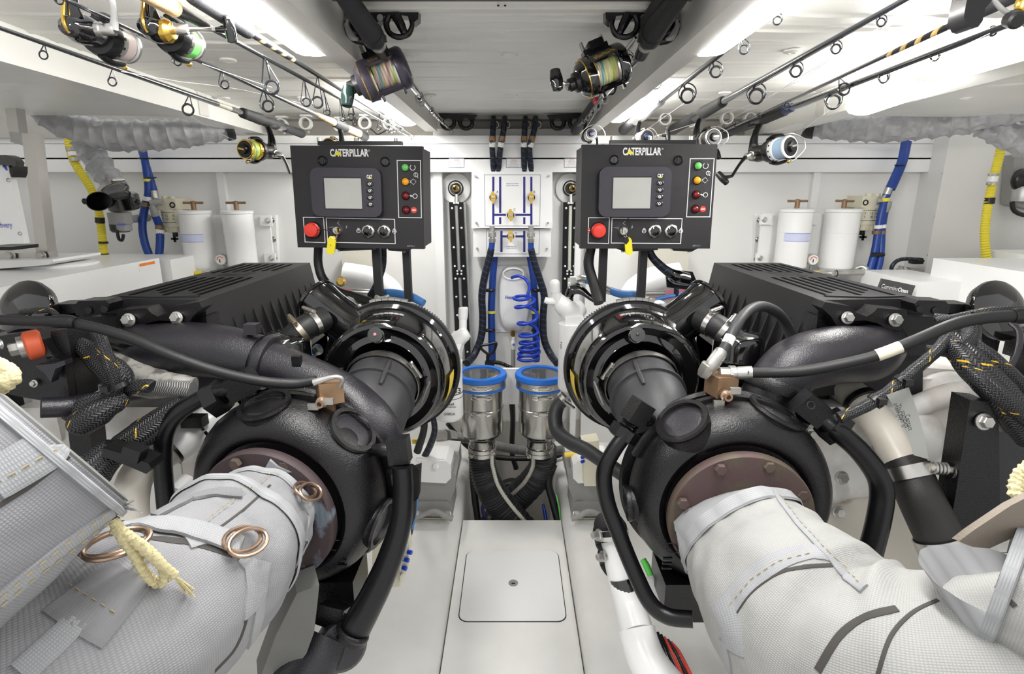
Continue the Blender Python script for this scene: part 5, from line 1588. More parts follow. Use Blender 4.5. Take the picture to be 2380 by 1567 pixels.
# blue-ended hoses below the boards
for lb, px, fx in (('black and blue fuel hose falling from the board beside the pump handle', [(1144, 560, 2.56, 7), (1142, 580, 2.56, 7)], [(1142, 578, 2.56, 8), (1135, 610, 2.57, 8.5), (1125, 650, 2.58, 8.5), (1120, 690, 2.59, 8.5), (1122, 740, 2.60, 8.5), (1118, 785, 2.60, 8.5), (1102, 825, 2.58, 8.5), (1085, 845, 2.5, 8.5)]),
                   ('black and blue fuel hose falling from the board beside the blue coil', [(1234, 560, 2.56, 7), (1234, 580, 2.56, 7)], [(1234, 578, 2.56, 8), (1243, 615, 2.57, 8.5), (1256, 655, 2.58, 8.5), (1265, 690, 2.59, 8.5), (1262, 740, 2.6, 8.5), (1265, 790, 2.6, 8.5), (1280, 825, 2.58, 8.5), (1295, 845, 2.5, 8.5)])):
    t = thing('fuel_hose', lb, 'hose')
    x = px[0][0]
    ob('ferrule', MB().lathe(P(x, 562, 2.56), (0, 0, 1), [(-.004, .0145), (.0, .016), (.012, .016), (.014, .012), (.02, .011), (.022, .018), (.042, .018), (.045, .012), (.07, .012)], 14), ZINC, t)
    ob('blue_end', MB().pt(px, 14), BLUE, t)
    ob('hose_body', MB().pt(fx, 14), BLKSP, t)
for lb, pts in (('blue rigid hose with yellow band beside the pump handle', [(1150, 595, 2.64, 7.5), (1145, 650, 2.64, 8), (1142, 720, 2.64, 8.5), (1143, 780, 2.64, 8.5), (1144, 838, 2.64, 8.5)]),
                ('blue rigid hose with yellow band behind the blue coil', [(1231, 595, 2.64, 7.5), (1240, 650, 2.64, 8), (1244, 720, 2.64, 8.5), (1246, 780, 2.64, 8.5), (1246, 840, 2.64, 8.5)])):
    t = thing('fuel_line', lb, 'hose')
    ob('line_body', MB().pt(pts, 14), BLUE, t)
    x = pts[2][0]
    ob('yellow_band', MB().pt([(x, 722, 2.64, 9.2), (x, 728, 2.64, 9.2)], 14, 2), YTAPE, t)
    s_ = -1 if x < 1190 else 1
    for y in (675, 768):
        ob('saddle_clip', MB().pt([(x - s_ * 6, y, 2.635, 4), (x, y, 2.62, 4), (x + s_ * 16, y, 2.62, 4)], 8, 3), PLAB, t)
# hose-pipe dispenser
t = thing('hose_pocket', 'white moulded hose pocket with oval opening below the fuel boards', 'hose pocket')
fl_ = [(1152, 618), (1236, 618), (1240, 690), (1236, 772), (1150, 772), (1148, 690)]
ob('back_plate', MB().pp(fl_, 2.68, .012, .004), PWHITE, t)
b = MB()
n = 40
rings = []
for k, dep in ((1.0, 0), (.97, -.03), (.88, -.048), (.70, -.055)):
    rings.append([b.bm.verts.new(P(1194 + math.copysign(abs(math.cos(a)) ** .55, math.cos(a)) * 36 * k, 694 + math.copysign(abs(math.sin(a)) ** .7, math.sin(a)) * 76 * (k * .9 + .1), 2.68 + dep)) for a in [2 * PI * i / n for i in range(n)]])
for A, B in zip(rings, rings[1:]):
    for i in range(n):
        b.bm.faces.new((A[i], A[(i + 1) % n], B[(i + 1) % n], B[i]))
b.bm.faces.new(rings[-1])
body = ob('pocket_body', b, PWHITE, t)
e = MB()
c0 = P(1194, 640, 2.622)
for k, y in ((0, 0), ):
    e.bm.faces.new([e.bm.verts.new(P(1193 + 23 * math.cos(a), 637 + 12 * math.sin(a), 2.6235)) for a in [2 * PI * i / 24 for i in range(24)]])
ob('opening', e, mat('pocket_inside', (.45, .45, .44), .5), body)
ob('opening_rim', MB().tube([P(1193 + 24 * math.cos(a), 637 + 13 * math.sin(a), 2.621) for a in [2 * PI * i / 28 for i in range(28)]], .004, 8, 1, closed=True), PWHITE, body)
text('lettering', 'Hose', P(1184, 691, 2.6225), .017, BPRINT, body, width=.038, bold=.03)
for x, y in ((1158, 614), (1158, 764), (1230, 764)):
    ob('screw', MB().ball(P(x, y, 2.67), .007, 1, .4, 1, 10), PWHITE, t)
ob('drain', MB().lathe(P(1192, 774, 2.65), (0, 0, -1), [(-.01, .010), (.0, .012), (.014, .012), (.016, .007), (.02, .007)], 8), BRASS, t)
t = thing('drain_valve', 'small white plastic valve with a blue button on the pipe below the hose pocket', 'valve')
ob('valve_body', MB().lathe(P(1193, 785, 2.65), (0, 0, -1), [(-.005, .008), (.005, .010), (.012, .008), (.02, .012), (.04, .012), (.05, .010), (.065, .010), (.07, .006)], 14), PWHITE, t)
ob('pipe', MB().pt([(1193, 812, 2.65, 5), (1192, 880, 2.65, 5)], 12, 2), GREYC, t)
ob('blue_button', MB().cyl(P(1194, 801, 2.638), FR, .006, .004, 14), BPRINT, t)
# coiled blue air hose
b = MB()
pts = []
pts += [P(1189, 646, 2.60), P(1196, 643, 2.59), P(1207, 642, 2.58), P(1222, 650, 2.56), P(1231, 668, 2.55), P(1226, 686, 2.54)]
turns = [(1212, 690, 18, 7), (1219, 697, 24, 9), (1225, 735, 24, 14), (1228, 772, 22, 9), (1230, 790, 22, 8), (1230, 806, 22, 8), (1230, 818, 24, 9), (1228, 830, 24, 9), (1229, 838, 24, 10)]
ph = 0.3
for k in range(len(turns) - 1):
    x0, y0, w0, h0 = turns[k]; x1, y1, w1, h1 = turns[k + 1]
    for i in range(12):
        f = i / 12
        a = ph + 2 * PI * f
        pts.append(P(x0 + (x1 - x0) * f + (w0 + (w1 - w0) * f) * math.cos(a), y0 + (y1 - y0) * f + (h0 + (h1 - h0) * f) * math.sin(a) * .8, 2.55 - .035 * math.sin(a)))
tag(ob('coiled_air_hose', MB().tube(pts, .0072, 10, 3), BLUEB), 'bright blue coiled air hose hanging from the hose pocket', 'hose')
# D handle of the hand pump
t = thing('hand_pump', 'black D-shaped pump handle with a corrugated hose', 'pump')
hp = [(1132, 822), (1120, 812), (1118, 804), (1135, 801), (1152, 797), (1152, 806), (1147, 818), (1136, 825)]
ob('handle', MB().tube([P(x, y, 2.52) for x, y in hp], .0065, 10, 5, closed=True), PLAB, t)
ob('shaft', MB().pt([(1134, 822, 2.52, 4), (1134, 850, 2.52, 5)], 10, 2), PLAB, t)
ob('pump_top', MB().box(P(1138, 845, 2.52), (.045, .03, .022), .005), PLAB, t)
ob('corrugated_hose', MB().pt([(1145, 842, 2.53, 4.5), (1165, 845, 2.55, 4.5), (1190, 856, 2.56, 4.5)], 10, 14, fn=lambda l, a: .0014 * math.sin(l * 900)), PLAB, t)
# plate behind the strainers
tag(ob('mounting_plate', MB().prect(1072, 858, 1300, 940, 2.256, .02, .002), WHITE), 'plain white plate between the two steel strainers', 'plate')

# ================================================================= STAINLESS STRAINERS AND THEIR HOSES
def strainer(x, label):
    t = thing('sea_strainer', label, 'strainer')
    Y = 2.16
    top, bot = P(x, 868, Y), P(x - 3 if x < 1190 else x + 3, 1042, Y)
    top.x = (top.x + bot.x) / 2
    R = M(50, x, 950, Y)
    H = top.z - bot.z
    c = V((top.x, Y, bot.z))
    bdy = ob('canister', MB().lathe(c, (0, 0, 1), [(0, R * .60), (.045, R * .60), (.05, R * .64), (.075, R * .95), (.085, R), (H * .56, R), (H * .565, R * 1.03), (H * .58, R * 1.03), (H * .585, R), (H * .86, R), (H * .88, R * 1.06), (H - .01, R * 1.06)], 56, cap=False), CHROME, t)
    ob('blue_ring', MB().lathe(c, (0, 0, 1), [(H - .055, R * 1.02), (H - .055, R * 1.13), (H - .046, R * 1.14), (H - .045, R * 1.10), (H - .018, R * 1.10), (H - .016, R * 1.17), (H - .004, R * 1.18), (H + .004, R * 1.15), (H + .004, R * .90), (H - .01, R * .88)], 56, cap=False), BLUER, t)
    ob('steel_band', MB().lathe(c, (0, 0, 1), [(H - .044, R * 1.09), (H - .044, R * 1.135), (H - .019, R * 1.135), (H - .019, R * 1.09)], 56, close=True), STEEL, t)
    ob('glass_lid', MB().lathe(c, (0, 0, 1), [(H - .006, R * .91), (H - .002, R * .9), (H - .002, 0)], 48, cap=False), MIRROR, t)
    b = MB()
    for a in (0, 2.1, 4.2):
        b.prism([c + V((math.cos(a + k) * R * r, math.sin(a + k) * R * r, z)) for k, r, z in ((0, 0.02, H - .10), (.5, .85, H - .02), (-.5, .85, H - .02))], (0, 0, -.002))
    ob('basket', b, CHROME, t)
    ob('basket_wall', MB().lathe(c, (0, 0, 1), [(H - .03, R * .97), (H - .2, R * .95), (H - .2, 0)], 40, cap=False), CHROME, t)
    for z, r in ((H - .030, 1.15), (H - .075, 1.02), (H * .572, 1.04)):
        p = c + V((.004, -R * r - .004, z))
        o = ob('latch', MB().box(p, (.028, .008, .010), .002).cyl(p + V((-.02, -.002, 0)), (1, 0, 0), .003, .045, 10), ZINC, t)
        ob('latch_wire', MB().tube([p + V((dx, .002 + abs(dx) * abs(dx) * 4, dz)) for dx, dz in ((-.04, 0), (-.034, .006), (.0, .007), (.034, .006), (.042, 0), (.034, -.006), (0, -.007), (-.034, -.006))], .0015, 6, 4, closed=True), STEEL, o)
    for z in (.03, .012):
        zc = c + V((0, 0, z - .035))
        ob('hose_clamp', MB().lathe(zc, (0, 0, 1), [(0, R * .62), (0, R * .67), (.016, R * .67), (.016, R * .62)], 36, close=True), STEEL, t)
        ob('clamp_bolt', MB().hexa(zc + V((R * .5 * (1 if z > .02 else -1), -R * .52, .008)), (.5 * (1 if z > .02 else -1), -1, 0), .007, .012), ZINC, t)
    ob('side_rail', MB().tube([c + V((s * R * 1.01, -.012, H - .06)) for s in (1,)] + [c + V((R * 1.0, -.012, H * .62))], .003, 6, 1), STEEL, t)
    return c, R
cL, RL = strainer(1121, 'polished steel strainer with blue ring lid, its bright hose rope spiralling under the pump handle')
cR, RR = strainer(1254, 'polished steel strainer with blue ring lid, under the blue coil')
for o in SC.objects:
    if o.get('category') == 'strainer' and 'pump' in o['label']:
        o['label'] = 'polished steel strainer with blue ring lid, under the pump handle'
corr = lambda l, a: .0042 * math.sin(l * 560)
def bighose(label, pts, rope_side):
    t = thing('water_hose', label, 'hose')
    sl = Sleeve(pts)
    ob('corrugated_body', MB().tube(sl.p, sl.r, 26, 26, fn=corr), RUBG, t)
    q = []
    for i in range(40):
        k = i / 39 * (len(pts) - 1.05)
        p, n, d = sl.surf(k, (rope_side, -.85, .15), .003)
        q.append(p)
    ob('earth_braid', MB().tube(q, .0085, 8, 3, fn=lambda l, a: .0018 * math.sin(l * 700 + a * 4 * PI)), mat('bare_braid', (.66, .64, .55), .5, .1), t)
bighose('black corrugated hose crossing in front, from the strainer under the pump handle', [(1120, 1040, 2.16, 29), (1122, 1080, 2.15, 29), (1132, 1120, 2.13, 31), (1158, 1165, 2.12, 33), (1195, 1210, 2.10, 34), (1240, 1262, 2.08, 35)], 1)
bighose('black corrugated hose crossing behind, from the strainer under the blue coil', [(1262, 1040, 2.18, 29), (1262, 1075, 2.2, 29), (1245, 1112, 2.23, 31), (1208, 1150, 2.26, 32), (1170, 1190, 2.27, 33), (1130, 1250, 2.28, 33)], -1)
# ================================================================= WALL EQUIPMENT
# --- fuel pre-filters (white canisters with T handles)
def canister(x0, x1, y0, y1, shift, label, sticker, thandle=1.0):
    Y = 2.46
    t = thing('fuel_filter', label, 'fuel filter', None)
    c = P((x0 + x1) / 2 + shift, y1, Y)
    top = P((x0 + x1) / 2, y0, Y)
    R = M((x1 - x0) / 2, x0, (y0 + y1) / 2, Y)
    H = top.z - c.z
    c = V((top.x, Y, c.z))
    ob('canister', MB().lathe(c, (0, 0, 1), [(-.012, R * .7), (-.010, R * .85), (0, R * .93), (.006, R), (H * .10, R), (H * .18, R * .985), (H * .60, R * .985), (H * .605, R * 1.0), (H * .9, R * 1.0), (H * .93, R * 1.0)], 48), PWHITE, t)
    lid = ob('lid', MB().lathe(c, (0, 0, 1), [(H * .93, R), (H * .94, R * 1.06), (H * .985, R * 1.06), (H * .99, R * .95), (H * .99, 0)], 48), PWHITE, t)
    h = MB().cyl(c + V((0, 0, H)), (0, 0, 1), .010, .035, 14)
    d = V((1, .0, 0)) if thandle > .6 else V((.35, -.9, 0)).normalized()
    h.tube([c + V((0, 0, H + .030)) + d * (q * .042) for q in (-1, -.4, 0, .4, 1)], [.0055, .005, .008, .005, .0055], 10, 4)
    ob('t_handle', h, BRONZE, t)
    if sticker:
        b = MB()
        rows = []
        for k in range(9):
            a = -2.5 + k * .22 if sticker > 0 else -2.6 + k * .22
            p = V((math.cos(a) * R * .992, math.sin(a) * R * .992, 0))
            rows.append([b.bm.verts.new(c + p + V((0, 0, H * z))) for z in (.46, .60)])
        for A, B in zip(rows, rows[1:]):
            b.bm.faces.new((A[0], B[0], B[1], A[1]))
        s_ = ob('sticker', b, PALEBL, t, 'pale blue printed sticker')
        q = MB()
        for z in (.465, .59):
            for k in range(8):
                a0, a1 = -2.48 + k * .22, -2.48 + (k + 1) * .22
                v = [c + V((math.cos(a) * R * .997, math.sin(a) * R * .997, H * zz)) for a, zz in ((a0, z), (a1, z), (a1, z + .006), (a0, z + .006))]
                q.bm.faces.new([q.bm.verts.new(w) for w in v])
        for i in range(3):
            a0, a1 = -2.2, -1.5 + .25 * i
            v = [c + V((math.cos(a) * R * .997, math.sin(a) * R * .997, H * zz)) for a, zz in ((a0, .49 + i * .03), (a1, .49 + i * .03), (a1, .497 + i * .03), (a0, .497 + i * .03))]
            q.bm.faces.new([q.bm.verts.new(w) for w in v])
        ob('printing', q, BPRINT, s_)
    # bracket plate behind with bolts
    s = 1 if c.x < 0 else -1
    bx = c.x + s * (R + .024)
    pl_ = ob('bracket', MB().box((c.x + s * R * .8, 2.56, c.z + H * .45), (R * 1.5, .012, H * .9), .003).box((bx, 2.545, c.z + H * .80), (.05, .012, .045), .008).box((bx, 2.545, c.z + H * .13), (.05, .012, .045), .008), PWHITE, t)
    for z in (.80, .13):
        ob('bolt', MB().hexa((bx + s * .008, 2.538, c.z + H * z), (0, -1, 0), .009, .012), ZINC, pl_)
    return t, c, R, H
canister(417, 485, 488, 622, 12, 'white canister fuel filter with blue sticker, beside the cream filter and the yellow hose', 1)
canister(517, 583, 488, 622, 12, 'plain white canister fuel filter between the stickered filter and the row of wall bolts', 0)
canister(1816, 1888, 484, 622, -8, 'white canister fuel filter with blue sticker, behind the black slotted cover', -1)
canister(1924, 1998, 484, 624, -8, 'plain white canister fuel filter with short handle, touching the cream filter', 0, .5)
for nm, x, ys, lb in (('bolt_strip', 632, (512, 556, 600), 'white wall strip with three bolts beside the plain white filter'), ('bolt_strip', 1765, (512, 557, 602), 'white wall strip with three bolts beside the stickered white filter')):
    s = 1 if x < 1190 else -1
    t = thing(nm, lb, 'wall strip')
    xa, xb = sorted((x - s * 12, x + s * 8))
    ob('strip', MB().pp([(xa, 500), (xb, 500), (xb + s * 6, 615), (xa + s * 6, 615)], 2.615, .025, .003), PWHITE, t)
    ob('return', MB().pp([(x - s * 26, 502), (x - s * 12, 502), (x - s * 6, 615), (x - s * 20, 615)], 2.60, .04, .003), PWHITE, t)
    for k, y in enumerate(ys):
        ob('bolt', MB().lathe(P(x + s * k * 3.5, y, 2.615), FR, [(0, .0125), (.004, .0125), (.007, .009), (.008, 0)], 18), CHROME, t)
# --- cream water separators
def separator(x0, x1, y0, y1, label, s):
    t = thing('water_separator', label, 'fuel filter')
    Y = 2.54
    xc = (x0 + x1) / 2
    R = M((x1 - x0) / 2, xc, y0, Y) * .97
    top = P(xc, y0, Y); bot = P(xc, y1, Y)
    c = V((top.x, Y, bot.z)); H = top.z - bot.z
    ob('bowl', MB().lathe(c, (0, 0, 1), [(0, R * .5), (.003, R * .88), (H * .16, R * .95), (H * .17, R * 1.0), (H * .20, R * 1.02), (H * .21, R * .98), (H * .62, R * 1.0), (H * .64, R * 1.03), (H * .66, R * .98)], 36), CREAM, t)
    hd = ob('head', MB().box(c + V((0, .0, H * .82)), (R * 2.0, R * 1.7, H * .32), .010).cyl(c + V((-R * .2, -R * .5, H * .97)), (0, 0, 1), .014, .014, 16).cyl(c + V((R * .55, -R * .6, H * .97)), (0, 0, 1), .012, .012, 16), CREAM, t)
    ob('port_plug', MB().torus(c + V((s * R * .65, -R * .86, H * .8)), FR, .010, .003, 16, 6), PLAB, hd)
    for k in range(4):
        a = -2.3 + k * .5
        ob('rib', MB().box(c + V((math.cos(a) * R * .97, math.sin(a) * R * .97, H * .09)), (.006, .006, H * .14), .001), CREAM, t)
    for j in range(2):
        for k in range(3):
            text('number', ('9', '12', '60', '2', '10', '16')[j * 3 + k], c + V((-R * .55 + k * R * .55, -math.sqrt(max(0, R * R * 1.01 - (R * .55 * (k - 1)) ** 2)) - .002, H * (.50 - j * .10))), .009, BLPRINT, t)
    for z in (.58, .30):
        b = MB()
        for k in range(10):
            a = -2.4 + k * .17
            b.box(c + V((math.cos(a) * R * 1.0, math.sin(a) * R * 1.0, H * z)), (.005, .002, .0018))
        o = ob('print_row', b, BLPRINT, t); o['kind'] = 'stuff'
    ob('drain_cross', MB().box(c + V((0, -.01, -.028)), (.030, .006, .009), .002).box(c + V((0, -.01, -.028)), (.009, .006, .030), .002).cyl(c + V((0, 0, -.02)), (0, 0, 1), .011, .022, 14), PLAB, t)
    ob('wall_bracket', MB().box(c + V((0, R + .03, H * .82)), (R * 1.4, .06, .05), .004), CREAM, t)
    f = MB().tube([c + V((-s * R, -.005, H * .72)), c + V((-s * (R + .02), -.008, H * .73)), c + V((-s * (R + .045), -.01, H * .70))], [.012, .014, .012], 10, 4)
    ob('elbow', f, GREYC, t)
    return t
separator(372, 418, 460, 540, 'cream plastic water separator with printed numbers, beside the forked blue hoses', 1)
separator(1993, 2042, 454, 536, 'cream plastic water separator with printed numbers, touching the joined blue hoses', -1)
# --- vacuum gauges and valves under the canisters
for x, y, lb in ((513, 604, 'small round vacuum gauge below the plain filter beside the long fuel pipe'), (1890, 604, 'small round vacuum gauge between the two filters behind the big black cover')):
    t = thing('vacuum_gauge', lb, 'gauge')
    c = P(x, y, 2.42)
    ob('case', MB().lathe(c, FR, [(-.02, .024), (0, .0255), (.004, .0255), (.005, .022), (.003, .0215), (.003, 0)], 28), ZINC, t)
    ob('dial', MB().lathe(c + FR * .0032, FR, [(0, .0212), (.0006, .021), (.0006, 0)], 24), PWHITE, t)
    ob('red_arc', MB().tube([c + FR * .0045 + V((math.cos(a) * .0135, 0, math.sin(a) * .0135)) for a in [.6 + i * .26 for i in range(11)]], .0017, 6, 1), RPRINT, t)
    ob('yellow_arc', MB().tube([c + FR * .0045 + V((math.cos(a) * .0135, 0, math.sin(a) * .0135)) for a in [0, .2, .4]], .0017, 6, 1), YEL, t)
    ob('needle', MB().box(c + FR * .0048 + V((-.002, 0, -.004)), (.004, .0006, .014)), BLPRINT, t)
    ob('stem', MB().cyl(c + V((0, .01, -.048)), (0, 0, 1), .007, .028, 10), ZINC, t)
t = thing('filter_valve', 'grey valve body with a yellow label under the sticker filter by the blue hoses', 'valve')
ob('manifold', MB().pt([(402, 632, 2.4, 5), (430, 636, 2.4, 7), (470, 637, 2.4, 7), (520, 634, 2.4, 8), (560, 630, 2.4, 9)], 12), ZINC, t)
ob('yellow_label', MB().prect(429, 631, 466, 644, 2.385, .012, .002), YEL, t)
text('label_lettering', 'valve', P(443, 637, 2.383), .010, BLPRINT, t, width=.034, bold=.04)
ob('ball_valve', MB().lathe(P(487, 636, 2.40), (.3, -1, 0), [(-.02, .014), (0, .018), (.012, .016), (.014, .009), (.02, .009), (.02, 0)], 16), ZINC, t)
ob('braided_tail', MB().pt([(400, 628, 2.42, 7), (412, 625, 2.42, 7), (428, 626, 2.42, 6)], 10), RUB, t)
t = thing('filter_valve', 'grey valve with a long bent pipe and yellow label behind the big cover', 'valve')
ob('manifold', MB().pt([(1868, 638, 2.38, 8), (1900, 636, 2.38, 8), (1930, 634, 2.38, 7), (1975, 633, 2.38, 7), (2005, 632, 2.38, 7), (2013, 626, 2.38, 6), (2002, 620, 2.39, 5), (1990, 625, 2.4, 5)], 12), ZINC, t)
ob('yellow_label', MB().prect(1876, 631, 1905, 643, 2.36, .012, .002), YEL, t)
ob('ball_valve', MB().lathe(P(1928, 636, 2.36), (.3, -1, 0), [(-.02, .012), (0, .016), (.012, .014), (.02, .009), (.02, 0)], 16), ZINC, t)
ob('clip', MB().torus(P(1943, 636, 2.37), (1, 0, 0), .014, .002, 16, 6), PLAB, t)

# --- blue hoses
t = thing('blue_hose', 'pair of blue hoses forking around the cream separator, tied together at the top', 'hose')
ob('hose_strand', MB().pt([(330, 335, 2.52, 8), (336, 370, 2.50, 8), (342, 410, 2.49, 8), (344, 450, 2.48, 8), (335, 490, 2.48, 8.5), (331, 530, 2.47, 8.5), (338, 570, 2.46, 8.5), (352, 605, 2.45, 8.5), (358, 625, 2.44, 8.5)], 14), BLUE, t)
ob('hose_strand', MB().pt([(325, 335, 2.54, 8), (340, 385, 2.51, 8), (352, 425, 2.5, 8), (358, 445, 2.5, 8)], 14), BLUE, t)
ob('hose_strand', MB().pt([(360, 500, 2.48, 8), (370, 525, 2.47, 8.5), (372, 560, 2.46, 8.5), (369, 600, 2.45, 8.5), (366, 625, 2.44, 8.5)], 14), BLUE, t)
b = MB().pt([(357, 443, 2.49, 9), (360, 460, 2.49, 9)], 12, 2).pt([(360, 460, 2.49, 5), (361, 474, 2.49, 4)], 10, 2)
ob('ferrule', b, ZINC, t)
ob('ferrule', MB().pt([(353, 478, 2.47, 7), (358, 490, 2.47, 8), (362, 502, 2.475, 8)], 12, 3).pt([(350, 474, 2.47, 8), (368, 470, 2.48, 7), (376, 472, 2.49, 6)], 12), GREYC, t)
for (x, y, Y), mm in (((343, 462, 2.478), PWHITE), ((339, 475, 2.478), BRONZE), ((371, 528, 2.468), BRONZE), ((372, 538, 2.466), PWHITE)):
    ob('band', MB().pt([(x, y - 5, Y, 9.2), (x - .3, y + 5, Y, 9.2)], 14, 2), mm, t)
ob('band', MB().pt([(341, 416, 2.486, 8.8), (342, 422, 2.486, 8.8)], 14, 2), YTAPE, t)
for x, y, Y, r in ((335, 368, 2.50, 13), (349, 413, 2.49, 13), (360, 600, 2.445, 17)):
    ob('cable_tie', MB().torus(P(x, y, Y), (0, 0, 1), M(r, x, y, Y), .003, 20, 6, 1, .6), PLAB, t)
t = thing('blue_hose', 'pair of blue hoses curving down beside the yellow-taped elbow, clipped together low down', 'hose')
ob('hose_strand', MB().pt([(2104, 325, 2.52, 8), (2096, 370, 2.5, 8.5), (2080, 410, 2.49, 8.5), (2062, 450, 2.48, 8.5), (2050, 490, 2.47, 8.5), (2042, 530, 2.46, 8), (2034, 580, 2.44, 8), (2022, 625, 2.42, 8), (2008, 668, 2.40, 8.5)], 14), BLUE, t)
ob('hose_strand', MB().pt([(2110, 330, 2.53, 8), (2100, 375, 2.51, 8), (2085, 412, 2.5, 8), (2072, 440, 2.49, 8)], 14), BLUE, t)
ob('hose_strand', MB().pt([(2058, 490, 2.48, 7), (2050, 530, 2.47, 8), (2048, 570, 2.45, 8), (2044, 610, 2.43, 8), (2026, 668, 2.4, 8.5)], 14), BLUE, t)
ob('ferrule', MB().pt([(2066, 437, 2.475, 8), (2060, 452, 2.475, 8)], 12, 2).pt([(2060, 452, 2.475, 5), (2050, 466, 2.475, 5), (2040, 466, 2.48, 8)], 10, 3), ZINC, t)
ob('ferrule', MB().pt([(2066, 468, 2.47, 7), (2062, 480, 2.47, 8), (2058, 492, 2.475, 7)], 12, 3), GREYC, t)
for (x, y, Y), mm in (((2058, 464, 2.472), YTAPE), ((2042, 527, 2.458), PWHITE), ((2050, 526, 2.468), PWHITE), ((2037, 540, 2.455), BRONZE), ((2049, 540, 2.465), BRONZE)):
    ob('band', MB().pt([(x, y - 4, Y, 9), (x - .5, y + 4, Y, 9)], 14, 2), mm, t)
for x, y, Y, r in ((2092, 384, 2.49, 11),):
    ob('cable_tie', MB().torus(P(x, y, Y), (0, 0, 1), M(r, x, y, Y), .003, 20, 6, 1, .6), PLAB, t)
ob('clip', MB().pt([(2024, 592, 2.425, 5), (2038, 592, 2.42, 5), (2053, 592, 2.43, 5)], 8, 3), PLAB, t)
# --- yellow corrugated hoses
ycorr = lambda l, a: .0018 * math.sin(l * 620)
t = thing('yellow_hose', 'yellow corrugated hose bending down behind the black blower', 'hose')
ob('corrugated_body', MB().pt([(158, 318, 2.5, 8), (163, 345, 2.49, 8.5), (172, 375, 2.48, 8.5), (192, 408, 2.47, 8.5), (212, 440, 2.46, 8.5), (227, 480, 2.45, 8.5), (234, 520, 2.45, 8.5), (239, 565, 2.44, 8.5), (243, 615, 2.43, 8.5)], 16, 30, fn=ycorr), YELH, t)
for x, y, Y in ((165, 347, 2.485), (174, 371, 2.475)):
    ob('hose_clip', MB().pt([(x - 1, y - 4, Y, 10.5), (x + 1, y + 4, Y, 10.5)], 14, 2), ZINC, t)
ob('white_sleeve', MB().pt([(168, 354, 2.48, 9.6), (171, 363, 2.478, 9.6)], 14, 2), PWHITE, t)
for x, y, Y in ((232, 512, 2.447), (240, 564, 2.437), (242, 592, 2.432)):
    k = 6 if y < 520 else 2
    ob('black_band', MB().pt([(x, y - k, Y, 10), (x + .6, y + k, Y, 10)], 14, 2), PLAB, t)
t = thing('yellow_hose', 'yellow corrugated hose with a white joint running down the far wall panel', 'hose')
ob('corrugated_body', MB().pt([(2330, 325, 2.35, 9), (2322, 365, 2.34, 9), (2312, 405, 2.33, 9), (2304, 440, 2.33, 9), (2294, 490, 2.32, 9), (2289, 540, 2.31, 9), (2291, 585, 2.3, 9), (2297, 618, 2.3, 9)], 16, 30, fn=ycorr), YELH, t)
for x, y in ((2310, 406), (2306, 427)):
    o = ob('hose_clip', MB().pt([(x, y - 3, 2.328, 11), (x - 1, y + 3, 2.328, 11)], 14, 2), ZINC, t)
    ob('clip_screw', MB().cyl(P(x - 12, y, 2.318), (1, 0, 0), .006, .025, 10), ZINC, o)
ob('white_sleeve', MB().pt([(2309, 410, 2.327, 10), (2306, 423, 2.327, 10)], 14, 2), PWHITE, t)
ob('black_band', MB().pt([(2301, 460, 2.324, 10.5), (2299, 474, 2.323, 10.5)], 14, 2), PLAB, t)
# --- grey air ducts
def duct(label, runs, cuff=None):
    t = thing('air_duct', label, 'duct')
    for pts in runs:
        def fn(l, a, s=len(pts)):
            k = (l % .052) / .052
            fold = noise.noise(V((math.cos(a * 2 * PI) * 2.2, math.sin(a * 2 * PI) * 2.2, l * 26))) * .015
            return -.011 * math.sin(PI * k) ** .6 * (1 - .0) + fold * math.sin(PI * k)
        ob('duct_run', MB().pt(pts, 44, 34, fn=fn), DUCT, t)
    if cuff:
        ob('cuff', MB().pt(cuff, 32, 3), RUB, t)
    return t
duct('grey wrinkled air duct drooping under the ceiling to the black blower', [
    [(75, 240, 2.2, 26), (110, 268, 2.22, 32), (165, 296, 2.25, 36), (235, 312, 2.28, 38), (320, 316, 2.30, 38), (410, 312, 2.34, 36), (480, 304, 2.40, 31), (528, 298, 2.46, 27)],
    [(196, 325, 2.36, 32), (222, 370, 2.37, 32), (250, 410, 2.36, 30), (268, 440, 2.35, 28)]],
    [(522, 299, 2.45, 28), (534, 297, 2.46, 28), (540, 296, 2.465, 26)])
duct('grey wrinkled air duct along the far wall top, branching at the frame edge', [
    [(1886, 292, 2.46, 27), (1930, 296, 2.42, 30), (1995, 300, 2.36, 33), (2070, 298, 2.30, 34), (2160, 290, 2.25, 35), (2240, 280, 2.2, 36), (2310, 262, 2.15, 36), (2370, 252, 2.12, 36), (2440, 240, 2.1, 36)],
    [(2285, 290, 2.2, 30), (2330, 308, 2.18, 34), (2380, 330, 2.16, 36), (2440, 355, 2.14, 36)]],
    [(1874, 290, 2.47, 26), (1882, 292, 2.465, 28), (1895, 293, 2.455, 29)])
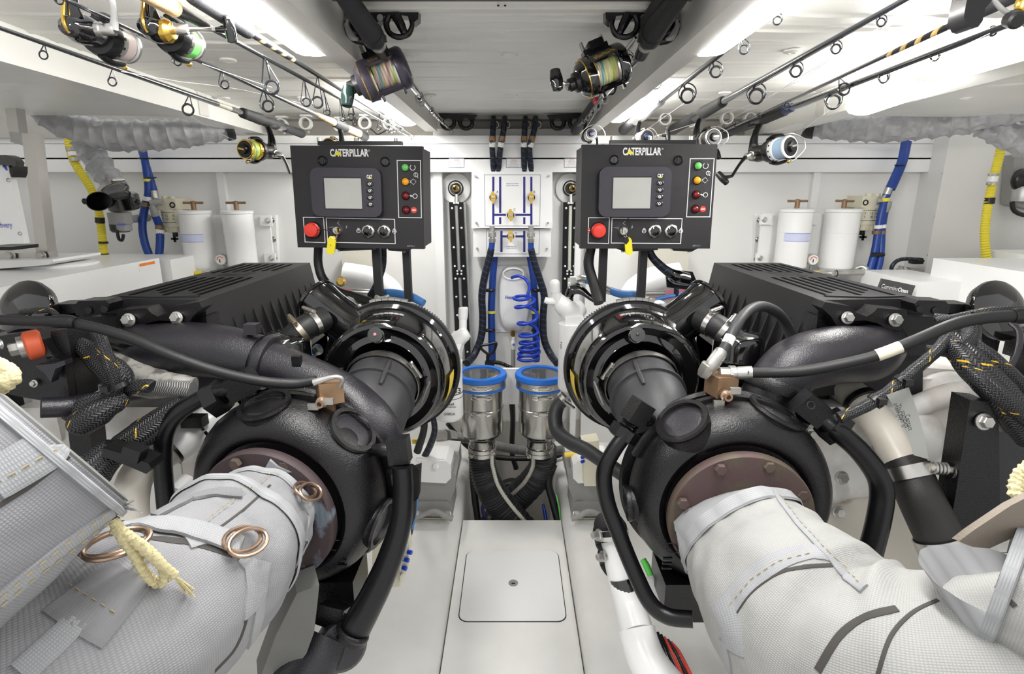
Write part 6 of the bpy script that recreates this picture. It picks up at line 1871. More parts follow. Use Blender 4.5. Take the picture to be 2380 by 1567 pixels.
# --- blower
t = thing('blower', 'black blower with an oval mouth and grey motor, clamped to the duct', 'blower')
b = MB()
cxp = [(262, 474, 2.30, 36)]
ob('scroll', MB().lathe(P(286, 468, 2.33), (0, -.25, 1), [(-.03, .055), (-.024, .060), (.02, .060), (.028, .052), (.03, 0)], 36), GLOB, t)
mouth = MB()
rg = []
n = 36
for k, s_, Y in ((0, 1.0, 2.16), (1, 1.08, 2.16), (2, 1.0, 2.20), (3, .8, 2.30)):
    rg.append([mouth.bm.verts.new(P(229 + 28 * s_ * math.cos(2 * PI * i / n) + (0 if k < 3 else 15), 468 + 21 * s_ * math.sin(2 * PI * i / n), Y)) for i in range(n)])
rg.insert(0, [mouth.bm.verts.new(P(231 + 25 * math.cos(2 * PI * i / n), 468 + 18 * math.sin(2 * PI * i / n), 2.22)) for i in range(n)])
for A, B in zip(rg, rg[1:]):
    for i in range(n):
        mouth.bm.faces.new((A[i], A[(i + 1) % n], B[(i + 1) % n], B[i]))
mouth.bm.faces.new(rg[0])
ob('mouth', mouth, PLAB, t)
for x, y in ((196, 468), (319, 470)):
    ob('wing_screw', MB().ball(P(x, y, 2.25), .010, 1, .6, 1.2, 10), PLAB, t)
ob('motor', MB().lathe(P(277, 494, 2.33), (0, 0, -1), [(0, .042), (.045, .042), (.048, .036), (.072, .036), (.076, .028), (.076, 0)], 30), GREYC, t)
ob('motor_cap', MB().lathe(P(278, 520, 2.33), (0, 0, -1), [(0, .037), (.026, .037), (.034, .030), (.034, 0)], 30), PLAB, t)
ob('blue_label', MB().prect(272, 520, 292, 524, 2.286, .004, .001), BPRINT, t)
ob('lead', MB().pt([(272, 535, 2.29, 3.5), (276, 555, 2.29, 3.5), (284, 558, 2.29, 3.5), (287, 545, 2.29, 3.5)], 8), PLAB, t)
ob('wall_arm', MB().pt([(298, 510, 2.40, 9), (320, 508, 2.5, 9), (342, 506, 2.62, 9)], 10, 3), GREYC, t)
clamp_ring(P(264, 440, 2.35), P(268, 440, 2.35) - P(256, 420, 2.36), M(30, 264, 440, 2.35), .016, STEEL, t, V((1, -.6, 0)))
# --- connector with curled lead on the right wall
t = thing('wall_connector', 'grey plug with a curled spiral-wrapped lead on the far wall', 'connector')
ob('lead', MB().pt([(2145, 607, 2.44, 4.5), (2115, 602, 2.43, 4.5), (2088, 605, 2.42, 4.5), (2073, 620, 2.42, 4.5), (2073, 640, 2.42, 4), (2080, 648, 2.42, 4)], 10), BLKSP, t)
ob('plug', MB().lathe(P(2087, 650, 2.42), (.1, 0, 1), [(0, .018), (.012, .020), (.02, .026), (.026, .026), (.03, .02), (.045, .016), (.05, .010), (.06, .010)], 18), GREYC, t)
ob('gland', MB().prect(2122, 600, 2146, 614, 2.43, .03, .004), PLAB, t)
t = thing('wedge_bracket', 'grey triangular bracket plate below the curled lead', 'bracket')
ob('plate', MB().pp([(2113, 622), (2150, 626), (2146, 655), (2135, 650)], 2.40, .02, .002), ALU, t)
# --- generator sound boxes
t = thing('generator_box', 'white generator sound box with an orange warning label at its corner', 'generator')
bx0 = -1.39
ob('casing', MB().box((bx0 - .40, 1.70, .72), (.80, 1.02, .66), .012), PWHITE, t)
ob('warning_label', MB().box((bx0 + .001, 2.13, 1.028), (.002, .10, .03)), PWHITE, t)
ob('warning_bar', MB().box((bx0 + .0025, 2.13, 1.037), (.002, .09, .010)), mat('orange_print', (.85, .22, .03), .5), t)
ob('lid_disc', MB().lathe((-1.62, 2.0, 1.05), (0, 0, 1), [(0, .12), (.008, .12), (.012, .11), (.012, 0)], 36), PWHITE, t)
ob('rear_ledge', MB().box((-1.75, 2.36, .98), (.78, .26, .12), .01), WHITE, t)
for x, y in ((168, 612), (256, 612), (105, 618)):
    ob('cap_screw', MB().ball(P(x, y, 2.2), .008, 1, 1, .6, 10), ZINC, t)
t = thing('generator_box', 'white generator sound box behind the dark nameplate', 'generator')
ob('casing', MB().box((2.06, 1.71, .72), (.80, 1.0, .66), .012), PWHITE, t)
ob('rear_lid', MB().box((2.30, 2.28, 1.02), (.60, .22, .09), .01), PWHITE, t)
ob('latch', MB().lathe(PXX(2144, 688, 1.655), (-1, 0, 0), [(0, .010), (.006, .010), (.007, .004), (.007, 0)], 14), ZINC, t)
ob('low_box', MB().box((1.60, 2.22, .80), (.20, .34, .36), .006), PWHITE, t)
np_ = [(2052, 648), (2128, 664), (2116, 694), (2040, 678)]
pl_ = ob('nameplate', MB().pp(np_, 2.03, .012, .002), GLOB, t)
ux = (P(2128, 664, 2.03) - P(2052, 648, 2.03)).normalized()
uy = (P(2052, 648, 2.03) - P(2040, 678, 2.03)).normalized()
text('nameplate_lettering', 'Cummins', P(2068, 668, 2.0285), .016, WPRINT, pl_, ux, uy, width=.062)
text('nameplate_lettering', 'Onan', P(2099, 675, 2.0285), .016, WPRINT, pl_, ux, uy, width=.040, bold=.04)
text('nameplate_lettering', 'Marine Generator', P(2078, 680, 2.0285), .006, WPRINT, pl_, ux, uy, width=.09)
# --- watermaker panel and steel stand at the left edge
t = thing('watermaker', 'white appliance panel with blue edging and black cap, lettered covery', 'appliance')
ob('cabinet', MB().pp([(-80, 372), (16, 372), (57, 566), (-80, 572)], 1.72, .02, .004), PWHITE, t)
ob('blue_edge', MB().pt([(8, 385, 1.715, 3), (24, 402, 1.73, 4), (34, 420, 1.75, 4), (50, 520, 1.75, 3)], 8), BPRINT, t)
ob('cap', MB().pp([(-60, 362), (14, 360), (26, 364), (37, 377), (35, 388), (24, 390), (14, 384), (-60, 382)], 1.70, .03, .005), GLOB, t)
ob('cap_strap', MB().pp([(22, 384), (31, 386), (31, 402), (27, 412), (22, 400)], 1.70, .05, .003), PLAB, t)
text('lettering', 'covery', P(12, 527, 1.718), .017, BPRINT, t, width=.042)
text('lettering', 'l', P(0, 519, 1.718), .014, BPRINT, t)
for x, y in ((19, 419), (46, 543)):
    ob('screw', MB().ball(P(x, y, 1.718), .006, 1, .5, 1, 10), ZINC, t)
ob('foot', MB().prect(-40, 574, 28, 582, 1.74, .1, .004), PLAB, t)
t = thing('steel_stand', 'brushed steel frame with offset posts beside the white appliance panel', 'frame')
def bar(x0, y0, x1, y1, Y0, Y1_, w, parent):
    a, b_ = P(x0, y0, Y0), P(x1, y1, Y1_)
    d = (b_ - a).normalized()
    u, v, _ = basis(d, (0, 1, 0))
    ob('post', MB().box((a + b_) / 2, (w, w, (b_ - a).length), .003, (u, v, d)), STEEL, parent)
bar(30, 215, 42, 308, 2.0, 2.0, .036, t)
bar(76, 312, 110, 600, 1.96, 1.96, .040, t)
ob('plate', MB().pp([(14, 232), (26, 234), (60, 330), (52, 338), (24, 330)], 2.03, .01, .002), ALU, t)
b = MB().pp([(-30, 592), (118, 584), (120, 606), (-30, 616)], 1.90, .03, .003)
rl = ob('foot_rail', b, STEEL, t)
for x, y in ((25, 594), (96, 594)):
    ob('bolt', MB().hexa(P(x, y, 1.895), FR, .013, .012), ZINC, rl)
ob('tray', MB().pp([(-40, 606), (122, 603), (124, 609), (110, 616), (-40, 628)], 1.84, .22, .003), PWHITE, t)
# --- wall socket recess at the right edge
t = thing('wall_recess', 'dark recessed wall fitting with a black dome and cable at the frame edge', 'fitting')
ob('recess_frame', MB().pp([(2358, 360), (2420, 356), (2420, 492), (2348, 476)], 2.44, .05, .002), GREYC, t)
ob('dome', MB().ball(P(2372, 418, 2.42), .045, .8, .6, 1, 20), PLAB, t)
ob('glass_bowl', MB().lathe(P(2376, 468, 2.42), (0, 0, 1), [(0, .04), (.05, .045), (.06, .04)], 20), ALU, t)
ob('lead', MB().pt([(2352, 470, 2.42, 5), (2356, 488, 2.42, 5), (2372, 498, 2.42, 5), (2400, 502, 2.42, 5)], 10), PLAB, t)

# ================================================================= BETWEEN ENGINES AND BULKHEAD
# expansion tanks with level mark
for x0, x1, lb, s in ((795, 868, 'translucent coolant tank with pink coolant and a cold full mark', 1), (1508, 1600, 'translucent coolant tank behind the black connector bracket', 0)):
    t = thing('coolant_tank', lb, 'tank')
    ob('tank', MB().prect(x0, 572, x1, 700, 2.50, .10, .008), TANKW, t)
    ob('coolant', MB().prect(x0 + 1, 634, x1 - 1, 698, 2.497, .02, .002), PURP, t, 'pink coolant showing through the wall')
    if s:
        text('level_mark', 'COLD', P(815, 632, 2.494), .0075, BLPRINT, t, width=.036, bold=.03)
        text('level_mark', 'FULL', P(841, 632, 2.494), .0075, BLPRINT, t, width=.030, bold=.03)
        ob('level_dash', MB().prect(824, 631, 832, 633, 2.495, .001), BLPRINT, t)
# spin-on fuel filters with priming pumps
def spin(x, y0, y1, Y, r, label, side):
    t = thing('spin_on_filter', label, 'fuel filter')
    top = P(x, y0, Y); bot = P(x, y1, Y)
    R = M(r, x, y1, Y); H = top.z - bot.z
    c = V((top.x, Y, bot.z))
    ob('filter_can', MB().lathe(c, (0, 0, 1), [(0, R * .8), (.004, R * .92), (.014, R), (H * .92, R), (H * .96, R * 1.03), (H, R * 1.03), (H, R * .6)], 44), PWHITE, t)
    return t, c, R, H
t, c, R, H = spin(1040, 838, 972, 1.80, 33, 'white spin-on fuel filter with large black part number between canister and strainer', -1)
for s, z, h, w in (('6-043', .56, .020, .060), ('Fuel', .34, .008, .03), ('Efficiency', .29, .008, .045), ('CATERPILLAR', .17, .009, .038)):
    text('lettering', s, c + V((R * .35 if s[0] == '6' else .008, -R * (.96 if s[0] == '6' else 1.003) - .0015, H * z)), h, BLPRINT, t, width=w, bold=.02, right=(1, .28 if s[0] == '6' else .05, 0))
ob('ring_mark', MB().torus(c + V((R * .45, -R * .93, H * .78)), (.3, -1, 0), .022, .002, 20, 6, .6, 1), BLPRINT, t)
ob('print_rule', MB().lathe(c, (0, 0, 1), [(H * .40, R * 1.002), (H * .41, R * 1.002)], 44, cap=False), BLPRINT, t)
ob('print_rule', MB().lathe(c, (0, 0, 1), [(H * .47, R * 1.002), (H * .485, R * 1.002)], 44, cap=False), BLPRINT, t)
ob('head', MB().box(c + V((0, 0, H + .025)), (R * 1.9, R * 1.8, .05), .012), PWHITE, t)
ob('primer_body', MB().pt([(1055, 825, 1.84, 18), (1062, 800, 1.86, 17), (1068, 775, 1.88, 16)], 16), PWHITE, t)
ob('primer_collar', MB().pt([(1058, 795, 1.85, 20), (1078, 778, 1.83, 17), (1088, 772, 1.83, 13)], 14), PWHITE, t)
ob('primer_handle', MB().pt([(1076, 772, 1.87, 9), (1076, 740, 1.88, 9), (1076, 738, 1.88, 11), (1077, 718, 1.88, 11), (1077, 715, 1.88, 9)], 16, 4), PWHITE, t)
t, c, R, H = spin(1326, 752, 905, 1.86, 26, 'white spin-on fuel filter behind the black canister, under a white priming pump', 1)
ob('head', MB().pt([(1292, 690, 1.86, 15), (1310, 712, 1.86, 22), (1330, 725, 1.88, 24), (1350, 715, 1.9, 20)], 16).box(c + V((.01, 0, H + .012)), (R * 1.6, R * 1.6, .03), .008), PWHITE, t)
ob('primer_handle', MB().pt([(1296, 703, 1.85, 10), (1291, 680, 1.84, 10.5), (1290, 677, 1.84, 12), (1290, 658, 1.83, 12), (1290, 655, 1.83, 10)], 18, 4), PWHITE, t)
ob('collar_screw', MB().pt([(1266, 697, 1.84, 7), (1276, 700, 1.84, 8), (1290, 700, 1.85, 10)], 12), PWHITE, t)
text('lettering', 'Fuel', c + V((-R * .8, -R * .62, H * .7)), .010, BLPRINT, t, right=(0, 0, -1), up=(.8, -.6, 0))
# fittings and blue hoses behind the right filter
t = thing('fuel_manifold', 'cluster of pale fuel fittings and light blue hoses behind the canister and panel legs', 'fitting')
ob('block', MB().prect(1322, 660, 1362, 668, 2.0, .04, .004).prect(1326, 645, 1342, 662, 2.0, .03, .004), PWHITE, t)
for pts in ([(1358, 650, 2.0, 8), (1375, 655, 2.0, 9), (1390, 665, 2.0, 9)], [(1418, 676, 2.0, 9), (1445, 684, 1.98, 9.5), (1480, 685, 1.96, 9.5)], [(1515, 700, 1.9, 6), (1560, 688, 1.9, 5), (1605, 682, 1.9, 5)]):
    ob('blue_hose', MB().pt(pts, 12), LBLUE, t)
ob('ferrule', MB().pt([(1340, 652, 2.0, 7), (1350, 648, 2.0, 9), (1360, 650, 2.0, 9)], 12, 3).pt([(1398, 668, 2.0, 9), (1420, 678, 2.0, 9)], 12, 2).pt([(1500, 682, 1.95, 7), (1545, 682, 1.95, 6)], 10, 2), ZINC, t)
ob('black_boot', MB().pt([(1322, 690, 1.95, 10), (1330, 675, 1.95, 12), (1350, 675, 1.94, 10), (1370, 690, 1.92, 7), (1388, 702, 1.9, 6)], 14), GLOB, t)
ob('sensor', MB().pt([(1342, 660, 1.97, 6), (1340, 672, 1.96, 7)], 10, 2), RUB, t)
for i in range(10):
    x = 1500 + 14 * i + (i % 3) * 4; y = 700 + (i * 7) % 26
    ob('small_pipe', MB().pt([(x, y, 1.8, 5), (x + 14, y - 4, 1.82, 6), (x + 30, y + 3, 1.84, 4)], 10, 3), (ZINC, PWHITE, GREYC, LBLUE)[i % 4], t)
t = thing('fuel_manifold', 'pale fuel fittings and light blue hoses behind the neck of the air filter', 'fitting')
for pts in ([(888, 680, 1.95, 9), (920, 682, 1.93, 10), (955, 690, 1.9, 10), (985, 705, 1.88, 9)], [(775, 690, 1.9, 5), (800, 698, 1.9, 6), (825, 702, 1.9, 5)], [(712, 828, 1.5, 11), (730, 818, 1.5, 11), (745, 808, 1.5, 10)]):
    ob('blue_hose', MB().pt(pts, 12), LBLUE, t)
ob('ferrule', MB().pt([(820, 678, 1.92, 7), (850, 680, 1.92, 8), (875, 680, 1.93, 6)], 12, 2).pt([(735, 815, 1.49, 13), (742, 810, 1.49, 13)], 12, 2), ZINC, t)
for i in range(9):
    x = 770 + 13 * i; y = 690 + (i * 9) % 24
    ob('small_pipe', MB().pt([(x, y, 1.75, 5), (x + 12, y + 5, 1.77, 6), (x + 28, y - 2, 1.8, 4)], 10, 3), (ZINC, PWHITE, RUB, GREYC)[i % 4], t)
# --- engine mounts on the stringers
def mount(side, label):
    global FLIP
    FLIP = side > 0
    t = thing('engine_mount', label, 'engine mount')
    Y = 1.93
    ob('base_plate', MB().pz([(950, 1205), (1048, 1208), (1064, 1130), (985, 1130)], .0605, .004), CREAM, t)
    ob('base_casting', MB().pp([(965, 1200), (1052, 1200), (1050, 1178), (1040, 1166), (965, 1166)], Y + .0, .16, .006), GREYC, t)
    ob('body', MB().pp([(960, 1180), (1040, 1180), (1058, 1135), (1060, 1105), (1040, 1090), (965, 1088)], Y + .01, .15, .010), GREYC, t)
    ob('foot', MB().pt([(960, 1206, 1.89, 7), (985, 1196, 1.89, 6), (1010, 1188, 1.89, 6), (1035, 1200, 1.89, 7), (1052, 1206, 1.89, 7)], 10), GREYC, t)
    for x in (972, 1040):
        ob('bolt', MB().hexa(P(x, 1196, 1.90), (0, -.5, .8), .011, .014), ZINC, t)
    ob('top_cap', MB().pp([(968, 1120), (1036, 1124), (1048, 1112), (1048, 1082), (1036, 1072), (968, 1070)], Y - .01, .13, .008).pp([(966, 1072), (1026, 1076), (1034, 1068), (968, 1062)], Y, .10, .004), PWHITE, t)
    ob('cap_bolt', MB().hexa(P(1012, 1084, Y - .012), (0, -.9, .4), .010, .012), PWHITE, t)
    ob('riser', MB().pp([(990, 1045), (1066, 1050), (1068, 1090), (1050, 1120), (1000, 1080)], 2.10, .10, .015), ENGW, t)
    FLIP = False
    return t
mount(-1, 'grey engine mount with white cap on the stringer under the white spin-on filter')
mount(1, 'grey engine mount with white cap on the stringer behind the white spill pipe')
# --- control boxes with blue buttons
t = thing('junction_box', 'cream junction box with three blue buttons beside the turbocharger pipe', 'box')
ob('box', MB().pp([(866, 1258), (940, 1200), (950, 1290), (930, 1364), (898, 1366), (864, 1340)], 1.22, .05, .004), CREAM, t)
ob('side_face', MB().pp([(928, 1288), (952, 1240), (948, 1320), (930, 1364)], 1.20, .02, .002), CREAM, t)
for x, y in ((947, 1283), (940, 1301), (935, 1320)):
    ob('blue_button', MB().cyl(P(x, y, 1.195), (.9, -.3, 0), .0055, .012, 12), BLUEB, t)
for x, y in ((946, 1268), (939, 1287), (934, 1306), (933, 1335)):
    ob('terminal', MB().ball(P(x, y, 1.195), .004, seg=8), ZINC, t)
t = thing('junction_box', 'cream junction box with blue buttons behind the heater hose', 'box')
ob('box', MB().pp([(1354, 1030), (1392, 1024), (1396, 1130), (1358, 1130)], 1.86, .065, .004), CREAM, t)
for y in (1062, 1072):
    ob('blue_button', MB().cyl(P(1357, y, 1.86), (-.8, -.6, 0), .006, .012, 12), BLUEB, t)
# --- heater hose on the right
t = thing('heater_hose', 'grey rubber hose curving from the canister clamp down behind the black pipe', 'hose')
ob('hose_body', MB().pt([(1312, 928, 1.62, 15), (1296, 945, 1.62, 16), (1290, 975, 1.60, 17), (1298, 1005, 1.57, 17), (1325, 1028, 1.52, 17), (1362, 1046, 1.46, 17), (1395, 1068, 1.40, 17), (1450, 1105, 1.32, 17), (1510, 1150, 1.27, 17)], 18), RUBG, t)
clamp_ring(P(1312, 926, 1.62), P(1318, 920, 1.62) - P(1300, 938, 1.62), M(16.5, 1312, 926, 1.62), .014, STEEL, t, V((1, -.8, .6)))
t = thing('drain_fitting', 'small black drain elbow with a steel clip below the lettered fuel filter label', 'fitting')
ob('elbow', MB().pt([(1052, 905, 1.62, 8), (1042, 918, 1.62, 11), (1032, 930, 1.62, 10), (1028, 938, 1.62, 6)], 12), PLAB, t)
ob('clip', MB().pt([(1046, 908, 1.615, 10), (1052, 904, 1.615, 8)], 10, 2), ZINC, t)
# --- steel braided hose across the well, black hoses in the bilge
t = thing('braided_hose', 'steel braided hose crossing behind the corrugated strainer hoses', 'hose')
ob('hose_body', MB().pt([(1062, 1018, 2.3, 11), (1100, 1022, 2.34, 10), (1150, 1035, 2.36, 11), (1200, 1045, 2.36, 11), (1260, 1050, 2.34, 11), (1310, 1046, 2.3, 11), (1350, 1040, 2.25, 11)], 16), BRSTEEL, t)
ob('fitting', MB().pt([(1012, 1014, 2.2, 15), (1035, 1015, 2.22, 15)], 6, 2).pt([(1036, 1015, 2.22, 18), (1050, 1016, 2.25, 18)], 6, 2).pt([(1050, 1016, 2.25, 12), (1070, 1018, 2.3, 12)], 14, 2), ZINC, t)
for lb, pts, mm in (('black hose sagging behind the braided hose', [(1040, 985, 2.4, 5), (1090, 1040, 2.45, 6), (1150, 1062, 2.5, 6), (1230, 1066, 2.5, 6), (1300, 1058, 2.45, 6), (1350, 1020, 2.4, 5)], RUB),
                    ('thin black hose dropping behind the mounting plate', [(1190, 935, 2.6, 7), (1192, 980, 2.6, 6), (1190, 1050, 2.6, 6), (1200, 1090, 2.6, 6)], RUB),
                    ('black bilge hose with a green stripe beside the crossing hoses', [(1288, 1080, 2.2, 8), (1275, 1120, 2.18, 9), (1285, 1165, 2.15, 9), (1298, 1215, 2.1, 9)], RUB),
                    ('short bright blue hose end in the dark well', [(1262, 1172, 2.2, 3), (1266, 1190, 2.18, 4), (1270, 1215, 2.15, 4)], BLUEB),
                    ('black hose at the side of the well below the strainer', [(1098, 1060, 2.3, 8), (1100, 1110, 2.25, 9), (1104, 1160, 2.2, 8), (1112, 1220, 2.15, 7)], RUB),
                    ('dark blue hose curling in the well', [(1130, 1150, 2.3, 3), (1122, 1180, 2.25, 4), (1126, 1200, 2.2, 4), (1140, 1220, 2.15, 4)], NAVY),
                    ('black hose looping under the large-lettered fuel filter', [(1005, 960, 1.9, 7), (1010, 1000, 1.92, 7), (1000, 1035, 1.94, 8), (985, 1065, 1.95, 8)], BLKSP),
                    ('black hose behind the large-lettered fuel filter', [(985, 960, 1.85, 8), (985, 1000, 1.86, 8), (970, 1050, 1.88, 9)], RUB)):
    hose('bilge_hose', lb, pts, mm)
ob('green_stripe', MB().pt([(1293, 1150, 2.12, 1.6), (1299, 1180, 2.09, 1.6), (1303, 1215, 2.07, 1.6)], 8), GREENLN, [o for o in SC.objects if 'green stripe' in o.get('label', '')][0], 'bright green stripe')
t = thing('bilge_pump', 'dark drum lying in the well behind the crossing hoses', 'pump')
ob('drum', MB().lathe(P(1190, 1150, 2.50), (0, -1, .2), [(0, .085), (.06, .085), (.068, .078), (.068, .06), (.06, .05), (.06, 0)], 36), RUB, t)
t = thing('lifting_lever', 'amber plastic lever beside the heater hose', 'lever')
ob('lever', MB().pt([(1312, 1058, 2.0, 6), (1335, 1056, 2.0, 7), (1352, 1052, 2.0, 5)], 12), YLAB, t)
tag(ob('amber_tag', MB().prect(958, 1022, 985, 1032, 1.9, .01, .002), YLAB), 'small amber block beside the black hoses under the air filter', 'tag')
# --- white spill pipe bottom right
t = thing('spill_pipe', 'white plastic pipe with black bands running low beside the stringer', 'pipe')
ob('pipe', MB().pt([(1420, 1230, 1.20, 30), (1440, 1320, 1.16, 32), (1462, 1400, 1.12, 35), (1482, 1470, 1.06, 38)], 28), PWHITE, t)
ob('bend', MB().pt([(1480, 1462, 1.065, 42), (1490, 1500, 1.04, 43), (1512, 1550, 1.0, 45), (1560, 1610, .96, 46)], 28), PWHITE, t)
ob('black_band', MB().pt([(1448, 1338, 1.15, 35), (1452, 1352, 1.145, 35.5), (1456, 1366, 1.14, 36)], 28, 3), GLOB, t)
for y0, y1 in ((1225, 1262), (1275, 1310)):
    k0 = 1416 + (y0 - 1225) * .22; k1 = 1416 + (y1 - 1225) * .22
    o = ob('coupling', MB().pt([(k0, y0, 1.2, 36), (k0 + 1, y0 + 3, 1.2, 40), (k1 - 1, y1 - 3, 1.185, 40), (k1, y1, 1.18, 36)], 28, 3), RUB, t)
    ob('coupling_clamp', MB().pt([(k0 + 3, y0 + 10, 1.195, 41), (k0 + 5, y0 + 20, 1.192, 41)], 28, 2), STEEL, o)
    ob('coupling_bolt', MB().hexa(P(k0 - 22, y0 + 16, 1.16), (-.9, -.4, 0), .009, .02), ZINC, o)
# --- odds under the turbochargers
t = thing('cable_bundle', 'dark cable bundle with red wires under the lower flange of the spill pipe', 'cable')
for i, mm in enumerate((RUB, RUB, RPRINT, RUB, RPRINT)):
    ob('wire', MB().pt([(1528 + i * 8, 1470 + i * 6, 1.1, 4), (1545 + i * 9, 1520, 1.06, 4), (1570 + i * 10, 1580, 1.02, 5)], 8), mm, t)
t = thing('hose_run', 'black corrugated conduit beneath the turbocharger foot', 'conduit')
ob('conduit', MB().pt([(845, 1300, 1.2, 8), (838, 1360, 1.18, 9), (815, 1400, 1.15, 9), (790, 1440, 1.12, 9)], 12, 24, fn=lambda l, a: .001 * math.sin(l * 1000)), RUB, t)
ob('white_duct', MB().pt([(822, 1330, 1.24, 10), (818, 1370, 1.23, 12), (800, 1410, 1.2, 12), (785, 1430, 1.18, 12)], 12), PWHITE, t)
t = thing('plug_block', 'black plug block with a blue lead beside the turbocharger pipe', 'connector')
ob('block', MB().pp([(952, 1100), (975, 1092), (972, 1160), (954, 1166)], 1.35, .04, .004), PLAB, t)
ob('lead', MB().pt([(970, 1150, 1.36, 3), (966, 1190, 1.36, 3), (958, 1230, 1.35, 3)], 8), LBLUE, t)
ob('lead', MB().pt([(962, 1160, 1.36, 8), (958, 1200, 1.36, 9), (950, 1240, 1.36, 9)], 12), RUB, t)
t = thing('green_cable', 'short green cable sleeve under the turbocharger beside the black pipe', 'cable')
ob('sleeve', MB().pt([(1494, 1300, 1.15, 7), (1504, 1318, 1.14, 8), (1512, 1338, 1.13, 7)], 10), GREENLN, t)
ob('white_strut', MB().pt([(1515, 1340, 1.16, 12), (1530, 1400, 1.15, 12)], 12, 2).pt([(1552, 1350, 1.16, 8), (1556, 1410, 1.15, 9)], 12, 2), PWHITE, t)
# ================================================================= FISHING RODS, REELS AND RACKS UNDER THE CEILING
class Line:
    """straight line in the room between two measured places; at(x, y) is its point nearest the sight line of a pixel"""
    def __init__(s, a, b):
        s.a, s.b = P(*a), P(*b)
        s.d = (s.b - s.a).normalized()
        s.px = (a, b)
    def at(s, x):
        (x0, y0, _), (x1, y1, _) = s.px
        y = y0 + (y1 - y0) * (x - x0) / (x1 - x0)
        q = ray(x, y).normalized(); o = V((0, 0, CAMZ))
        w = s.a - o
        b_, d_, e_ = s.d.dot(q), s.d.dot(w), q.dot(w)
        return s.a + s.d * ((b_ * e_ - d_) / (1 - b_ * b_))
def mpp(p):
    """metres per pixel at a point"""
    return (p.y * cp - (p.z - CAMZ) * sp) / F
def guide(parent, p, d, x, y, r, style=0, m=RODB):
    """line guide hanging from the rod at p; ring centre at pixel x, y with radius r px"""
    k = mpp(p)
    c = P(x, y, p.y)
    R = r * k
    g = ob('line_guide', MB().torus(c, d, R, R * .20, 22, 7), m, parent)
    u = (c - p)
    L = u.length
    s = d.cross(u.normalized()).normalized()
    un = u.normalized()
    b = MB()
    w = max(.0008, R * .10)
    if style == 0:
        for q in (-1, 1):
            b.tube([p, p + un * L * .5 + s * q * R * .5, c + s * q * R * 1.0], w, 6, 4)
    else:
        b.tube([p, p + un * (L - R * 1.4), c - un * R], w * 1.6, 6, 3)
        pts = [p - d * R * .8] + [c + (un * math.cos(a) + s * math.sin(a)) * R * 1.35 - un * R * .4 - d * R * .4 for a in (-2.2, -1.5, -.8, 0, .8, 1.5, 2.2)] + [p - d * R * .8]
        b.tube(pts, w, 6, 4)
    ob('guide_frame', b, m, g)
    ob('thread_wrap', MB().tube([p - d * R * 1.2, p, p + d * R * .6], k * 3.0, 8, 2), m, g)
def rod(label, a, b, segs, guides=(), style=0, gm=RODB):
    t = thing('fishing_rod', label, 'fishing rod')
    ln = Line(a, b)
    for nm, x0, r0, x1, r1, m in segs:
        p, q = ln.at(x0), ln.at(x1)
        ra, rb = r0 * mpp(p), r1 * mpp(q)
        e = (q - p)
        if nm == 'blank':
            bb = MB().tube([p, p.lerp(q, .5), q], [ra, (ra + rb) / 2, rb], 10, 2)
        else:
            bb = MB().tube([p, p + e * .06, p + e * .25, p + e * .6, p + e * .94, q], [ra * .7, ra, ra * 1.02, (ra + rb) / 2, rb, rb * .72], 18, 4)
        ob(nm, bb, m, t)
    for gx, x, y, r in guides:
        guide(t, ln.at(gx), ln.d, x, y, r, style, gm)
    return t, ln
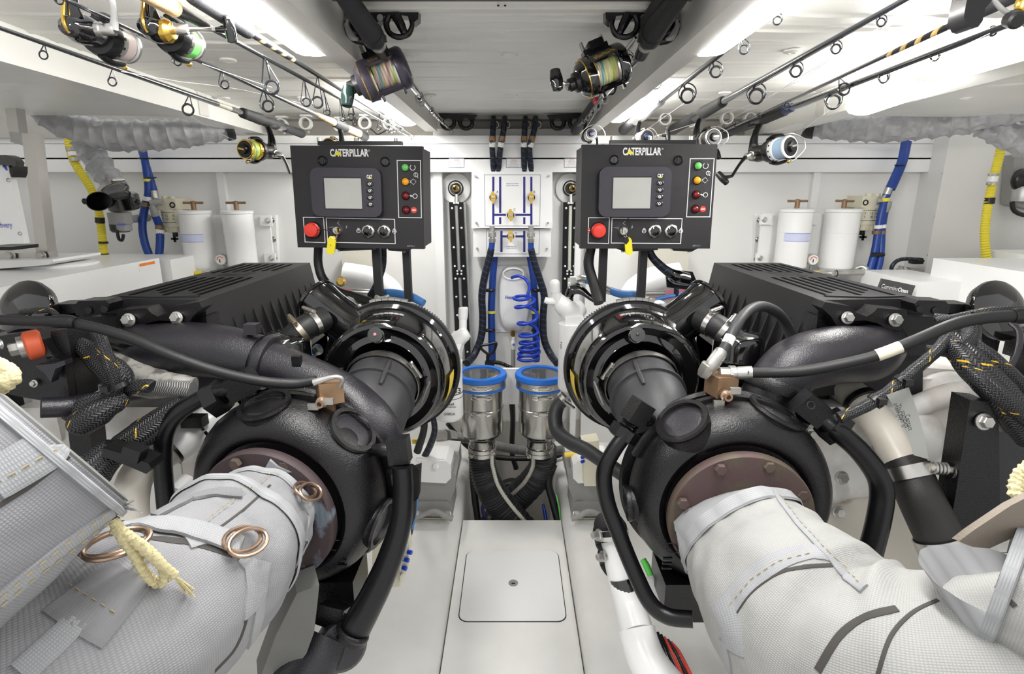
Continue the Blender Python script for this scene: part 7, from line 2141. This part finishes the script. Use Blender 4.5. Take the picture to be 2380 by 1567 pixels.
def spin_reel(label, c, xdir, zdir, k, body=PLAB, spool=GOLD, line=PINKLN, rot=PLAB, hand=1, hang=1.2, knob=PLAB, arm=STEEL, wire=STEEL, cap=None, bail=True, accent=GOLD):
    """open-face reel: xdir = spool front, zdir = up to the rod foot, hand = side of the crank, hang = crank angle"""
    t = thing('spinning_reel', label, 'fishing reel')
    X = V(xdir).normalized()
    Z = V(zdir); Z = (Z - X * Z.dot(X)).normalized()
    Y_ = Z.cross(X)
    c = V(c)
    def W(x, y, z): return c + (X * x + Y_ * y + Z * z) * k
    def lat(x0, prof, m, nm, par, seg=32):
        return ob(nm, MB().lathe(W(x0, 0, 0), X, [(a * k, r * k) for a, r in prof], seg), m, par)
    bm = MB().tube([W(-.052, 0, -.004), W(-.045, 0, -.002), W(-.025, 0, 0), W(-.005, 0, 0), W(.004, 0, 0)], [.006 * k, .015 * k, .022 * k, .021 * k, .018 * k], 20, 5, flat=.85)
    bd = ob('body', bm, body, t)
    bm = MB().tube([W(-.036, 0, .006), W(-.036, 0, .026), W(-.026, 0, .048), W(-.012, 0, .064)], [.015 * k, .010 * k, .0075 * k, .007 * k], 14, 6, flat=.7)
    stem = ob('stem', bm, body, t)
    ob('foot', MB().tube([W(-.045, 0, .066), W(-.012, 0, .066), W(.022, 0, .067)], [.003 * k, .006 * k, .003 * k], 10, 4), body, t)
    if accent:
        ob('gold_trim', MB().tube([W(-.047, 0, -.010), W(-.054, 0, .0), W(-.050, 0, .018), W(-.044, 0, .034), W(-.033, 0, .052)], .0022 * k, 8, 5), accent, bd)
    if cap:
        ob('side_cover', MB().lathe(W(-.028, hand * .012, -.004), Y_ * hand, [(0, .016 * k), (.008 * k, .016 * k), (.014 * k, .011 * k), (.016 * k, 0)], 22), cap, bd)
    r_ = lat(.0, [(0, .016), (.003, .024), (.012, .0265), (.020, .0265), (.021, .022)], rot, 'rotor', t)
    for q in (-1, 1):
        ob('rotor_arm', MB().tube([W(.006, 0, q * .025), W(.022, 0, q * .030), (W(.042, 0, q * .029)), W(.050, 0, q * .027)], [.006 * k, .0065 * k, .006 * k, .004 * k], 10, 4, flat=.6), rot, r_)
    sp_ = lat(.018, [(0, .018), (0, .0235), (.004, .0245), (.014, .0245), (.015, .019), (.038, .0185), (.040, .0235), (.044, .0240), (.046, .022), (.046, .013), (.047, .012)], spool, 'spool', t)
    lat(.033, [(0, .0185), (.001, .0225), (.021, .0215), (.022, .0185)], line, 'wound_line', sp_)
    lat(.018, [(.046, .0205), (.0475, .019), (.0475, .012), (.050, .0115), (.055, .0105), (.056, .004), (.056, 0)], PLAB if spool is not PLAB else STEEL, 'drag_knob', sp_)
    ob('drag_tab', MB().box(W(.075, 0, 0), (.004 * k, .016 * k, .004 * k), .001 * k, (X, Y_, Z)), accent or STEEL, sp_)
    for i in range(12):
        a = i * PI / 6
        ob('spool_hole', MB().cyl(W(.025, math.cos(a) * .0242, math.sin(a) * .0242), Y_ * math.cos(a) + Z * math.sin(a), .0022 * k, .0008 * k, 8), RUB, sp_)
    if bail:
        ob('bail_wire', MB().tube([W(.050, 0, .028), W(.062, .012, .026), W(.068, .034, .012), W(.069, .038, 0), W(.068, .034, -.014), W(.060, .010, -.030), W(.050, 0, -.030)], .0014 * k, 8, 6), wire, r_)
        ob('line_roller', MB().ball(W(.053, .002, -.030), .0045 * k, seg=10), BRASS, r_)
    h = hand
    sh = ob('crank_shaft', MB().lathe(W(-.022, h * .016, .0), Y_ * h, [(0, .0095 * k), (.010 * k, .0095 * k), (.011 * k, .0075 * k), (.026 * k, .0075 * k), (.028 * k, .006 * k)], 18), STEEL, t)
    dx, dz = math.cos(hang), math.sin(hang)
    p0, p1 = W(-.022, h * .042, 0), W(-.022 + dx * .055, h * .050, dz * .055)
    ob('crank_arm', MB().tube([p0, p0.lerp(p1, .4) + Y_ * h * .003 * k, p1], [.006 * k, .0045 * k, .0045 * k], 10, 5, flat=.7), arm, sh)
    p2 = p1 + Y_ * h * .030 * k
    kn = ob('crank_knob', MB().tube([p1, p1.lerp(p2, .4)], .0035 * k, 8, 2), arm, sh)
    T_ = X * -dz + Z * dx
    ob('knob_grip', MB().tube([p2 - T_ * .019 * k, p2 - T_ * .016 * k, p2, p2 + T_ * .016 * k, p2 + T_ * .020 * k], [.003 * k, .0075 * k, .0085 * k, .0070 * k, .002 * k], 14, 5).tube([p1.lerp(p2, .3), p1.lerp(p2, .7), p2], [.004 * k, .0055 * k, .007 * k], 10, 3), knob, kn)
    return t
def hung(l, x, k, xdir, zdir, rpx=9):
    X = V(xdir).normalized(); Z = V(zdir); Z = (Z - X * Z.dot(X)).normalized()
    p = l.at(x)
    return p - (X * -.012 + Z * .066) * k - Z * rpx * mpp(p) * .8
# ---- rods on the left
t, l1 = rod('black rod with small guides, nearest the outer beam, in front of the cream sticker ring', (-20, 58, .80), (702, 311, 2.45), [
    ('blank', -20, 5, 505, 6, RODB), ('gold_wrap', 503, 5.5, 536, 6, CREAM), ('blank', 534, 6, 570, 6.5, RODB),
    ('fore_grip', 562, 12, 606, 13, FOAM), ('reel_seat', 604, 9, 642, 12, FOAM), ('blank', 640, 7, 664, 7, RODB), ('butt_grip', 660, 9, 702, 10, FOAM)],
    [(103, 101, 128, 9), (262, 261, 190, 9), (440, 437, 255, 12)])
spin_reel('small gold reel with lime line hanging near the panel from the lowest rod', hung(l1, 622, 1.3, (-.25, -1, .0), (.25, .0, 1)), (-.25, -1, .0), (.25, .0, 1), 1.3, PLAB, GOLD, LIME, PLAB, 1, -2.2, GREYC, STEEL)
t, l2 = rod('black rod with a cork butt passing behind the two large reels', (120, -16, .75), (848, 318, 2.50), [
    ('blank', 120, 5, 738, 5, RODB), ('fore_grip', 735, 6, 776, 8.5, CORK), ('reel_seat', 775, 10, 804, 10, FOAM), ('butt_grip', 800, 9, 838, 10, CORK), ('butt_cap', 832, 11, 848, 11, RUB)],
    [(140, 139, 2, 8), (413, 413, 144, 8), (517, 523, 197, 9), (615, 623, 247, 12)], 1)
spin_reel('dark reel mostly hidden on top of the control panel beside the gold reel', hung(l2, 790, 1.1, (-.1, -1, .1), (.1, 0, 1)), (-.1, -1, .1), (.1, 0, 1), 1.1, PLAB, GOLD, CREAM, PLAB, 1, .3)
t, l3 = rod('black rod with a cork grip running out from the green-line reel', (330, -22, .80), (960, 322, 2.62), [
    ('fore_grip', 300, 22, 408, 20, CORK), ('fore_grip', 408, 13, 482, 10, RUB), ('blank', 470, 6, 700, 4.5, RODB), ('blank', 700, 4.5, 960, 1.6, RODB)],
    [(618, 632, 203, 15), (708, 712, 238, 9), (752, 761, 262, 6), (790, 797, 277, 5), (820, 825, 289, 4), (905, 902, 305, 3.5)], 1)
t, l4 = rod('thick foam handled rod with a black and gold woven wrap', (440, -14, .85), (965, 318, 2.62), [
    ('foam_grip', 440, 19, 580, 17, FOAM), ('woven_wrap', 578, 9, 682, 7, GOLDWRAP), ('blank', 678, 6, 800, 4, RODB), ('blank', 798, 3.4, 870, 2.4, mat('pale_blank', (.45, .44, .52), .3)), ('blank', 868, 2.4, 965, 1.5, RODB)],
    [(738, 738, 238, 12), (816, 816, 272, 7), (882, 881, 297, 5), (902, 918, 303, 4), (932, 931, 305, 3.5)])
# big reels
fwd = (l3.b - l3.a).normalized()
spin_reel('large black and gold spinning reel with pink line, hanging at the picture top', P(221, 80, .86), fwd, (0, 0, 1), 1.02, GLOB, ALU, PINKLN, PLAB, -1, 1.75, GLOB, GREYC, STEEL, accent=GOLD)
spin_reel('large black spinning reel with green line and a gold bail wire', P(388, 78, .90), fwd, (0, 0, 1), .98, GLOB, STEEL, GREENLN, PLAB, -1, .25, GLOB, STEEL, GOLD, cap=GOLD, accent=GOLD)
# ---- rods on the right
t, r1 = rod('rod with chrome ringed guides and a silver fore grip', (1860, -18, .95), (1448, 303, 2.50), [
    ('blank', 1860, 5, 1540, 7, RODB), ('fore_grip', 1538, 11, 1492, 13, SILG), ('reel_seat', 1494, 11, 1478, 12, STEEL), ('butt_grip', 1482, 11, 1448, 12, FOAM)],
    [(1800, 1806, 48, 9), (1723, 1729, 115, 10), (1655, 1664, 167, 12), (1588, 1598, 223, 15)], 1)
spin_reel('chrome reel with a loose white bail loop behind the far control panel, lower of two', hung(r1, 1487, 1.1, (.1, -1, .1), (0, 0, 1)), (.1, -1, .1), (0, 0, 1), 1.1, PLAB, STEEL, PINKLN, PLAB, 1, .2, bail=False, accent=BLUEB)
t, r2 = rod('black rod with thick foam grips above the far control panel, with twin white lines', (2130, -16, .95), (1563, 302, 2.50), [
    ('blank', 2130, 7, 1680, 8, RODB), ('fore_grip', 1682, 13, 1634, 14, FOAM), ('reel_seat', 1636, 11, 1612, 11, PLAB), ('butt_grip', 1618, 12, 1563, 12, FOAM)],
    [(2042, 2048, 52, 9), (1935, 1943, 114, 10), (1843, 1850, 166, 12), (1750, 1758, 224, 16)], 1)
spin_reel('black reel with a dark silver-rimmed spool at the panel corner below the foam grips', hung(r2, 1625, 1.25, (.15, -1, .1), (-.1, 0, 1)), (.15, -1, .1), (-.1, 0, 1), 1.25, PLAB, STEEL, RUB, PLAB, 1, -2.6, accent=None)
t, r3 = rod('slim rod with a black and gold woven wrap and tall pointed guides', (2405, -32, .90), (1640, 325, 2.60), [
    ('handle', 2405, 17, 2236, 15, FOAM), ('hosel', 2240, 12, 2205, 8, RUB), ('woven_wrap', 2206, 7.5, 2062, 6, GOLDWRAP), ('blank', 2064, 5.5, 1830, 3.5, RODB), ('blank', 1832, 3.2, 1640, 1.5, RODB)],
    [(1950, 1962, 207, 13), (1827, 1829, 247, 7), (1764, 1766, 268, 5), (1708, 1706, 285, 3.5), (1680, 1682, 293, 3)])
t, r4 = rod('black rod with round guides and a blue-banded grip, lowest on the far beam', (2400, 36, .95), (1676, 313, 2.45), [
    ('blank', 2400, 7, 1840, 8, RODB), ('blue_band', 1842, 10, 1824, 12, mat('dark_blue_band', (.012, .02, .10), .4)), ('fore_grip', 1828, 13, 1775, 14, FOAM), ('reel_seat', 1778, 11, 1752, 11, PLAB), ('butt_grip', 1756, 13, 1676, 11, FOAM)],
    [(2302, 2308, 73, 8), (2168, 2173, 132, 9), (2048, 2054, 182, 10), (1930, 1937, 237, 15)], 1)
spin_reel('black reel with blue-white line and folded crank hanging off the lowest far rod', hung(r4, 1765, 1.5, (.42, -1, .12), (-.2, 0, 1)), (.42, -1, .12), (-.2, 0, 1), 1.5, PLAB, PWHITE, mat('blue_white_line', (.35, .50, .68), .4), PLAB, -1, -2.4, PLAB, PLAB, accent=STEEL)
# reel at the upper right corner
t = thing('spinning_reel', 'dark reel with amber base cut by the upper picture corner', 'fishing reel')
ob('crank_knob', MB().pp([(2245, 10), (2252, -20), (2300, -20), (2305, 2), (2290, 20), (2284, 48), (2274, 62), (2262, 66), (2250, 62), (2240, 40)], .86, .03, .008), PLAB, t)
ob('crank_arm', MB().pt([(2310, 0, .86, 7), (2330, 22, .86, 8), (2355, 38, .86, 9), (2390, 60, .86, 9)], 12, flat=.5), GREYC, t)
ob('crank_bolt', MB().lathe(P(2358, 46, .85), (-.2, -1, -.4), [(-.01, .011), (.006, .011), (.009, .008), (.009, 0)], 16), RUB, t)
ob('body', MB().pt([(2420, -30, .88, 26), (2385, 8, .88, 22), (2368, 28, .88, 12)], 18), GOLD, t)
# tip bent wire of the left rods by the far lamp
tag(ob('rig_wire', MB().tube([P(x, y, 2.6) for x, y in ((848, 298), (862, 300), (876, 312), (885, 310), (894, 305), (897, 302))], .0025, 8), RUB), 'small dark bent hook on the ledge under the far end of the rods', 'hook')

# ---- butt rods with conventional reels, in black racks
def big_rod(flip, label, rl, guides, m=FOAM):
    global FLIP
    FLIP = flip
    t = thing('trolling_rod', label, 'fishing rod')
    b = [(795, -20, .98, 24), (838, 42, 1.06, 25), (866, 82, 1.12, 26)]
    ob('butt', MB().pt(b, 24, 4), m, t)
    ob('butt_cap', MB().pt([(862, 76, 1.11, 27), (870, 90, 1.13, 26), (873, 94, 1.135, 20)], 24, 3), RUB, t)
    ob('reel_seat', MB().pt([(868, 88, 1.13, 15), (880, 108, 1.18, 16), (890, 128, 1.22, 15)], 20, 3), PLAB, t)
    ob('seat_ring', MB().pt([(876, 100, 1.16, 18), (880, 106, 1.17, 18)], 20, 2), ZINC, t)
    ob('blank', MB().pt([(892, 128, 1.22, 9), (955, 195, 1.45, 8), (985, 235, 1.75, 5), (1018, 275, 2.2, 4), (1046, 300, 2.55, 2.5)], 12, 3), RODB, t)
    d = (P(1046, 300, 2.55) - P(955, 195, 1.45)).normalized()
    for x, y, Y, r in guides:
        g = ob('roller_guide', MB().torus(P(x, y, Y), d, M(r, x, y, Y), M(r, x, y, Y) * .22, 18, 7, .8, 1.15), GREYC, t)
        ob('guide_roller', MB().cyl(P(x - r * .4, y, Y), mir(V((1, 0, 0))), M(r * .35, x, y, Y), M(r * .8, x, y, Y), 12), PLAB, g)
    FLIP = False
    return t
gl = [(975, 228, 1.65, 11), (980, 238, 1.68, 7), (1003, 258, 1.95, 7), (1014, 271, 2.12, 5), (1024, 279, 2.25, 4.5), (1032, 287, 2.36, 4), (1040, 294, 2.48, 3.5)]
big_rod(False, 'thick black rod butt hanging through the rack above the grey conventional reel', 0, gl)
big_rod(True, 'thick black rod butt hanging through the rack above the black conventional reel', 0, [(975, 230, 1.65, 9), (990, 248, 1.8, 7), (1003, 262, 1.95, 6), (1014, 274, 2.12, 5), (1024, 282, 2.25, 4.5), (1032, 289, 2.36, 4)], RUB)
def trolling_reel(label, cl, cr, Y, r, frame, line, knob_px, knob_m, knob_dir, handm, gold=True):
    """cl, cr: pixel centres of the two side plates"""
    t = thing('trolling_reel', label, 'fishing reel')
    a, b = P(*cl, Y), P(*cr, Y + .01)
    ax = (b - a).normalized()
    L = (b - a).length
    R = M(r, cl[0], cl[1], Y)
    up = V((0, .15, 1)); up = (up - ax * up.dot(ax)).normalized()
    fr = ax.cross(up).normalized()
    if fr.y > 0: fr = -fr
    ob('handle_plate', MB().lathe(a, ax, [(-.018, R * .55), (-.016, R * .70), (-.006, R * .90), (-.004, R * .98), (.012, R), (.014, R * .97), (.014, R * .6)], 44), frame, t)
    ob('far_plate', MB().lathe(b, ax, [(-.012, R * .6), (-.012, R * .97), (-.010, R), (.004, R), (.010, R * .9), (.014, R * .6), (.014, 0)], 44), frame, t)
    if gold:
        ob('gold_ring', MB().torus(a - ax * .005, ax, R * .95, .0014, 40, 6), GOLD, t)
        ob('gold_ring', MB().torus(a + ax * .0135, ax, R * .985, .0008, 40, 6), GOLD, t)
    ob('drag_lever', MB().lathe(a - ax * .018, -ax, [(0, R * .5), (.008, R * .48), (.010, R * .32), (.020, R * .32), (.022, R * .22), (.026, R * .22), (.026, 0)], 26), PLAB if frame is not PLAB else GLOB, t)
    b0 = a + ax * .012
    for ang, w, th in ((.55, .016, .006), (2.3, .014, .006), (-1.25, .010, .008), (3.6, .010, .008)):
        dirv = fr * math.cos(ang) + up * math.sin(ang)
        tn = -fr * math.sin(ang) + up * math.cos(ang)
        ob('cross_bar', MB().box(b0 + ax * (L / 2 - .012) + dirv * R * .93, (L - .018, w, th), .002, (ax, tn, dirv)), frame, t)
    dirv = fr * math.cos(.55) + up * math.sin(.55); tn = -fr * math.sin(.55) + up * math.cos(.55)
    g = MB()
    for i in range(9):
        g.box(b0 + ax * (.008 + i * (L - .03) / 9) + dirv * (R * .93 + .0032) + tn * (.0015 * math.sin(i * 2)), (.004, .004, .0006), 0, (ax, tn, dirv))
        g.box(b0 + ax * (.010 + i * (L - .03) / 9) + dirv * (R * .93 + .0032) - tn * .003, (.003, .0015, .0006), 0, (ax, tn, dirv))
    o = ob('gold_marks', g, GOLD, t); o['kind'] = 'stuff'
    sp_ = ob('spool', MB().lathe(a + ax * .014, ax, [(0, R * .90), (.003, R * .90), (.004, R * .5), (L - .032, R * .5), (L - .031, R * .90), (L - .027, R * .90)], 40), STEEL, t)
    q0, q1 = a + ax * .019, a + ax * (L - .016)
    ob('wound_line', MB().tube([q0 + (q1 - q0) * i / 24 for i in range(25)], [R * .70 + .0012 * math.sin(i * 1.7) + .001 * math.sin(i * .6) for i in range(25)], 36, 1), line, sp_)
    # clamp up to the rod
    ob('reel_foot', MB().box(b0 + ax * (L / 2 - .012) + up * R * 1.05, (L * .7, .022, .012), .003, (ax, fr, up)).box(b0 + ax * (L / 2 - .012) + up * R * 1.2, (.030, .05, .016), .004, (ax, fr, up)), PLAB, t)
    for q in (-1, 1):
        ob('clamp_nut', MB().cyl(b0 + ax * (L / 2 - .012 + q * .022) + up * R * 1.12, up, .004, .022, 10), ZINC, t)
    for q in (.25, .85):
        ob('foot_fin', MB().box(a + ax * L * q - up * R * 1.02 + fr * R * .2, (.005, .010, .018), .002, (ax, fr, up)), frame, t)
    p0 = a - ax * .030 - up * R * .25
    kp = P(*knob_px, Y - .02)
    arm_end = kp + (p0 - kp) * .45
    hn = ob('crank', MB().tube([a - ax * .032 + fr * .004, arm_end], [.007, .006], 12, 2, flat=.5).tube([arm_end, kp], .0045, 10, 2), handm, t)
    kd = V(knob_dir).normalized()
    ob('crank_knob', MB().tube([kp - kd * .022, kp - kd * .018, kp, kp + kd * .018, kp + kd * .022], [.004, .011, .0135, .011, .004], 20, 5), knob_m, hn)
    for q in (0, 1, 2):
        ob('plate_screw', MB().hexa(b + ax * .010 + (fr * math.cos(1 + q * 2.1) + up * math.sin(1 + q * 2.1)) * R * .75, ax, .003, .003, False), STEEL, t)
    return t
trolling_reel('grey conventional reel with gold rings, pink and green line, dark green knob', (852, 190), (934, 158), 1.24, 47, mat('gunmetal', (.070, .062, .085), .33, .6), MULTI, (808, 224), mat('dark_green_knob', (.012, .03, .025), .2), (.1, .2, 1), STEEL)
trolling_reel('black conventional reel with green and tan line, long black knob', (1362, 182), (1440, 148), 1.24, 46, GLOB, MULTI2, (1293, 186), GLOB, (-.15, .2, 1), STEEL)
def rack(label, flip, near=True):
    global FLIP
    FLIP = flip
    t = thing('rod_rack', label, 'rod rack')
    if near:
        Y = 1.16
        ob('plate', MB().pp([(770, -15), (986, -15), (986, 14), (973, 18), (972, 44), (962, 52), (952, 54), (948, 38), (925, 34), (905, 40), (888, 36), (872, 60), (850, 78), (830, 80), (812, 62), (800, 20)], Y, .03, .004), SATB, t)
        ob('hook', MB().pt([(905, 36, Y, 9), (898, 55, Y, 9), (905, 76, Y, 8), (925, 86, Y, 8), (948, 80, Y, 8), (958, 60, Y, 7), (956, 46, Y, 7)], 10, flat=.8), SATB, t)
        ob('hook', MB().pt([(920, 36, Y, 12), (930, 55, Y, 11), (938, 72, Y, 9), (945, 80, Y, 7)], 10), SATB, t)
        ob('hook', MB().pt([(808, 50, Y, 9), (812, 74, Y, 10), (826, 90, Y, 10), (850, 96, Y, 9), (880, 92, Y, 9), (898, 90, Y, 8)], 10), SATB, t)
        ob('strap', MB().pt([(808, 45, 1.15, 3), (806, 60, 1.15, 6), (818, 84, 1.15, 9), (832, 92, 1.15, 4)], 8), GREYC, t)
        ob('screw', MB().lathe(P(884, 42, Y - .001), FR, [(0, .007), (.003, .006), (.003, 0)], 12), ZINC, t)
    else:
        Y = 2.56
        ob('plate', MB().pp([(1018, 263), (1108, 267), (1107, 270), (1104, 271), (1103, 280), (1090, 280), (1086, 274), (1078, 274), (1074, 281), (1066, 284), (1060, 282), (1054, 286), (1048, 276), (1040, 275), (1032, 278), (1024, 272)], Y, .03, .002), SATB, t)
        for cx in (1083, 1041):
            ob('hook', MB().pt([(cx + 14, 278, Y, 4), (cx + 14, 290, Y, 5), (cx + 6, 298, Y, 5), (cx - 6, 298, Y, 5), (cx - 13, 290, Y, 5), (cx - 14, 280, Y, 5)], 10), SATB, t)
        ob('hanging_ring', MB().torus(P(1049, 308, Y), FR, M(5, 1049, 308, Y), .001, 14, 5), GREYC, t)
    FLIP = False
    return t
rack('black near rod rack with open hooks holding the green-knob reel rod', False)
rack('black near rod rack with open hooks holding two rods beside the chrome rod', True)
rack('black far rod rack with two hooks on the ledge at the grey reel rod tip', False, False)
rack('black far rod rack with two hooks on the ledge at the black reel rod tip', True, False)
# second rod in the right near rack
t = thing('fishing_rod', 'dark rod with a grey capped butt and red collar behind the black conventional reel', 'fishing rod')
ob('butt', MB().pt([(1555, -20, 1.02, 22), (1518, 35, 1.12, 20), (1498, 64, 1.18, 19)], 20, 4), FOAM, t)
ob('butt_cap', MB().pt([(1502, 58, 1.17, 20), (1492, 72, 1.2, 18)], 20, 2), GREYC, t)
ob('blank', MB().pt([(1480, 85, 1.22, 6), (1450, 125, 1.35, 6), (1425, 170, 1.6, 5), (1395, 222, 2.0, 5), (1385, 236, 2.1, 5)], 12, 3), RODB, t)
ob('red_collar', MB().pt([(1390, 228, 2.05, 8), (1384, 237, 2.12, 9)], 14, 2), RED, t)
ob('foam_grip', MB().pt([(1386, 234, 2.1, 9), (1374, 252, 2.2, 11), (1360, 272, 2.32, 11), (1352, 282, 2.38, 9)], 18, 4), FOAM, t)
ob('butt_grip', MB().pt([(1352, 280, 2.4, 11), (1342, 296, 2.5, 12), (1336, 304, 2.56, 10)], 18, 4), FOAM, t)
d = V((0, 1, -.2))
guide(t, P(1518, 30, 1.1), d, 1530, 20, 9, 1)
guide(t, P(1456, 118, 1.32), d, 1463, 134, 7, 1)
guide(t, P(1412, 192, 1.75), d, 1418, 208, 12, 1)
spin_reel('small chrome reel with a loose line loop on the panel corner', P(1366, 318, 2.36), (.1, -1, .1), (-.1, 0, 1), .95, PLAB, STEEL, PWHITE, PLAB, 1, -2.3, GREYC, PLAB, bail=False, accent=BLUEB)
tag(ob('loose_line', MB().tube([P(x, y, 2.3) for x, y in ((1348, 312), (1362, 298), (1380, 290), (1396, 295), (1406, 310), (1405, 326))], .0016, 6), LINE), 'pale loop of stiff line around the small chrome reel', 'fishing line')
tag(ob('loose_line', MB().tube([P(x, y, 2.36) for x, y in ((1470, 322), (1490, 306), (1510, 298), (1522, 304), (1532, 322))], .0016, 6), LINE), 'pale loop of stiff line above the lower chrome reel', 'fishing line')
# taut fishing lines
for lb, pts in (('taut line from the pink-line reel to the rod behind', [(282, 166, .92), (420, 190, 1.2), (560, 208, 1.6), (700, 240, 2.2)]),
                ('taut line from the green-line reel along its rod', [(470, 148, .98), (560, 180, 1.2), (632, 203, 1.43)]),
                ('taut line slanting down to the small gold reel', [(437, 266, 1.5), (510, 310, 2.0), (546, 326, 2.3)]),
                ('upper of twin lines beside the foam-grip rod', [(2140, 20, .95), (1943, 130, 1.28), (1760, 238, 1.9), (1480, 330, 2.35)]),
                ('lower of twin lines beside the foam-grip rod', [(2050, 60, 1.05), (1850, 185, 1.5), (1758, 245, 1.9), (1600, 330, 2.3)]),
                ('taut line running down to the far reel with blue-white line', [(2300, 78, .98), (2056, 192, 1.35), (1937, 248, 1.65), (1835, 330, 2.2)]),
                ('taut line from the chrome-ringed rod to the lower chrome reel', [(1598, 235, 2.0), (1540, 275, 2.2), (1470, 325, 2.38)]),
                ('taut line past the small chrome reel', [(1480, 90, 1.2), (1400, 240, 1.9), (1338, 330, 2.3)])):
    tag(ob('taut_line', MB().tube([P(*p) for p in pts], .0007, 5, 2), LINE), lb, 'fishing line')
# white holding rings under the ledge
for i, (x, y, lb) in enumerate(((655, 290, 'around the lowest rod butt'), (711, 287, 'empty, between two rods'), (790, 292, 'around the cork butt'), (848, 286, 'under the foam-handled rod'), (905, 288, 'beside the far strip lamp'),
                                (1478, 278, 'around the silver-grip rod'), (1545, 277, 'empty, right of the silver grip'), (1604, 282, 'around the foam-grip rod'), (1689, 275, 'empty, right of the foam-grip rod'), (1742, 276, 'around the blue-banded rod'), (1812, 278, 'under the outer beam end'))):
    t = thing('holding_ring', 'white plastic rod ring on the ledge, ' + lb, 'rod holder', 'white rod rings')
    c = P(x, y, 2.58)
    R = M(14, x, y, 2.58)
    ob('ring', MB().lathe(c, FR, [(-.014, R * .78), (-.014, R), (.014, R), (.014, R * .78)], 30, close=True), mat('clear_white', (.72, .72, .69), .25) if i == 0 else bpy.data.materials['clear_white'], t)
    ob('bracket', MB().box(c + V((0, .01, R + .006)), (R * 1.7, .03, .008), .002), bpy.data.materials['clear_white'], t)
    ob('screw', MB().ball(P(x + 5, y + 20, 2.585), .006, 1, .5, 1, 8), ZINC, t)
# ================================================================= finish: put every Empty at the base of its thing
def _tree(o):
    out = []
    for c in o.children:
        out.append(c)
        out += _tree(c)
    return out
bpy.context.view_layer.update()
for o in [o for o in SC.objects if o.type == 'EMPTY' and o.parent is None]:
    lo, hi = V((9, 9, 9)), V((-9, -9, -9))
    for c in _tree(o):
        if c.type == 'MESH':
            for k in c.bound_box:
                w = c.matrix_world @ V(k)
                lo = V(map(min, lo, w)); hi = V(map(max, hi, w))
    base = V(((lo.x + hi.x) / 2, (lo.y + hi.y) / 2, lo.z))
    for c in o.children:
        c.location = V(c.location) + o.location - base
    o.location = base
